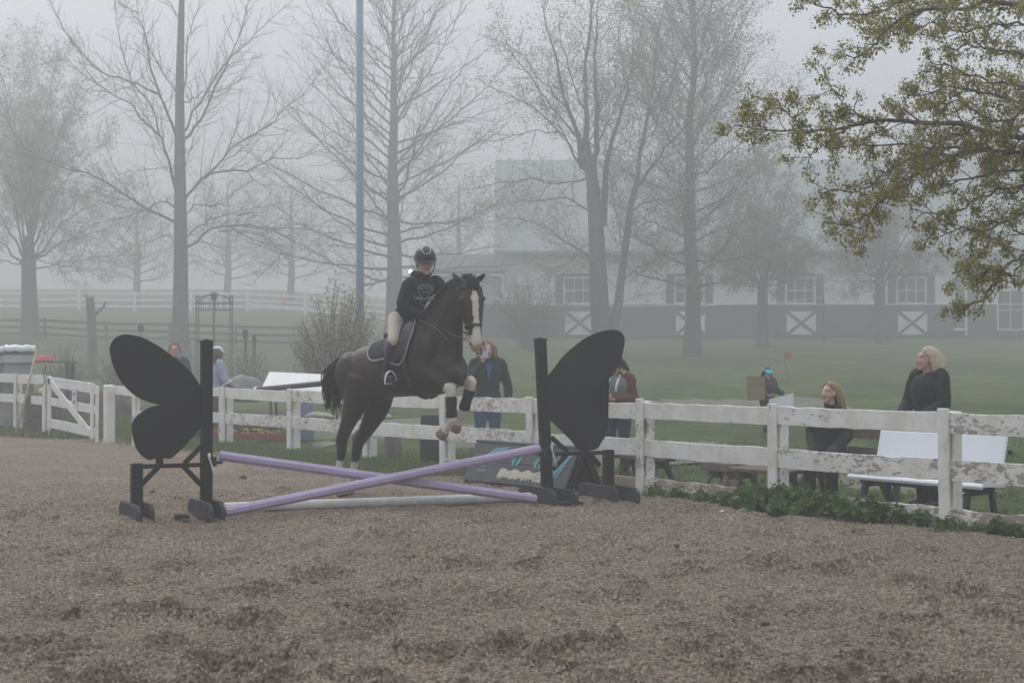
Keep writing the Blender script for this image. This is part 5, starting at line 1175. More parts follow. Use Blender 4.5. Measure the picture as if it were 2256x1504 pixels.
# clods and small stones in the sand
m_clod = mat('dark_clod', (.15, .12, .105), .95, .3, 20); mb = MB(); rc = np.random.RandomState(8)
cl_px = [(x + rc.randn() * 12, y + rc.randn() * 4) for x, y in ((500, 1090), (525, 1095), (545, 1092), (570, 1095), (330, 1072), (350, 1076), (500, 1096), (820, 1335), (1675, 1375), (1650, 1210), (2125, 1312), (2110, 1308), (1510, 1205), (1300, 1250), (640, 1190), (120, 1170), (900, 1200))]
cl_px += [(rc.rand() * 2256, 1150 + 330 * rc.rand()) for _ in range(60)]
for px, py in cl_px:
    q = gnd(px, py); s_ = .006 + .018 * rc.rand() ** 2; k0 = len(mb.v); mb.ball(q + V((0, 0, s_ * .35)), (s_ * (1 + .5 * rc.rand()), s_, s_ * .8), 7, 5); mb.v[-1] += rc.randn(*mb.v[-1].shape) * s_ * .16
o = mb.build('clods', m_clod, None, True); tag(o, 'loose dark clods of sand scattered over the arena', 'clods', kind='stuff')
q = gnd(1591, 1128, .02); o = rock('pebble', 'small white pebble on the sand before the fence weeds', q, (.03, .02, .018), m_paper, 5, 'pebble')
q = at(535, 1052, 17.6); o = rock('flying_clod', 'dark clod of sand flung into the air behind the left stand', q, (.04, .035, .033), m_clod, 7, 'clod')

# weeds and grass along the fence
def weed(px, py, size, n, seed, label):
    rs = np.random.RandomState(seed); b_ = gnd(px, py); root = thing('weed', label, 'plant', b_); acc = Acc(); LC = []
    for i in range(n):
        a = rs.rand() * 6.28; rr = size * rs.rand() ** .6; rr *= 1.35; tip = b_ + V((math.cos(a) * rr, math.sin(a) * rr * .55, size * (.80 - .40 * min(1, rr / size) ** 2) * (.35 + .9 * rs.rand() ** 1.3))); mid = (b_ + tip) / 2 + V((0, 0, .15 * size))
        P = spline([b_ + V((math.cos(a), math.sin(a), 0)) * .03 * size + V((0, 0, -.02)), mid, tip], 6); acc.add(*tubes_np(P[None], np.linspace(.006, .003, 6)[None], 4)); LC += [P[k] for k in (2, 3, 3, 4, 4, 5, 5, 5)]
    link('stems', acc.mesh('stems'), m_leaf_weed, root); v, q_ = leaves_np(np.array(LC * 4), .075, .035, rs, .1); link('leaves', np_mesh('leaves', v, q_), m_leaf_weed, root)
W = [(1690, 1098, .34, 60, 'bushy dark green weed at the foot of the second fence post from the right'), (1640, 1108, .24, 36, 'dark green weed left of the bushy one at the second post'), (1755, 1112, .30, 48, 'leafy weed growing before the second post\'s right-hand board'),
     (1810, 1112, .30, 46, 'leafy weed clump in front of the seated woman\'s bench'), (1590, 1108, .16, 24, 'low weed before the bare kickboard, left of the white pebble'), (1545, 1098, .20, 18, 'upright small weed against the kickboard right of the third post'), (1900, 1140, .22, 30, 'weed before the kickboard left of the nearest post'), (1925, 1135, .30, 30, 'taller broad-leaved weed left of the nearest fence post'),
     (1975, 1150, .22, 30, 'low weed spreading left of the nearest fence post'), (2030, 1152, .20, 26, 'low weed close to the foot of the nearest fence post'), (2085, 1166, .12, 16, 'light green tuft right at the foot of the nearest post'), (2190, 1180, .16, 22, 'dark low weed at the right edge under the kickboard'), (2235, 1184, .14, 18, 'small weed cut off by the right edge under the kickboard'), (1860, 1140, .16, 22, 'small weed in the middle of the second fence panel from the right'), (1490, 1092, .13, 16, 'tiny weed just right of the third fence post'), (1440, 1080, .16, 18, 'weed in the corner by the third fence post')]
for i, (px, py, sz, n, lab) in enumerate(W):
    u_ = (px - 1128) / FPX; py = 800 + CAMZ * FPX / (14.378 / (u_ + .6506)) + (10 if i in (0, 2, 3) else 4)
    if i in (0, 1, 2, 3, 7): sz *= .88; n = int(n * .7)
    if i not in (0, 1, 2, 3, 7): sz *= .5; n = int(n * .38)
    weed(px, py, sz, n, 60 + i, lab)
rg = np.random.RandomState(33)
def grass_blades(name, label, P, hmin, hmax, mtl, w=.010):
    """P (M,3) roots; each blade two quads bending over"""
    M = len(P); h = (hmin + (hmax - hmin) * rg.rand(M) ** 1.5)[:, None]; a = rg.rand(M) * 6.28; d = np.stack([np.cos(a), np.sin(a), np.zeros(M)], 1); s_ = np.stack([-np.sin(a), np.cos(a), np.zeros(M)], 1) * w * (.6 + .8 * rg.rand(M))[:, None]
    Z = V((0, 0, 1)); m1 = P + Z * h * .6 + d * h * .12; tp = P + Z * h * .95 + d * h * (.25 + .4 * rg.rand(M))[:, None]
    vs = np.stack([P - s_, P + s_, m1 + s_ * .7, m1 - s_ * .7, tp + s_ * .1, tp - s_ * .1], 1).reshape(-1, 3); i = np.arange(M)[:, None] * 6
    q_ = np.concatenate([i + np.array([[0, 1, 2, 3]]), i + np.array([[3, 2, 4, 5]])]); o = link(name, np_mesh(name, vs, q_), mtl); return tag(o, label, None, kind='stuff')
# along the arena side of the fence
M = 27000; Yv = 13 + 20 * rg.rand(M) ** .8; off = -np.abs(rg.randn(M)) * .24 + .12; dens = vnoise(Yv * 1.3, off * 3 + 5, 9) + .35 * sstep(21, 24, Yv); keep = dens > .47
X = LX(Yv) + .8382 * off; Yy = Yv + .5453 * off; P = np.stack([X, Yy, np.where(off < .2, -.02, 0)], 1)[keep]
far_ = P[:, 1] > 23; P2 = np.repeat(P[far_], 2, 0); P2[:, :2] += rg.randn(len(P2), 2) * V((.35, .25)) - V((.25, .15)); grass_blades('grass', 'ragged grass and weeds along the foot of the white fence', np.concatenate([P, P2]), .03, .16, m_grassblade, .007)
# field grass behind the fence, nearest part only
M = 40000; X = -6 + 16 * rg.rand(M); Yy = 14 + 13 * rg.rand(M) ** 1.2; so = arena_out(X, Yy); keep = (so > .25) & (np.abs(X / Yy) < .42) & (vnoise(X * 1.1 + 40, Yy * 1.1, 12) > .3); P = np.stack([X, Yy, terrain(X, Yy) - .01], 1)[keep]
grass_blades('grass', 'short meadow grass behind the fence', P, .03, .10, m_grassblade, .011)
M = 9000; X = -16 + 8.5 * rg.rand(M); Yy = 33.5 + 4 * rg.rand(M); so = arena_out(X, Yy); keep = (so > -1.2); P = np.stack([X, Yy, np.maximum(terrain(X, Yy), .0)], 1)[keep]; grass_blades('grass', 'tufty grass in front of the left fence and gate', P, .05, .22, m_grassblade, .012)
# ------------------------------------------------------------------ the horse
TH = R(40); HF = V((math.cos(TH), -math.sin(TH), 0)); HR = V((-math.sin(TH), -math.cos(TH), 0)); HO = V((-1.92, 18.78, 0)); UP = V((0, 0, 1))
def hp(p, lat=0.):
    """photo point on the horse's upright lengthwise plane, moved lat to the horse's right"""
    px, py = p; O = HO + HR * lat; u = (px - 1128) / FPX; s = (u * O[1] - O[0]) / (HF[0] - u * HF[1]); return at(px, py, (O + HF * s)[1])
def c1(a, b_): return (680 + .4122 * a, 500 + .4122 * b_)
def c5(a, b_): return (820 + .1995 * a, 510 + .1995 * b_)
TR = [((212, 735), (212, 850), .10), ((240, 682), (236, 950), .235), ((300, 642), (330, 950), .295), ((372, 622), (430, 915), .285), ((470, 585), (540, 905), .31), ((575, 505), (640, 905), .30), ((640, 505), (725, 890), .275), ((712, 590), (785, 855), .225), ((790, 665), (830, 800), .12)]
TRT = np.array([hp(c1(*a)) for a, _, _ in TR]); TRB = np.array([hp(c1(*b_)) for _, b_, _ in TR]); TRW = np.array([w for _, _, w in TR])
tT, tB, tW = spline(TRT, 81), spline(TRB, 81), spline(TRW[:, None], 81)[:, 0]
def trunk_pt(t, ph, off=0.):
    """t in 0..8 along the trunk, ph degrees (0 = right flank, 90 = back, 180 = left flank)"""
    x = np.clip(t * 10, 0, 80); i = int(min(x, 79)); f = x - i; T = tT[i] * (1 - f) + tT[i + 1] * f; B = tB[i] * (1 - f) + tB[i + 1] * f; w = tW[i] * (1 - f) + tW[i + 1] * f
    c = (T + B) / 2; hh = np.linalg.norm(T - B) / 2; d = unit(T - B); a = R(ph); k = math.cos(a); s_ = math.sin(a)
    sq = lambda v, e: math.copysign(abs(v) ** e, v); wide = 1.0 - .10 * max(s_, 0)
    return c + HR * sq(k, .88) * (w * wide + off) + d * sq(s_, .95) * (hh + off)
def loft(mb, rings):
    n = len(rings[0]); vs = np.concatenate(rings); F = [(i * n + j, i * n + (j + 1) % n, (i + 1) * n + (j + 1) % n, (i + 1) * n + j) for i in range(len(rings) - 1) for j in range(n)]
    F += [tuple(range(n))[::-1], tuple((len(rings) - 1) * n + j for j in range(n))]; mb.add(vs, F)
hb = MB()
loft(hb, [np.array([trunk_pt(t, a) for a in np.arange(0, 360, 15)]) for t in np.linspace(0, 8, 41)])
# neck
NK = [((585, 520), (790, 830), .21, 0), ((640, 440), (812, 700), .155, .02), ((690, 372), (815, 575), .12, .05), ((738, 315), (822, 480), .10, .08), ((790, 282), (838, 420), .088, .10), ((835, 280), (850, 370), .07, .11)]
nk = [(hp(c1(*a), l), hp(c1(*b_), l), w) for a, b_, w, l in NK]; nT, nB, nW = spline(np.array([a for a, _, _ in nk]), 24), spline(np.array([b_ for _, b_, _ in nk]), 24), spline(np.array([[w] for _, _, w in nk]), 24)[:, 0]
rings = []
for i in range(24):
    c = (nT[i] + nB[i]) / 2; h_ = np.linalg.norm(nT[i] - nB[i]) / 2; d = unit(nT[i] - nB[i]); ring = []
    for a in np.arange(0, 360, 20): k, s_ = math.cos(R(a)), math.sin(R(a)); ring.append(c + HR * k * nW[i] * (1 - .30 * max(s_, 0)) + d * s_ * h_)
    rings.append(np.array(ring))
loft(hb, rings)
# head: its own frame, turned toward the viewer
PP = at(*c1(858, 288), 17.28); FH = unit(V((.43, -.90, .0))); AH = unit(V((0, 0, -1)) + FH * .17 + V((.03, 0, 0))); FN = unit(FH - AH * np.dot(FH, AH)); RH = np.cross(FN, -AH); RH = unit(RH)
def hd(a, f, s_): return PP + AH * a + FN * f + RH * s_          # along the face, out of the forehead, to the horse's right
HD = [(-.045, -.05, .05, .055), (-.01, -.045, .085, .092), (.06, -.04, .125, .120), (.15, -.045, .145, .135), (.215, -.05, .152, .138), (.29, -.055, .155, .128), (.37, -.045, .135, .106), (.46, -.02, .102, .084), (.55, -.002, .080, .071), (.63, .004, .072, .068), (.69, .002, .068, .074), (.735, -.008, .054, .066), (.765, -.02, .03, .042)]
loft(hb, [np.array([hd(a, cf + hdp * math.sin(R(q)) * (1 - .0 * q), hw * math.copysign(abs(math.cos(R(q))) ** .8, math.cos(R(q))) * (1 - .18 * max(0, -math.sin(R(q))) ) ) for q in np.arange(0, 360, 20)]) for a, cf, hdp, hw in [tuple(x) for x in spline(np.array(HD), 36)]])
for s_ in (-1, 1):
    hb.ball(hd(.205, .025, s_ * .118), (.036, .036, .042), 10, 8)              # eye socket
    hb.ball(hd(.30, -.10, s_ * .075), (.055, .065, .105), 10, 8, [RH, FN, AH])     # cheek
    hb.tube([hd(.30, .01, s_ * .10), hd(.42, .02, s_ * .078), hd(.52, .03, s_ * .058)], [.02, .016, .012], 8)
    hb.ball(hd(.695, .025, s_ * .058), (.024, .03, .032), 8, 6)               # nostril rim
hb.ball(hd(.745, -.055, 0), (.036, .036, .03), 8, 6)                          # chin
for s_, tip in ((1, at(*c1(766, 240), 17.30)), (-1, at(*c1(947, 243), 17.22))):
    b0 = hd(-.005, -.03, s_ * .085); m_ = b0 * .55 + tip * .45 + RH * s_ * .018
    hb.tube([b0, b0 * .75 + tip * .25 + RH * s_ * .014, m_, b0 * .22 + tip * .78 + RH * s_ * .008, tip], [(.034, .034), (.042, .026), (.040, .02), (.024, .014), (.008, .008)], 10, up=FH)
# shoulders, quarters and legs
def leg(pts, lat, rad):
    P = np.array([hp(c1(*p), l) for p, l in zip(pts, lat)]); q = spline(np.column_stack([P, rad]), 6 * len(pts)); hb.tube(q[:, :3], q[:, 3], 14); return P
fr_ = leg([(625, 740), (690, 815), (728, 848), (757, 868), (762, 930), (764, 990), (766, 1030), (745, 1068), (722, 1098)], [.17, .17, .16, .15, .15, .15, .15, .15, .15], [.14, .105, .072, .061, .047, .042, .053, .045, .054])
fl_ = leg([(735, 740), (805, 800), (842, 818), (870, 830), (856, 890), (838, 945), (828, 990), (806, 1030), (790, 1062)], [-.17, -.17, -.16, -.15, -.15, -.15, -.15, -.15, -.15], [.14, .105, .075, .061, .047, .042, .053, .045, .054])
hr_ = leg([(285, 800), (255, 930), (205, 1060), (178, 1135), (176, 1190), (168, 1255), (160, 1320), (163, 1372), (172, 1412)], [.15, .17, .16, .15, .15, .15, .15, .15, .15], [.195, .150, .088, .074, .062, .045, .056, .047, .055])
hl_ = leg([(385, 820), (372, 950), (310, 1080), (268, 1148), (256, 1200), (246, 1260), (236, 1318), (222, 1368), (212, 1405)], [-.13, -.15, -.15, -.15, -.15, -.15, -.15, -.15, -.15], [.185, .150, .095, .074, .062, .045, .056, .047, .055])
for p, lat in (((152, 1135), .15), ((238, 1128), -.15)): q = hp(c1(*p), lat); hb.tube([q + V((.07, -.02, .10)), q + V((.01, 0, .0)), q + V((.045, 0, -.12))], [.028, .036, .03], 10)   # point of hock
hb.ball(trunk_pt(1.4, 10) - HR * .13, (.18, .24, .26), 12, 8); hb.ball(trunk_pt(1.4, 170) + HR * .13, (.18, .24, .26), 12, 8)
hb.ball(trunk_pt(6.3, 8) - HR * .09, (.12, .17, .26), 12, 8); hb.ball(trunk_pt(6.3, 172) + HR * .09, (.12, .17, .26), 12, 8)
hb.ball(hp(c1(775, 800), .09), (.10, .10, .12), 10, 8); hb.ball(hp(c1(800, 790), -.09), (.10, .10, .12), 10, 8)
hme = remesh(hb, .0152, 8, 'horse_body')
co_ = coords(hme).astype(float); n_ = len(co_)
col = np.tile(np.array([.0165, .0100, .0078]), (n_, 1))
# browner on flank and thigh: the coat's own colour
col += (np.array([.016, .008, .005]) * (vnoise(co_[:, 0] * 3 + 9, co_[:, 2] * 3, 7) ** 2)[:, None])
WH = np.array([.60, .56, .48]); PK = np.array([.40, .27, .235])
def near(P, r_):
    d = np.full(n_, 9.)
    for a, b_ in zip(P[:-1], P[1:]):
        ab = b_ - a; t_ = np.clip(((co_ - a) @ ab) / (ab @ ab), 0, 1); d = np.minimum(d, np.linalg.norm(co_ - (a + t_[:, None] * ab), axis=1))
    return d < r_
for L_, k in ((fr_, 3), (fl_, 3)):
    m_ = near(L_[k:], .085) & (co_[:, 2] < L_[k][2] + .065 + .05 * (vnoise(co_[:, 0] * 40, co_[:, 2] * 12, 3) - .5) + .012 * np.sin(co_[:, 0] * 34)); col[m_] = WH
for L_ in (hr_, hl_):
    m_ = near(L_[5:], .09) & (co_[:, 2] < L_[5][2] + .02 + .03 * (vnoise(co_[:, 0] * 40, co_[:, 2] * 12, 4) - .5)); col[m_] = WH; m_ = near(L_[7:], .07) & (co_[:, 2] < L_[7][2]); col[m_] = PK * .9 + WH * .1
loc = np.stack([(co_ - PP) @ AH, (co_ - PP) @ FN, (co_ - PP) @ RH], 1); hm = (loc[:, 0] > -.06) & (loc[:, 0] < .8) & (np.abs(loc[:, 2]) < .17) & (np.abs(loc[:, 1]) < .22)
wv = np.interp(loc[:, 0], [.10, .14, .2, .3, .42, .5, .56, .66, .72], [.0, .026, .042, .037, .032, .037, .046, .052, .058]); fv = np.interp(loc[:, 0], [.1, .3, .45, .6, .78], [.06, .05, .04, .01, -.05])
m_ = hm & (np.abs(loc[:, 2] + .004) < wv + .004 * np.sin(loc[:, 0] * 70)) & (loc[:, 1] > fv) & (loc[:, 0] > .10); col[m_] = WH
m_ = hm & (loc[:, 0] > .60 - .02 * np.sin(loc[:, 2] * 60)) & (loc[:, 1] > -.05); col[m_] = np.where((np.abs(loc[m_, 2]) < .05)[:, None] & (loc[m_, 0] < .715)[:, None], WH, PK * .6 + WH * .4)
paint(hme, np.clip(col, 0, 1))
m_coat = mat('horse_coat', (1, 1, 1), .52, .25, 14, tint=True, spec=.30, bump=.16, bscale=55)
horse = link('horse', hme, m_coat); tag(horse, 'dark brown horse with a white blaze and white stockings leaping over the crossed poles', 'horse')
m_hoof = mat('hoof_horn', (.23, .165, .14), .6, .3, 20); m_hair = mat('horse_hair', (.010, .0085, .008), .6, .3, 40, spec=.3); m_eye = mat('eye_dark', (.006, .005, .005), .12, spec=.7)
for L_, dr in ((fr_, None), (fl_, None), (hr_, V((.35, -.3, -1))), (hl_, V((.2, -.2, -1)))):
    a, b_ = L_[-2], L_[-1]; d = unit(b_ - a) if dr is None else unit(dr); x = unit(np.cross(d, HR)); y = np.cross(d, x)
    mb = MB(); mb.lathe(b_ - d * .03, [(.045, 0), (.056, .012), (.071, .085), (.070, .092), (.052, .086)], 16, ax=[x, y, d]); mb.build('hoof', m_hoof, horse, True)
for s_ in (-1, 1):
    MB().ball(hd(.205, .034, s_ * .134), (.022, .022, .026), 12, 8).build('eye', m_eye, horse, True)
    MB().ball(hd(.70, .034, s_ * .076), (.010, .018, .022), 8, 6, [RH, FN, AH]).build('nostril', m_eye, horse, True)
for L_, nm in ((fr_, 1), (fl_, 1)):
    P = spline(L_[3:7], 20); mb = MB(); mb.tube(P[4:18], np.interp(np.arange(14), [0, 1, 6, 12, 13], [.06, .066, .058, .066, .060]), 16); mb.build('leg_boot', mat('neoprene', (.008, .009, .011), .7, spec=.3), horse, True)
# tail and mane: locks of hair
rh = np.random.RandomState(17)
mb = MB(); base = [hp(c1(*p), 0) for p in ((262, 668), (205, 705), (158, 790), (124, 850), (136, 915))]
for k in range(420):
    w = np.clip(rh.randn(3), -1.6, 1.6) * V((.042, .05, .03)); g_ = .6 + .4 * rh.rand(); P = [base[0] + w * .3, base[1] + w * .8, base[2] + w * 1.5 + V((-.03, 0, 0)), base[3] + w * 1.75 * g_, base[4] + w * 1.25 + V((rh.randn() * .012, 0, .07 * rh.randn() + .02))]
    mb.tube(spline(P, 10), np.interp(np.arange(10), [0, 3, 9], [.014, .017, .005]), 4)
mb.build('tail', m_hair, horse, True)
mb = MB()
for k in range(210):
    f = rh.rand() ** .9; i = min(int((.08 + .9 * f) * 23), 22); p = nT[i] * .6 + nT[i + 1] * .4; tg = unit(nT[i + 1] - nT[i]); s_ = -1 if rh.rand() < .72 else 1
    l = .05 + .06 * rh.rand(); q0 = p + tg * rh.randn() * .02 - UP * .012; mb.tube(spline([q0, q0 + UP * .028 + tg * .01 + HR * s_ * .015, q0 + UP * (.020 - l * .2) + HR * s_ * (.035 + l * .35) + rh.randn(3) * .008, q0 - UP * l * .9 + HR * s_ * (.05 + l * .4)], 7), np.linspace(.010, .003, 7), 5)
for k in range(46):
    q0 = hd(-.04 + .02 * rh.rand(), -.01 + .02 * rh.randn(), rh.randn() * .03); mb.tube(spline([q0, q0 + UP * .035 + FN * .02 + RH * rh.randn() * .03, hd(.03 + .03 * rh.rand(), .085 + .01 * rh.randn(), rh.randn() * .035), hd(.08 + .06 * rh.rand(), .10, rh.randn() * .04)], 7), np.linspace(.009, .003, 7), 5)
mb.build('mane', m_hair, horse, True)

# tack: pad, saddle, bridle with reins, breastplate
def shell(mb, ts, phs, off, th):
    """cloth patch lying on the trunk: ts x phs grid, phs may vary along t"""
    nt_, npz = len(ts), len(phs[0]); A_ = [trunk_pt(t, p, off + th) for t, row in zip(ts, phs) for p in row]; B_ = [trunk_pt(t, p, off) for t, row in zip(ts, phs) for p in row]
    N_ = nt_ * npz; F = []
    for i in range(nt_ - 1):
        for j in range(npz - 1): a = i * npz + j; F.append((a, a + 1, a + npz + 1, a + npz)); F.append((N_ + a, N_ + a + npz, N_ + a + npz + 1, N_ + a + 1))
    ed = [j for j in range(npz)] + [i * npz + npz - 1 for i in range(1, nt_)] + [(nt_ - 1) * npz + j for j in range(npz - 2, -1, -1)] + [i * npz for i in range(nt_ - 2, 0, -1)]
    for a, b_ in zip(ed, ed[1:] + ed[:1]): F.append((b_, a, N_ + a, N_ + b_))
    mb.add(np.array(A_ + B_), F); return [A_[k] for k in ed]
m_pad = mat('navy_pad', (.018, .020, .028), .85, .2, 30); m_leather = mat('black_leather', (.014, .013, .013), .42, .25, 30, spec=.4, bump=.1); m_pipe = mat('grey_piping', (.30, .30, .30), .6)
pad = thing('saddle_pad', 'navy saddle pad edged in pale piping on the horse\'s back', 'saddle pad', trunk_pt(4.2, 90))
mb = MB(); ts = np.linspace(3.15, 5.55, 15); lowr = np.interp(ts, [3.15, 3.3, 3.6, 5.2, 5.55], [34, 20, 14, 8, 20])
ed = shell(mb, ts, [np.linspace(l, 180 - l, 25) for l in lowr], .006, .016); mb.build('pad', m_pad, pad, True)
for s_ in (0, 1):
    e_ = [trunk_pt(t, (p if s_ == 0 else 180 - p), .024) for t, p in [(3.13, 90), (3.13, 70), (3.13, 50), (3.15, 34), (3.3, 20), (3.6, 13.5), (4.2, 11), (4.8, 9), (5.2, 8)]]
    mb = MB(); mb.tube(spline(e_, 40), .0085, 6); mb.build('piping', m_pipe, pad, True)
sad = thing('saddle', 'black leather jumping saddle with stirrups under the rider', 'saddle', trunk_pt(4.4, 90))
mb = MB(); ts = np.linspace(3.75, 5.35, 15)
seat = []
rings = []
for t in ts:
    f = (t - 3.75) / 1.6; hgt = .055 + .075 * (abs(f - .42) / .55) ** 2.2; w = np.interp(f, [0, .25, .6, 1], [.13, .16, .10, .07]); c = trunk_pt(t, 90, .02); ring = []
    for a in np.arange(0, 360, 22.5): ring.append(c + HR * math.cos(R(a)) * w + unit(tT[int(min(t * 10, 79))] - tB[int(min(t * 10, 79))]) * (math.sin(R(a)) * (hgt if math.sin(R(a)) > 0 else .07)))
    rings.append(np.array(ring))
loft(mb, rings); mb.build('seat', m_leather, sad, True)
for s_ in (0, 1):
    mb = MB(); ts = np.linspace(4.05, 5.75, 12); rows = []
    for t in ts:
        lo = np.interp(t, [4.05, 4.3, 4.8, 5.2, 5.5, 5.75], [26, 6, -6, 2, 18, 36]); hi = 78; rows.append(np.linspace(lo, hi, 9) if s_ == 0 else 180 - np.linspace(lo, hi, 9))
    shell(mb, ts, rows, .026, .014); mb.build('flap', m_leather, sad, True)
    e_ = [trunk_pt(t, p if s_ == 0 else 180 - p, .043) for t, p in [(5.55, 70), (5.76, 50), (5.74, 36), (5.5, 18), (5.2, 2), (4.8, -6), (4.45, 0)]]; mb = MB(); mb.tube(spline(e_, 30), .0075, 6); mb.build('flap_edge', m_pipe, sad, True)
    mb = MB(); mb.tube([trunk_pt(5.0, q if s_ == 0 else 180 - q, .012) for q in np.linspace(10, -88, 14)], .018, 6, flat=1.6); mb.build('girth', m_leather, sad, True)
def stirrup(c, fw, sd):
    """iron hanging with its tread's middle at c"""
    mb = MB(); P = [c + sd * .066 * x + UP * z for x, z in ((-1, 0), (-1.0, .03), (-.86, .08), (-.55, .118), (0, .14), (.55, .118), (.86, .08), (1, .03), (1, 0))]
    mb.tube(spline(P, 28), .0105, 8); mb.box(c - UP * .004, (.145, .05, .014), [sd, fw, UP], ch=.004); return mb
# bridle
bri = thing('bridle', 'black leather bridle with reins on the horse\'s head', 'bridle', PP)
def strap(name, pts, w=.011, flat=.55, m_=m_leather, n=24): mb = MB(); mb.tube(spline(pts, n), w, 8, flat=flat); return mb.build(name, m_, bri, True)
def hring(a, fo=.010, lo=-160, hi=160, n=15):
    q = spline(np.array(HD), 80); i = int(np.argmin(abs(q[:, 0] - a))); _, cf, dp, hw = q[i]
    return [hd(a, cf + (dp + fo) * math.sin(R(t)), (hw + fo) * math.copysign(abs(math.cos(R(t))) ** .8, math.cos(R(t)))) for t in np.linspace(lo, hi, n)]
strap('browband', hring(.085, .012, -5, 185)); strap('noseband', hring(.50, .012, -90, 270), .015)
for s_ in (-1, 1):
    strap('cheekpiece', [hd(.0, -.04, s_ * .10), hd(.09, -.01, s_ * .135), hd(.22, -.03, s_ * .152), hd(.36, -.02, s_ * .124), hd(.50, -.01, s_ * .09), hd(.625, -.02, s_ * .08)])
    strap('throat_lash', [hd(.0, -.05, s_ * .10), hd(.14, -.12, s_ * .135), hd(.27, -.19, s_ * .07), hd(.30, -.205, 0)], .007)
    c = hd(.635, -.028, s_ * .084); mb = MB(); mb.tube([c + AH * .034 * math.cos(a) + FN * .034 * math.sin(a) for a in np.linspace(0, 6.28, 25)], .0065, 6, cap=False); mb.build('bit_ring', m_steel, bri, True)
strap('headpiece', [hd(.0, -.04, .105), hd(-.045, -.05, .07), hd(-.055, -.05, 0), hd(-.045, -.05, -.07), hd(.0, -.04, -.105)], .014)
HRp, HLp = hp((937, 694), .10), hp((948, 690), -.06)          # the rider's hands
for s_, h_ in ((1, HRp), (-1, HLp)):
    b0 = hd(.64, -.055, s_ * .088); strap('rein', [h_, (h_ * .5 + b0 * .5) - UP * .03 + HR * s_ * .04, b0], .0095)
strap('rein', [HRp - UP * .02, HRp - UP * .16 + HF * .05 + HR * .06, HLp - UP * .17 + HF * .06, HLp - UP * .02], .008)
c = hd(.80, -.04, .0); mb = MB(); mb.tube(spline([hd(.69, -.05, -.05), hd(.76, -.03, -.075), hd(.80, -.035, -.07), hd(.79, -.05, -.03), hd(.72, -.06, -.01)], 20), .008, 6); mb.build('curb_strap', m_leather, bri, True)
bp_ = thing('breastplate', 'black leather breastplate strap across the horse\'s neck', 'breastplate', trunk_pt(6.2, 70))
for s_ in (0, 1):
    mb = MB(); mb.tube(spline([trunk_pt(5.5, 72 if s_ == 0 else 108, .03), hp(c1(680, 540), .17 if s_ == 0 else -.17), hp(c1(745, 605), .155 if s_ == 0 else -.155)], 24), .0085, 8, flat=.6); mb.build('strap', mat('worn_leather', (.10, .09, .085), .5), bp_, True)
# ------------------------------------------------------------------ people
m_skin = mat('skin', (1, 1, 1), .55, tint=True, spec=.3)
SKIN = np.array([.46, .31, .265])
m_eyew = mat('eye_white', (.6, .58, .55), .3); m_iris = mat('iris', (.03, .025, .02), .2)
def cloth(name, col, rough=.85, var=.25, scale=9, bump=.25, **k): return mat(name, col, rough, var, scale, bump=bump, bscale=22, **k)
def rot2(v, a): c, s_ = math.cos(a), math.sin(a); return V((v[0] * c - v[1] * s_, v[0] * s_ + v[1] * c, v[2]))
POSE = dict(pelvis=(0, 0, .53), waist=(0, .0, .615), chest=(0, .008, .735), neck=(0, -.005, .832), head=(0, .012, .915), shR=(.108, 0, .805), shL=(-.108, 0, .805), elR=(.150, -.01, .63), elL=(-.150, -.01, .63), wrR=(.150, .05, .495), wrL=(-.150, .05, .495),
            hipR=(.055, 0, .515), hipL=(-.055, 0, .515), knR=(.06, .012, .285), knL=(-.06, .012, .285), anR=(.06, -.01, .045), anL=(-.06, -.01, .045), toR=(.075, .09, .017), toL=(-.075, .09, .017))
def head_geo(mb, c, f, u, k=1.0):
    """human head about centre c, looking along f, crown along u"""
    f = unit(f); r = unit(np.cross(f, u)); u = np.cross(r, f); ax = [r, f, u]; P = lambda x, y, z: c + (r * x + f * y + u * z) * k
    B = lambda p, s_, n=14, m=10: mb.ball(P(*p), V(s_) * k, n, m, ax)
    B((0, -.018, .030), (.076, .094, .088)); B((0, .030, -.030), (.060, .062, .082)); B((0, .045, -.078), (.043, .042, .038)); B((0, .0, -.02), (.068, .06, .07)); B((0, .066, .034), (.052, .024, .018)); B((0, .082, -.098), (.020, .016, .016), 10, 8)
    for s_ in (-1, 1): B((s_ * .036, .066, -.022), (.024, .022, .022), 10, 8); B((s_ * .076, -.005, -.012), (.012, .020, .032), 8, 8)
    mb.tube([P(0, .086, .022), P(0, .100, -.005), P(0, .112, -.024), P(0, .094, -.036)], [.009 * k, .011 * k, .015 * k, .010 * k], 8); B((0, .086, -.058), (.024, .012, .010), 10, 6)
    return P, ax
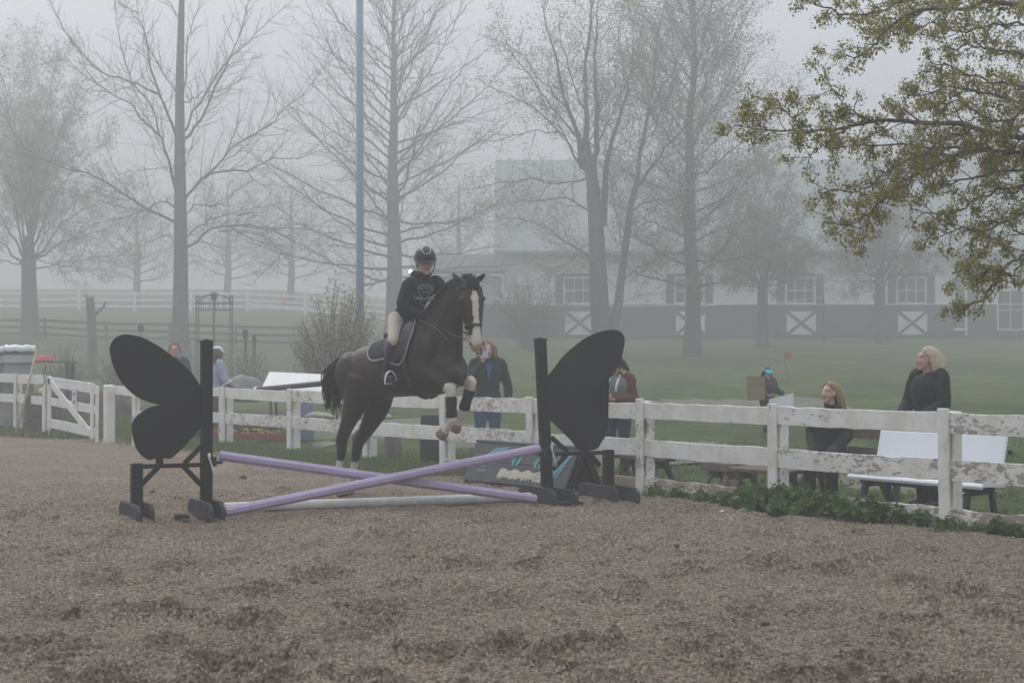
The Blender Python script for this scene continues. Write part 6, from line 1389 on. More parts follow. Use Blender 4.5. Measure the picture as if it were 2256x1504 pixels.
def hand_geo(mb, w, d, nrm, k=1.0, curl=.5, side=1, spread=.1):
    """hand from wrist w pointing along d, palm facing nrm; five separate bent fingers"""
    d = unit(d); nrm = unit(nrm - d * np.dot(nrm, d)); s_ = unit(np.cross(d, nrm)) * side
    mb.tube([w - d * .03 * k, w + d * .02 * k, w + d * .055 * k, w + d * .085 * k], [(.024 * k, .018 * k), (.032 * k, .016 * k), (.040 * k, .015 * k), (.036 * k, .011 * k)], 10, up=nrm)
    for i, (o, l) in enumerate(((.028, .070), (.010, .078), (-.009, .073), (-.026, .058))):
        p = w + d * .080 * k + s_ * o * k; dd = unit(d + s_ * o * spread * 8); pts = [p - dd * .02 * k, p]; a = 0
        for f in (.45, .32, .23): a += curl * 1.1; q = dd * math.cos(a) + nrm * math.sin(a); pts.append(pts[-1] + q * l * f * k)
        mb.tube(pts, np.array([.0095, .0092, .0085, .0078, .006]) * k, 7)
    p = w + d * .022 * k + s_ * .028 * k; t1 = p + (s_ * .030 + d * .022 + nrm * .016) * k; t2 = t1 + (d * .028 + s_ * .006 + nrm * (.012 + .02 * curl)) * k; mb.tube([p - s_ * .015 * k, p, t1, t2], np.array([.012, .013, .0105, .007]) * k, 7)
def join_mesh(me, mb):
    bm = bmesh.new(); bm.from_mesh(me); m2 = mb.mesh('t', True); bm.from_mesh(m2); bm.to_mesh(me); bm.free(); bpy.data.meshes.remove(m2); me.update()
def person(label, J, H, fwd, look, crown=(0, 0, 1), top=None, bottom=None, shoes=None, hair=None, skin=SKIN, hands=(), sleeves=True, build=1.0, k=None, collar=True, undershirt=None, hem=.0, boots=False, voxel=.0155, jacket_len=None, name='person', torso=1.0, hk=1.0, gloves=False):
    """J: world joints. The body is one skin; clothes and hair are its children."""
    k = k or H / 1.70; fwd = unit(fwd); lat = unit(J['shR'] - J['shL']); mb = MB(); tb = build
    def torso_tube(mb, g_, z0='pelvis', ext=0):
        sp = V(J['chest']) - V(J['pelvis']); P = np.array([J['pelvis'] - unit(sp) * (.05 + ext) * k, J['pelvis'], J['waist'], J['chest'], J['neck'] - unit(sp) * .045 * k, J['neck'] - unit(sp) * .005 * k])
        rr = np.array([(.150, .105), (.160, .115), (.140, .103), (.165, .118), (.125, .080), (.060, .060)]) * k * tb * torso + g_; q = spline(np.column_stack([P, rr]), 18)
        mb.tube(q[:, :3], q[:, 3:], 18, up=fwd)
    def limb(mb, pts, rad, g_=0): q = spline(np.column_stack([np.array(pts), np.array(rad) * k * tb + g_]), 5 * len(pts)); mb.tube(q[:, :3], q[:, 3], 12)
    torso_tube(mb, -.006)
    for s_ in 'RL':
        limb(mb, [J['sh' + s_] - (J['sh' + s_] - J['neck']) * .35, J['sh' + s_], (J['sh' + s_] + J['el' + s_]) / 2, J['el' + s_], (J['el' + s_] * .6 + J['wr' + s_] * .4), J['wr' + s_]], [.055, .056, .047, .040, .038, .026])
        limb(mb, [J['hip' + s_], (J['hip' + s_] * .6 + J['kn' + s_] * .4), J['kn' + s_], J['kn' + s_] * .65 + J['an' + s_] * .35, J['an' + s_]], [.090, .080, .056, .055, .036])
        limb(mb, [J['an' + s_] + V((0, 0, .01)), J['an' + s_] * .4 + J['to' + s_] * .6, J['to' + s_]], [.038, .035, .022])
    hc = J['head']; look = unit(look); u0 = unit(crown); limb(mb, [J['neck'] - unit(J['neck'] - J['chest']) * .03, (J['neck'] + hc) / 2 - look * .012 * k, hc - look * .02 * k], [.060, .052, .052])
    P, ax = head_geo(mb, hc, look, u0, k * hk)
    me = remesh(mb, voxel, 2, 'person'); hm = MB()
    for (s_, d, nrm, curl, sp) in hands: hand_geo(hm, J['wr' + s_], V(d), V(nrm), k, curl, 1 if s_ == 'R' else -1, sp)
    if hands: join_mesh(me, hm)
    c_ = coords(me).astype(float); col = np.tile(skin, (len(c_), 1)); l = np.stack([(c_ - hc) @ ax[0], (c_ - hc) @ ax[1], (c_ - hc) @ ax[2]], 1) / k; face = (np.linalg.norm(l, axis=1) < .16) & (l[:, 1] > .04)
    col[face & (np.abs(l[:, 0]) < .05) & (l[:, 2] < -.01) & (l[:, 2] > -.045)] *= V((1.08, .88, .86)); col[face & (np.abs(l[:, 0]) < .026) & (np.abs(l[:, 2] + .058) < .012)] = skin * V((.78, .48, .5))
    col[face & (np.abs(np.abs(l[:, 0]) - .032) < .017) & (np.abs(l[:, 2] - .034) < .006)] *= .42; col[face & (np.abs(np.abs(l[:, 0]) - .032) < .018) & (np.abs(l[:, 2] - .014) < .011)] *= .62
    if gloves:
        for s_ in 'RL': col[np.linalg.norm(c_ - J['wr' + s_], axis=1) < .24 * k] = .012
    paint(me, col); o = link(name, me, m_skin); tag(o, label, 'person')
    for s_ in (-1, 1):
        e = MB(); e.ball(P(s_ * .032, .078, .013), V((.0135, .010, .010)) * k, 10, 8, ax); eo = e.build('eye', m_eyew, o, True); e = MB(); e.ball(P(s_ * .032, .084, .013), V((.0065, .006, .0065)) * k, 8, 6, ax); e.build('iris', m_iris, eo, True)
    if top:
        mb = MB(); torso_tube(mb, .016, ext=(jacket_len or .04))
        for s_ in 'RL':
            w_ = J['wr' + s_] if sleeves else J['el' + s_]
            limb(mb, [J['sh' + s_] - (J['sh' + s_] - J['neck']) * .45, J['sh' + s_], (J['sh' + s_] + J['el' + s_]) / 2, J['el' + s_], (J['el' + s_] * .55 + J['wr' + s_] * .45), J['wr' + s_] * .94 + J['el' + s_] * .06], [.058, .062, .058, .052, .050, .042], .012)
        if collar: mb.tube(spline([J['neck'] - unit(J['neck'] - J['chest']) * .03, J['neck'] + UP * .02, J['neck'] + UP * .045 - look * .005], 8), .072 * k, 14)
        tm = remesh(mb, voxel * 1.15, 3, 'jacket'); oj = link(top[0], tm, top[1], o)
        tex = oj.modifiers.new('folds', 'DISPLACE'); tx = bpy.data.textures.get('folds') or bpy.data.textures.new('folds', 'CLOUDS'); tx.noise_scale = .09; tex.texture = tx; tex.strength = .022; tex.mid_level = .5; tex.texture_coords = 'GLOBAL'
    if bottom:
        mb = MB(); sp = unit(J['waist'] - J['pelvis']); mb.tube([J['pelvis'] - sp * .06 * k, J['pelvis'] + sp * .0, J['pelvis'] + sp * .08 * k], np.array([(.150, .110), (.160, .118), (.146, .108)]) * k * tb + .006, 16, up=fwd)
        for s_ in 'RL':
            kn, an = J['kn' + s_], J['an' + s_]; e_ = an if not boots else kn * .8 + an * .2; limb(mb, [J['hip' + s_], (J['hip' + s_] * .6 + kn * .4), kn, kn * .62 + e_ * .38, e_ + (an - kn) * .02], [.098, .090, .066, .066 if not boots else .060, .056], .004)
        oj = link(bottom[0], remesh(mb, voxel * 1.15, 3, 'trousers'), bottom[1], o)
        tex = oj.modifiers.new('folds', 'DISPLACE'); tex.texture = bpy.data.textures.get('folds') or bpy.data.textures.new('folds', 'CLOUDS'); tex.strength = .012; tex.texture_coords = 'GLOBAL'
    if shoes:
        for s_ in 'RL':
            mb = MB(); an, to, kn = J['an' + s_], J['to' + s_], J['kn' + s_]; hd_ = unit(V((*(to - an)[:2], (to - an)[2] if boots else 0)))
            if boots: limb(mb, [kn * .97 + an * .03, kn * .6 + an * .4, kn * .2 + an * .8, an], [.060, .062, .046, .046], .004)
            else: limb(mb, [an + V((0, 0, .05)), an], [.048, .046], .004)
            limb(mb, [an - hd_ * .035 * k - UP * .01, an * .5 + to * .5, to], [.044, .042, .034], .004); mb.box((an + to) / 2 - UP * .032 * k, (np.linalg.norm(to - an) + .10 * k, .085 * k, .022), [hd_, unit(np.cross(hd_, UP)), np.cross(unit(np.cross(hd_, UP)), hd_)])
            link('boot' if boots else 'shoe', remesh(mb, voxel, 2, 'shoe'), shoes, o)
    if hair: hair(o, P, ax, k, J)
    return o
def hair_fn(col, length=.30, wave=.0, vol=1.0, n=330, fringe=True, seed=1, name='hair', part=.0, rad=.0085, back=False):
    hm = mat('hair_%d_%d_%d' % tuple(int(c * 999) for c in col), col, .5, .45, 60, spec=.35, stretch=(3, 3, .5))
    def f(o, P, ax, k, J):
        rs = np.random.RandomState(seed); mb = MB(); r, fw, u = ax
        for i in range(n):
            th = rs.rand() * 2 * math.pi; q = math.acos(1 - rs.rand() * 1.15); x, y, z = math.sin(q) * math.cos(th), math.sin(q) * math.sin(th), math.cos(q)
            if y > .15 and z < .72: continue
            x0 = V((x * .083, y * .098 - .022, z * .096 + .032)); out = V((x, y * .8 - .25, 0)); out = out / max(np.linalg.norm(out), .1)
            if y > .1: out = V((np.sign(x - part) * 1.0, -.30, 0)); out /= np.linalg.norm(out)
            if back and y > -.35: out = V((out[0] * .75, -.75, 0)); out /= np.linalg.norm(out)
            L = length * (.75 + .35 * rs.rand()); pts = [x0 * .90]; d = V((out[0] * .7, out[1] * .5, .35)); p = x0.copy(); ph = rs.rand() * 6
            for s_ in range(8):
                pts.append(p.copy()); t_ = s_ / 7; d = d * .45 + V((out[0] * .22 * (1 - t_), out[1] * .25 * (1 - t_), -1)) * .55; d /= np.linalg.norm(d); p = p + d * L / 7 + V((math.sin(ph + s_ * 1.7), math.cos(ph + s_ * 1.5), 0)) * wave
                e = V((p[0] / (.088 * vol), (p[1] + .02) / (.104 * vol), (p[2] - .03) / .100)); ne = np.linalg.norm(e)
                if ne < 1: p = V((p[0] / ne, (p[1] + .02) / ne - .02, (p[2] - .03) / ne + .03))
                if back and p[2] < .055: p[1] = min(p[1], -.012 - .012 * rs.rand())
                if p[1] > .035 and abs(p[0]) < .066 and p[2] < .05: p[0] = .070 * (1 if p[0] >= part else -1); p[1] = min(p[1], .06)
            mb.tube(np.array([P(*a) for a in pts]), np.array([.6, 1, 1, 1, 1, 1, 1, .9, .4]) * rad * k, 3)
        ob = mb.build(name, hm, o, True)
    return f
def world_pose(base, H, ang, over=None, P0=POSE):
    """joints in the world: base = ground point, ang = heading (0 looks toward +y)"""
    J = {}
    for n_, p in P0.items(): q = (over or {}).get(n_, p); J[n_] = V(base) + rot2(V(q) * H, ang)
    return J
TOCAM = math.pi      # heading that faces the viewer
def fdir(ang): return rot2(V((0, 1, 0)), ang)

# ---- the rider
q1 = lambda p, lat: hp(c1(*p), lat); q5 = lambda p, lat: hp(c5(*p), lat)
J = dict(pelvis=q1((512, 492), 0), waist=q5((470, 770), 0), chest=q5((545, 640), 0), neck=q5((588, 500), .01), head=q5((588, 345), .03), shR=q5((395, 590), .18), shL=q5((735, 570), -.18), elR=q5((330, 815), .27), elL=q5((770, 790), -.27), wrR=hp((927, 697), .11), wrL=hp((958, 690), -.08),
         hipR=q1((470, 480), .11), hipL=q1((560, 475), -.11), knR=q1((455, 600), .30), knL=q1((640, 590), -.30), anR=q1((408, 792), .335), anL=q1((600, 790), -.335))
J['toR'] = J['anR'] + HF * .155 - UP * .045 + HR * .02; J['toL'] = J['anL'] + HF * .155 - UP * .045 - HR * .02
rk = .98; lookd = unit(V((.20, -1, -.17)))
m_navy = cloth('navy_hoodie', (.013, .015, .022)); m_breech = cloth('beige_breeches', (.50, .46, .40), .8, .12); m_boot = mat('black_boot', (.010, .010, .011), .35, spec=.4)
rider = person('rider in black helmet, navy hoodie, beige breeches and black boots crouched on the horse', J, 1.66, HF, lookd, V((.0, -.25, 1)), ('hoodie', m_navy), ('breeches', m_breech), m_boot,
               hands=[('R', HF + V((.1, 0, -.15)), V((.3, .5, -.3)), 1.0, .05), ('L', HF + V((-.2, 0, -.1)), V((-.3, .3, -.3)), 1.0, .05)], boots=True, k=rk, voxel=.0105, jacket_len=.0, hk=1.13, gloves=True)
f_ = unit(lookd); r_ = unit(np.cross(f_, V((.0, -.25, 1)))); u_ = np.cross(r_, f_); ax = [r_, f_, u_]; HP_ = lambda x, y, z: J['head'] + (r_ * x + f_ * y + u_ * z) * rk * 1.17
m_helm = mat('helmet_black', (.014, .015, .018), .45, .15, 40, spec=.4); m_trim = mat('helmet_trim', (.48, .50, .52), .35, metal=.3)
mb = MB(); vs = []; F = []; nn, kk = 28, 12
for i in range(kk):
    el = math.pi / 2 * (1 - i / (kk - 1)) - .06 * i / (kk - 1)
    for j in range(nn): a = 2 * math.pi * j / nn; vs.append(HP_(.108 * math.cos(el) * math.cos(a), -.008 + .132 * math.cos(el) * math.sin(a), .050 + .118 * math.sin(el) - (.02 * (1 - math.sin(a)) * .5 * (i / (kk - 1)) ** 3)))
for i in range(kk - 1):
    for j in range(nn): F.append((i * nn + j, (i + 1) * nn + j, (i + 1) * nn + (j + 1) % nn, i * nn + (j + 1) % nn))
mb.add(np.array(vs), F); helm = mb.build('helmet', m_helm, rider, True); so = helm.modifiers.new('s', 'SOLIDIFY'); so.thickness = .018; so.offset = -1
mb = MB(); rim = [HP_(.112 * math.cos(a), -.008 + .136 * math.sin(a), .050 - .012 - .010 * (1 - math.sin(a))) for a in np.linspace(0, 2 * math.pi, 41)]; mb.tube(rim, .0075, 6, cap=False); mb.build('rim', m_helm, helm, True)
vs = []; 
for t_, zz in ((0, 0), (1, -.004), (1, -.012), (0, -.012)):
    for a in np.linspace(.18 * math.pi, .82 * math.pi, 17): e = t_ * .052 * math.sin((a / math.pi - .18) / .64 * math.pi) ** .7; vs.append(HP_((.108 + e * .3) * math.cos(a), -.008 + (.130 + e) * math.sin(a), .044 + zz - .018 * t_))
F = [(i * 17 + j, i * 17 + j + 1, ((i + 1) % 4) * 17 + j + 1, ((i + 1) % 4) * 17 + j) for i in range(4) for j in range(16)] + [(0, 17, 34, 51), (16, 67, 50, 33)]
MB().add(np.array(vs), F).build('peak', m_helm, helm, True)
def onhelm(az, el): return HP_(.110 * math.cos(el) * math.cos(az), -.008 + .134 * math.cos(el) * math.sin(az), .050 + .120 * math.sin(el))
A0 = math.pi / 2
mb = MB(); mb.tube([onhelm(A0 + .95 - .70 * t_, 1.12 - .67 * t_) for t_ in np.linspace(0, 1, 10)] + [onhelm(A0 + .25 - .50 * t_, .45) for t_ in np.linspace(.1, .9, 6)] + [onhelm(A0 - .25 - .70 * t_, .45 + .67 * t_) for t_ in np.linspace(0, 1, 10)], .0042, 6); mb.build('trim', m_trim, helm, True)
for s_ in (-1, 1):
    mb = MB(); mb.tube(spline([HP_(s_ * .098, .02, .03), HP_(s_ * .088, .022, -.03), HP_(s_ * .066, .03, -.088), HP_(s_ * .03, .052, -.118), HP_(0, .062, -.122)], 16), .0062, 6); mb.build('chin_strap', m_boot, helm, True)
mb = MB(); cN = J['neck']; mb.tube(spline([cN - HF * .02 + HR * .09 + UP * .0, cN - HF * .10 + HR * .075 + UP * .03, cN - HF * .135 + UP * .02, cN - HF * .10 - HR * .075 + UP * .03, cN - HF * .02 - HR * .09], 18), [.03 + .022 * math.sin(math.pi * i / 17) for i in range(18)], 10); mb.build('hood', m_navy, rider, True)
# stirrups with the rider's feet in them (leathers are the saddle's)
for s_, an, to, tq in ((1, J['anR'], J['toR'], 4.55), (-1, J['anL'], J['toL'], 4.55)):
    c = an * .35 + to * .65 - UP * .062; sd = unit(HR * .85 + HF * -.45); fw = unit(np.cross(UP, sd)); stirrup(c, fw, sd).build('stirrup', mat('steel_bright', (.75, .75, .76), .3, metal=.6), sad, True)
    mb = MB(); mb.tube(spline([c + UP * .14, (c + UP * .14) * .5 + trunk_pt(tq, 30 if s_ > 0 else 150, .05) * .5 + HR * s_ * .02, trunk_pt(tq, 50 if s_ > 0 else 130, .05)], 12), .012, 6, flat=.4); mb.build('stirrup_leather', m_leather, sad, True)
# print on the hoodie's chest, laid on the cloth
from mathutils.bvhtree import BVHTree
bpy.context.view_layer.update(); dg = bpy.context.evaluated_depsgraph_get()
hood_o = [c for c in rider.children if c.name.startswith('hoodie')][0]; bv = BVHTree.FromObject(hood_o, dg)
def on_cloth(p):
    o_ = Vector((0, 0, CAMZ)); d = Vector(ray(*p)).normalized(); h = bv.ray_cast(o_ + d * 12, d, 12); 
    return None if h[0] is None else V(h[0]) + V(h[1]) * .004
m_print = mat('pale_print', (.36, .40, .44), .8); mb = MB()
def cstroke(pts, w=.0035):
    q = [on_cloth(c5(*p)) for p in spline(pts, 8)]; q = [x for x in q if x is not None]
    if len(q) > 2: mb.tube(q, w, 5)
cstroke([(505, 665), (560, 730), (620, 800)]); cstroke([(655, 655), (590, 730), (505, 810)]); cstroke([(510, 648), (545, 628), (585, 620), (630, 628), (662, 650)], .003)
for i in range(9): a = 2.55 - i * .25; x, y = 585 + 100 * math.cos(a), 672 - 82 * math.sin(a); cstroke([(x - 6, y + 8), (x, y - 8), (x + 7, y + 7)], .003)
for y0, y1 in ((735, 728), (745, 740), (725, 748)): cstroke([(482, y1), (515, y0 - 4), (548, y1 + 6)], .006); cstroke([(605, y0 + 6), (640, y1 - 8), (675, y0 - 18)], .005)
cstroke([(548, 662), (565, 655), (560, 675), (548, 664)], .003); cstroke([(568, 664), (590, 668), (608, 660)], .003); cstroke([(605, 655), (620, 668), (603, 678)], .003); cstroke([(530, 800), (560, 812), (595, 800)], .003)
cstroke([(470, 700), (472, 760), (490, 800)], .0025); cstroke([(688, 690), (690, 740), (670, 790)], .0025)
mb.build('print', m_print, hood_o, True)

# ---- woman filming with a phone
def base_at(px, Y): q = at(px, 800, Y); q[2] = tz(q[0], q[1]); return q
def H_for(px, py, Y): return at(px, py, Y)[2] - base_at(px, Y)[2]
Y_ = 24.2; b_ = base_at(1074, Y_); H = H_for(1070, 752, Y_) / .985; ang = TOCAM + .16
J = world_pose(b_, H, ang, dict(elR=(.135, .05, .655), wrR=(.050, .105, .835), elL=(-.165, -.02, .64), wrL=(-.165, .045, .53)))
m_jean = cloth('blue_jeans', (.07, .11, .20), .9, .35, 6); m_jack = cloth('charcoal_jacket', (.020, .022, .024)); m_blue2 = cloth('blue_shirt', (.05, .09, .25))
pw_ = person('person with reddish blond hair, dark jacket and blue jeans filming with a raised phone', J, H, fdir(ang), fdir(ang) + V((0, 0, -.05)), top=('jacket', m_jack), bottom=('jeans', m_jean), shoes=mat('grey_shoe', (.08, .08, .085), .8), hair=hair_fn((.40, .235, .125), .26, .004, 1.05, 330, seed=3),
       hands=[('R', V((0, 0, 1)) + fdir(ang) * .25 + V((.25, 0, 0)), -fdir(ang), .75, .1), ('L', V((.1, -.2, -1)), V((-.6, 0, 0)), .35, .1)], build=1.06)
fd = fdir(ang); lt = unit(J['shR'] - J['shL']); ph = J['wrR'] + V((0, 0, .105)) - lt * .035 + fd * .035
po = thing('phone', 'pale phone held up before the face of the person in blue jeans', 'phone', ph); MB().box(ph, (.075, .011, .15), [lt, fd, UP], ch=.004).build('body', mat('phone_shell', (.42, .46, .56), .3, spec=.5), po); MB().box(ph + fd * .007 + UP * .05 + lt * .018, (.026, .004, .03), [lt, fd, UP]).build('camera', m_eye, po)
mb = MB(); c = J['chest'] + fd * .133 * H / 1.7; sp = V((0, 0, 1)); mb.add([c + UP * .13 + lt * .055 - fd * .012, c + UP * .13 - lt * .055 - fd * .012, c - UP * .13 + fd * .022, c + UP * .10 + lt * .045 - fd * .07, c + UP * .10 - lt * .045 - fd * .07, c - UP * .13 - fd * .03], [(0, 1, 2), (5, 4, 3), (0, 3, 4, 1), (1, 4, 5, 2), (2, 5, 3, 0)]); mb.build('shirt', m_blue2, pw_)

# ---- person in a grey vest with maroon sleeves, head bent over a phone
Y_ = 21.75; b_ = base_at(1362, Y_); H = 1.70; ang = TOCAM - .55
J = world_pose(b_, H, ang, dict(elR=(.150, .02, .64), wrR=(.035, .15, .645), elL=(-.15, .02, .64), wrL=(-.035, .15, .635), head=(0, .045, .905), neck=(0, .012, .832), knR=(.075, .01, .285), anR=(.09, -.02, .045), toR=(.11, .08, .017)))
m_mar = cloth('maroon_sleeves', (.11, .035, .042)); m_vest = cloth('grey_vest', (.17, .175, .17)); m_djean = cloth('dark_jeans', (.025, .033, .058), .9, .3, 6)
fd = fdir(ang)
pv = person('person in grey vest over maroon sleeves, half hidden by the right butterfly wing', J, H, fd, fd + V((0, 0, -.75)), fd * .6 + UP, top=('sweater', m_mar), bottom=('jeans', m_djean), shoes=mat('brown_shoe', (.06, .04, .03), .7), hair=hair_fn((.10, .055, .035), .20, .002, 1.0, 260, seed=5),
       hands=[('R', fd * .5 - unit(J['shR'] - J['shL']) * .8, UP, .7, .05), ('L', fd * .5 + unit(J['shR'] - J['shL']) * .8, UP, .7, .05)])
mb = MB(); lat = unit(J['shR'] - J['shL']); q = spline(np.column_stack([np.array([J['pelvis'] - UP * .03, J['waist'], J['chest'], J['neck'] - UP * .06, J['neck'] - UP * .012]), np.array([(.178, .135), (.162, .128), (.188, .142), (.150, .105), (.085, .085)]) + .012]), 16); mb.tube(q[:, :3], q[:, 3:], 20, up=fd)
vo_ = link('vest', remesh(mb, .012, 2, 'vest'), m_vest, pv)
for s_ in (-1, 1): mb = MB(); mb.tube(spline([J['neck'] + lat * s_ * .06 + fd * .045 - UP * .0, J['chest'] + lat * s_ * .07 + fd * .158 + UP * .04, J['chest'] + lat * s_ * .055 + fd * .162 - UP * .06], 12), .014, 6, flat=1.3); mb.build('lining', m_polew, vo_, True)
ph = (J['wrR'] + J['wrL']) / 2 + fd * .075 + UP * .035; po = thing('phone', 'black phone held in both hands by the person in the grey vest', 'phone', ph); pu = unit(fd + UP * .5); MB().box(ph, (.075, .15, .011), [lat, pu, np.cross(lat, pu)], ch=.004).build('body', m_dark, po); MB().box(ph + np.cross(lat, pu) * .007, (.066, .135, .002), [lat, pu, np.cross(lat, pu)]).build('screen', m_eye, po)

# ---- small person with a turquoise visor carrying a paper bag and a white sheet
Y_ = 27.8; b_ = base_at(1690, Y_); H = H_for(1685, 812, Y_) / .985; ang = TOCAM + .62
J = world_pose(b_, H, ang, dict(elR=(.165, -.0, .66), wrR=(.13, .15, .60), elL=(-.165, .02, .67), wrL=(-.19, .16, .62), knR=(.06, .06, .285), anR=(.06, .10, .05), toR=(.06, .19, .02), anL=(-.06, -.10, .06), toL=(-.065, -.01, .02), knL=(-.06, .0, .29)))
fd = fdir(ang); lt = unit(J['shR'] - J['shL'])
pc = person('small person in turquoise visor and dark grey jacket walking on the grass', J, H, fd, fd + V((-.3, 0, -.1)), top=('jacket', cloth('slate_jacket', (.035, .038, .042))), bottom=('trousers', cloth('dark_trousers', (.02, .021, .025))), shoes=mat('pale_shoe', (.25, .25, .26), .7), hair=hair_fn((.03, .022, .018), .16, .0, 1.05, 220, seed=8),
       hands=[('R', fd * .6 - lt * .5, UP, .6, .1), ('L', fd - UP * .5, lt, .6, .1)], build=1.12, k=H / 1.70 * 1.12)
hc = J['head']; kk_ = H / 1.7 * 1.12; lk = unit(fd + V((-.3, 0, -.1))); rr_ = unit(np.cross(lk, UP)); m_visor = mat('turquoise_visor', (.06, .50, .60), .5)
mb = MB(); vs = []
for t_, zz in ((0, 0), (1, -.01), (1, -.022), (0, -.012)):
    for a in np.linspace(.08 * math.pi, .92 * math.pi, 15): e = t_ * .075 * math.sin((a / math.pi - .08) / .84 * math.pi) ** .6; vs.append(hc + (rr_ * (.088 + e * .25) * math.cos(a) + lk * ((.10 + e) * math.sin(a) - .01) + UP * (.075 + zz - .03 * t_)) * kk_)
F = [(i * 15 + j, i * 15 + j + 1, ((i + 1) % 4) * 15 + j + 1, ((i + 1) % 4) * 15 + j) for i in range(4) for j in range(14)] + [(0, 15, 30, 45), (14, 59, 44, 29)]; vis = mb.add(np.array(vs), F).build('visor', m_visor, pc, True)
mb = MB(); mb.tube([hc + (rr_ * .092 * math.cos(a) + lk * (.108 * math.sin(a) - .012) + UP * .078) * kk_ for a in np.linspace(0, 6.283, 25)], .021 * kk_, 6, cap=False, flat=.45); mb.build('band', m_visor, vis, True)
m_kraft = mat('kraft_paper', (.25, .195, .14), .8, .2, 6); q = at(1664, 855, Y_ - .22); bag = thing('paper_bag', 'upright tan paper bag carried by the small person in the turquoise visor', 'bag', q - UP * .2)
for (c_, s_) in ((q + V((0, -.09, 0)), (.30, .004, .40)), (q + V((0, .09, 0)), (.30, .004, .40)), (q + V((-.152, 0, 0)), (.004, .176, .40)), (q + V((.152, 0, 0)), (.004, .176, .40)), (q + V((0, 0, -.20)), (.30, .176, .004))): MB().box(c_, s_).build('side', m_kraft, bag)
MB().beam(q + V((-.16, -.094, .06)), q + V((.16, -.094, .04)), .004, .012).build('fold', m_kraft, bag)
pts = [at(1694, 890, Y_ - .45), at(1748, 890, Y_ - .5), at(1748, 866, Y_ - .5), at(1694, 880, Y_ - .45)]; sh_ = thing('white_card', 'white card sheet held low by the small person in the turquoise visor', 'card', pts[0]); quad_slab([pts[0] - UP * .10, pts[1] - UP * .10, pts[2], pts[3]], .008).build('sheet', m_paper, sh_)
MB().beam(pts[3] - UP * .004 - V((0, .007, 0)), pts[2] - UP * .004 - V((0, .007, 0)), .006, .02).build('clip', m_paper, sh_)

# ---- seated woman, face turned to the left
c = V((3.62, 18.05, 0)) - dF * .22 + n3 * .20; sz = .41; ang = math.atan2(-(-.80), -.60); ang = TOCAM - .42; H = 1.70
OV = dict(pelvis=(0, 0, .305), waist=(0, -.005, .395), chest=(0, .01, .475), neck=(0, .0, .575), head=(0, .012, .685), shR=(.095, 0, .528), shL=(-.095, 0, .528), elR=(.125, .02, .40), elL=(-.125, .02, .40), wrR=(.06, .17, .285), wrL=(-.06, .17, .285), hipR=(.055, .01, .295), hipL=(-.055, .01, .295), knR=(.075, .26, .275), knL=(-.075, .26, .275), anR=(.075, .27, .045), anL=(-.075, .27, .045), toR=(.085, .36, .017), toL=(-.085, .36, .017))
b_ = V((c[0], c[1], 0)); b_[2] = at(1797, 845, c[1])[2] - .745 * H; J = world_pose(b_, H, ang, OV); fd = fdir(ang); lt = unit(J['shR'] - J['shL'])
for s_ in 'RL': J['an' + s_][2] = .075; J['to' + s_][2] = .04
m_blk = cloth('black_jacket', (.013, .013, .014)); lookw = unit(V((-.80, -.62, -.03)))
ps = person('person with straight blond hair and black jacket seated on the wooden bench', J, H, fd, lookw, top=('jacket', m_blk), bottom=('trousers', cloth('black_trousers', (.014, .014, .016))), shoes=m_boot, hair=hair_fn((.42, .29, .16), .30, .0, 1.0, 420, seed=11, rad=.0075, back=True),
       hands=[('R', fd * .3 - lt, -UP, .5, .1), ('L', fd * .3 + lt, -UP, .5, .1)], build=1.05, voxel=.0105, skin=V((.48, .33, .28)))
mb = MB(); cc_ = J['chest'] + fd * .142 + UP * .05; mb.ball(cc_, (.055, .02, .085), 10, 8, [lt, fd, UP]); mb.build('shirt', cloth('taupe_shirt', (.16, .15, .13)), ps, True)

# ---- standing woman behind the white bench, in profile
Y_ = 17.55; b_ = V((at(2047, 800, Y_)[0], Y_, .0)); H = at(2062, 764, Y_)[2] / .99; ang = math.pi / 2 + .50
J = world_pose(b_, H, ang, dict(elR=(.155, .03, .64), wrR=(.09, .15, .565), elL=(-.155, .03, .64), wrL=(-.09, .16, .555), head=(0, .02, .915)))
fd = fdir(ang); lt = unit(J['shR'] - J['shL'])
pb = person('person with wavy pale blond hair in a black pullover standing behind the white bench', J, H, fd, unit(V((-1, .02, -.02))), top=('pullover', m_blk), bottom=('trousers', MATS['black_trousers']), shoes=m_boot, hair=hair_fn((.62, .55, .42), .31, .014, 1.2, 520, seed=14, rad=.009, back=True),
       hands=[('R', fd * .4 - lt * .8, -UP, .5, .1), ('L', fd * .4 + lt * .8, -UP, .5, .1)], build=1.18, voxel=.0105, skin=V((.47, .30, .26)), k=H / 1.70)
mb = MB(); mb.tube(spline([J['neck'] + fd * .055 + UP * .03, J['neck'] + fd * .095 - UP * .03, J['neck'] + fd * .125 - UP * .09], 8), .006, 6); mb.build('zip', m_steel, pb, True)

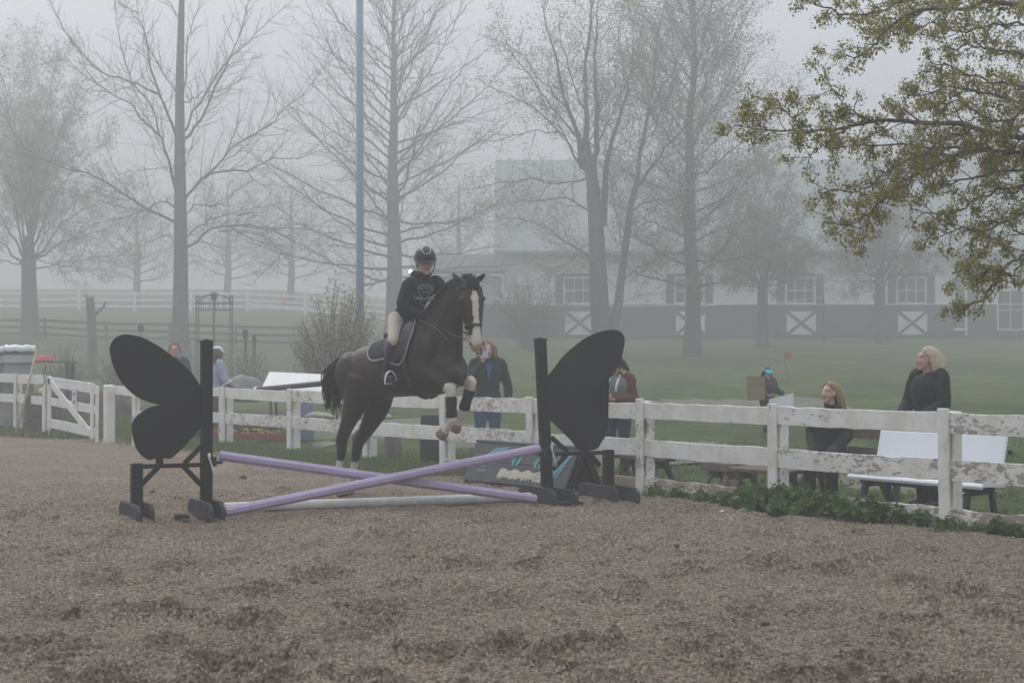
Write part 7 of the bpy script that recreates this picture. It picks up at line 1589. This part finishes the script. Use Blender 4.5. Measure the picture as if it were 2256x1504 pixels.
# ---- two people by the gate
Y_ = 32.6; b_ = base_at(384, Y_); H = H_for(380, 757, Y_) / .985; ang = TOCAM + .12
J = world_pose(b_, H, ang); fd = fdir(ang)
pr = person('person with cropped red hair and glasses, mostly hidden behind the left butterfly wing', J, H, fd, fd + V((-.1, 0, -.02)), top=('jacket', cloth('teal_grey_jacket', (.05, .06, .068))), bottom=('trousers', MATS['dark_trousers']), shoes=MATS['brown_shoe'], hair=hair_fn((.33, .12, .085), .07, .0, 1.0, 260, seed=21), hands=[('R', V((0, 0, -1)), fd, .4, .1), ('L', V((0, 0, -1)), fd, .4, .1)], voxel=.014, skin=V((.50, .32, .28)))
f_ = unit(fd + V((-.1, 0, -.02))); r_ = unit(np.cross(f_, UP)); u_ = np.cross(r_, f_); kk_ = H / 1.7; mb = MB()
for s_ in (-1, 1): mb.tube([J['head'] + (r_ * (s_ * .034 + .024 * math.cos(a)) + f_ * .100 + u_ * (.010 + .019 * math.sin(a))) * kk_ for a in np.linspace(0, 6.283, 17)], .0035, 5, cap=False); mb.tube([J['head'] + (r_ * s_ * .058 + f_ * .098 + u_ * .014) * kk_, J['head'] + (r_ * s_ * .080 + u_ * .012) * kk_], .003, 5)
mb.tube([J['head'] + (r_ * -.010 + f_ * .102 + u_ * .014) * kk_, J['head'] + (r_ * .010 + f_ * .102 + u_ * .014) * kk_], .0035, 5); mb.build('glasses', m_iron, pr, True)['kind'] = 'stuff'
Y_ = 32.0; b_ = base_at(474, Y_); H = H_for(468, 764, Y_) / .985; ang = -math.pi / 2 + .7
J = world_pose(b_, H, ang, dict(head=(0, .03, .91), elR=(.15, .03, .64), wrR=(.10, .16, .57), elL=(-.15, .03, .64), wrL=(-.10, .17, .57))); fd = fdir(ang); lt = unit(J['shR'] - J['shL'])
pl_ = person('person in a pale lavender hoodie and white cap behind the left jump post', J, H, fd, fd + V((0, 0, -.25)), top=('hoodie', cloth('lavender_hoodie', (.33, .36, .47))), bottom=('trousers', cloth('maroon_trousers', (.075, .04, .04))), shoes=MATS['brown_shoe'], hair=hair_fn((.13, .085, .06), .24, .002, .98, 260, seed=23), hands=[('R', fd * .6 - lt * .6, UP, .5, .1), ('L', fd * .6 + lt * .6, UP, .5, .1)], voxel=.014, build=1.08)
lk = unit(fd + V((0, 0, -.25))); rr_ = unit(np.cross(lk, UP)); uu_ = np.cross(rr_, lk); hc = J['head']; kk_ = H / 1.7; m_cap = mat('white_cap', (.62, .62, .62), .8)
mb = MB(); mb.ball(hc + (uu_ * .052 - lk * .014) * kk_, V((.092, .112, .085)) * kk_, 16, 10, [rr_, lk, uu_]); mb.tube([hc + (lk * .08 + uu_ * .055) * kk_, hc + (lk * .14 + uu_ * .045) * kk_, hc + (lk * .175 + uu_ * .034) * kk_], np.array([(.075, .012), (.07, .008), (.045, .005)]) * kk_, 12, up=uu_); mb2 = mb; capo = link('cap', remesh(mb2, .008, 2, 'cap'), m_cap, pl_)
q = at(497, 847, 31.6); fo = thing('paper_sheet', 'white paper held out by the person in the lavender hoodie', 'paper', q); quad_slab([q + V((-.12, .02, -.05)), q + V((.10, -.02, .06)), q + V((.12, .10, .09)), q + V((-.10, .14, -.02))], .006).build('sheet', m_paper, fo); MB().box(q + V((-.11, .05, -.02)), (.02, .02, .02)).build('clip', m_iron, fo)
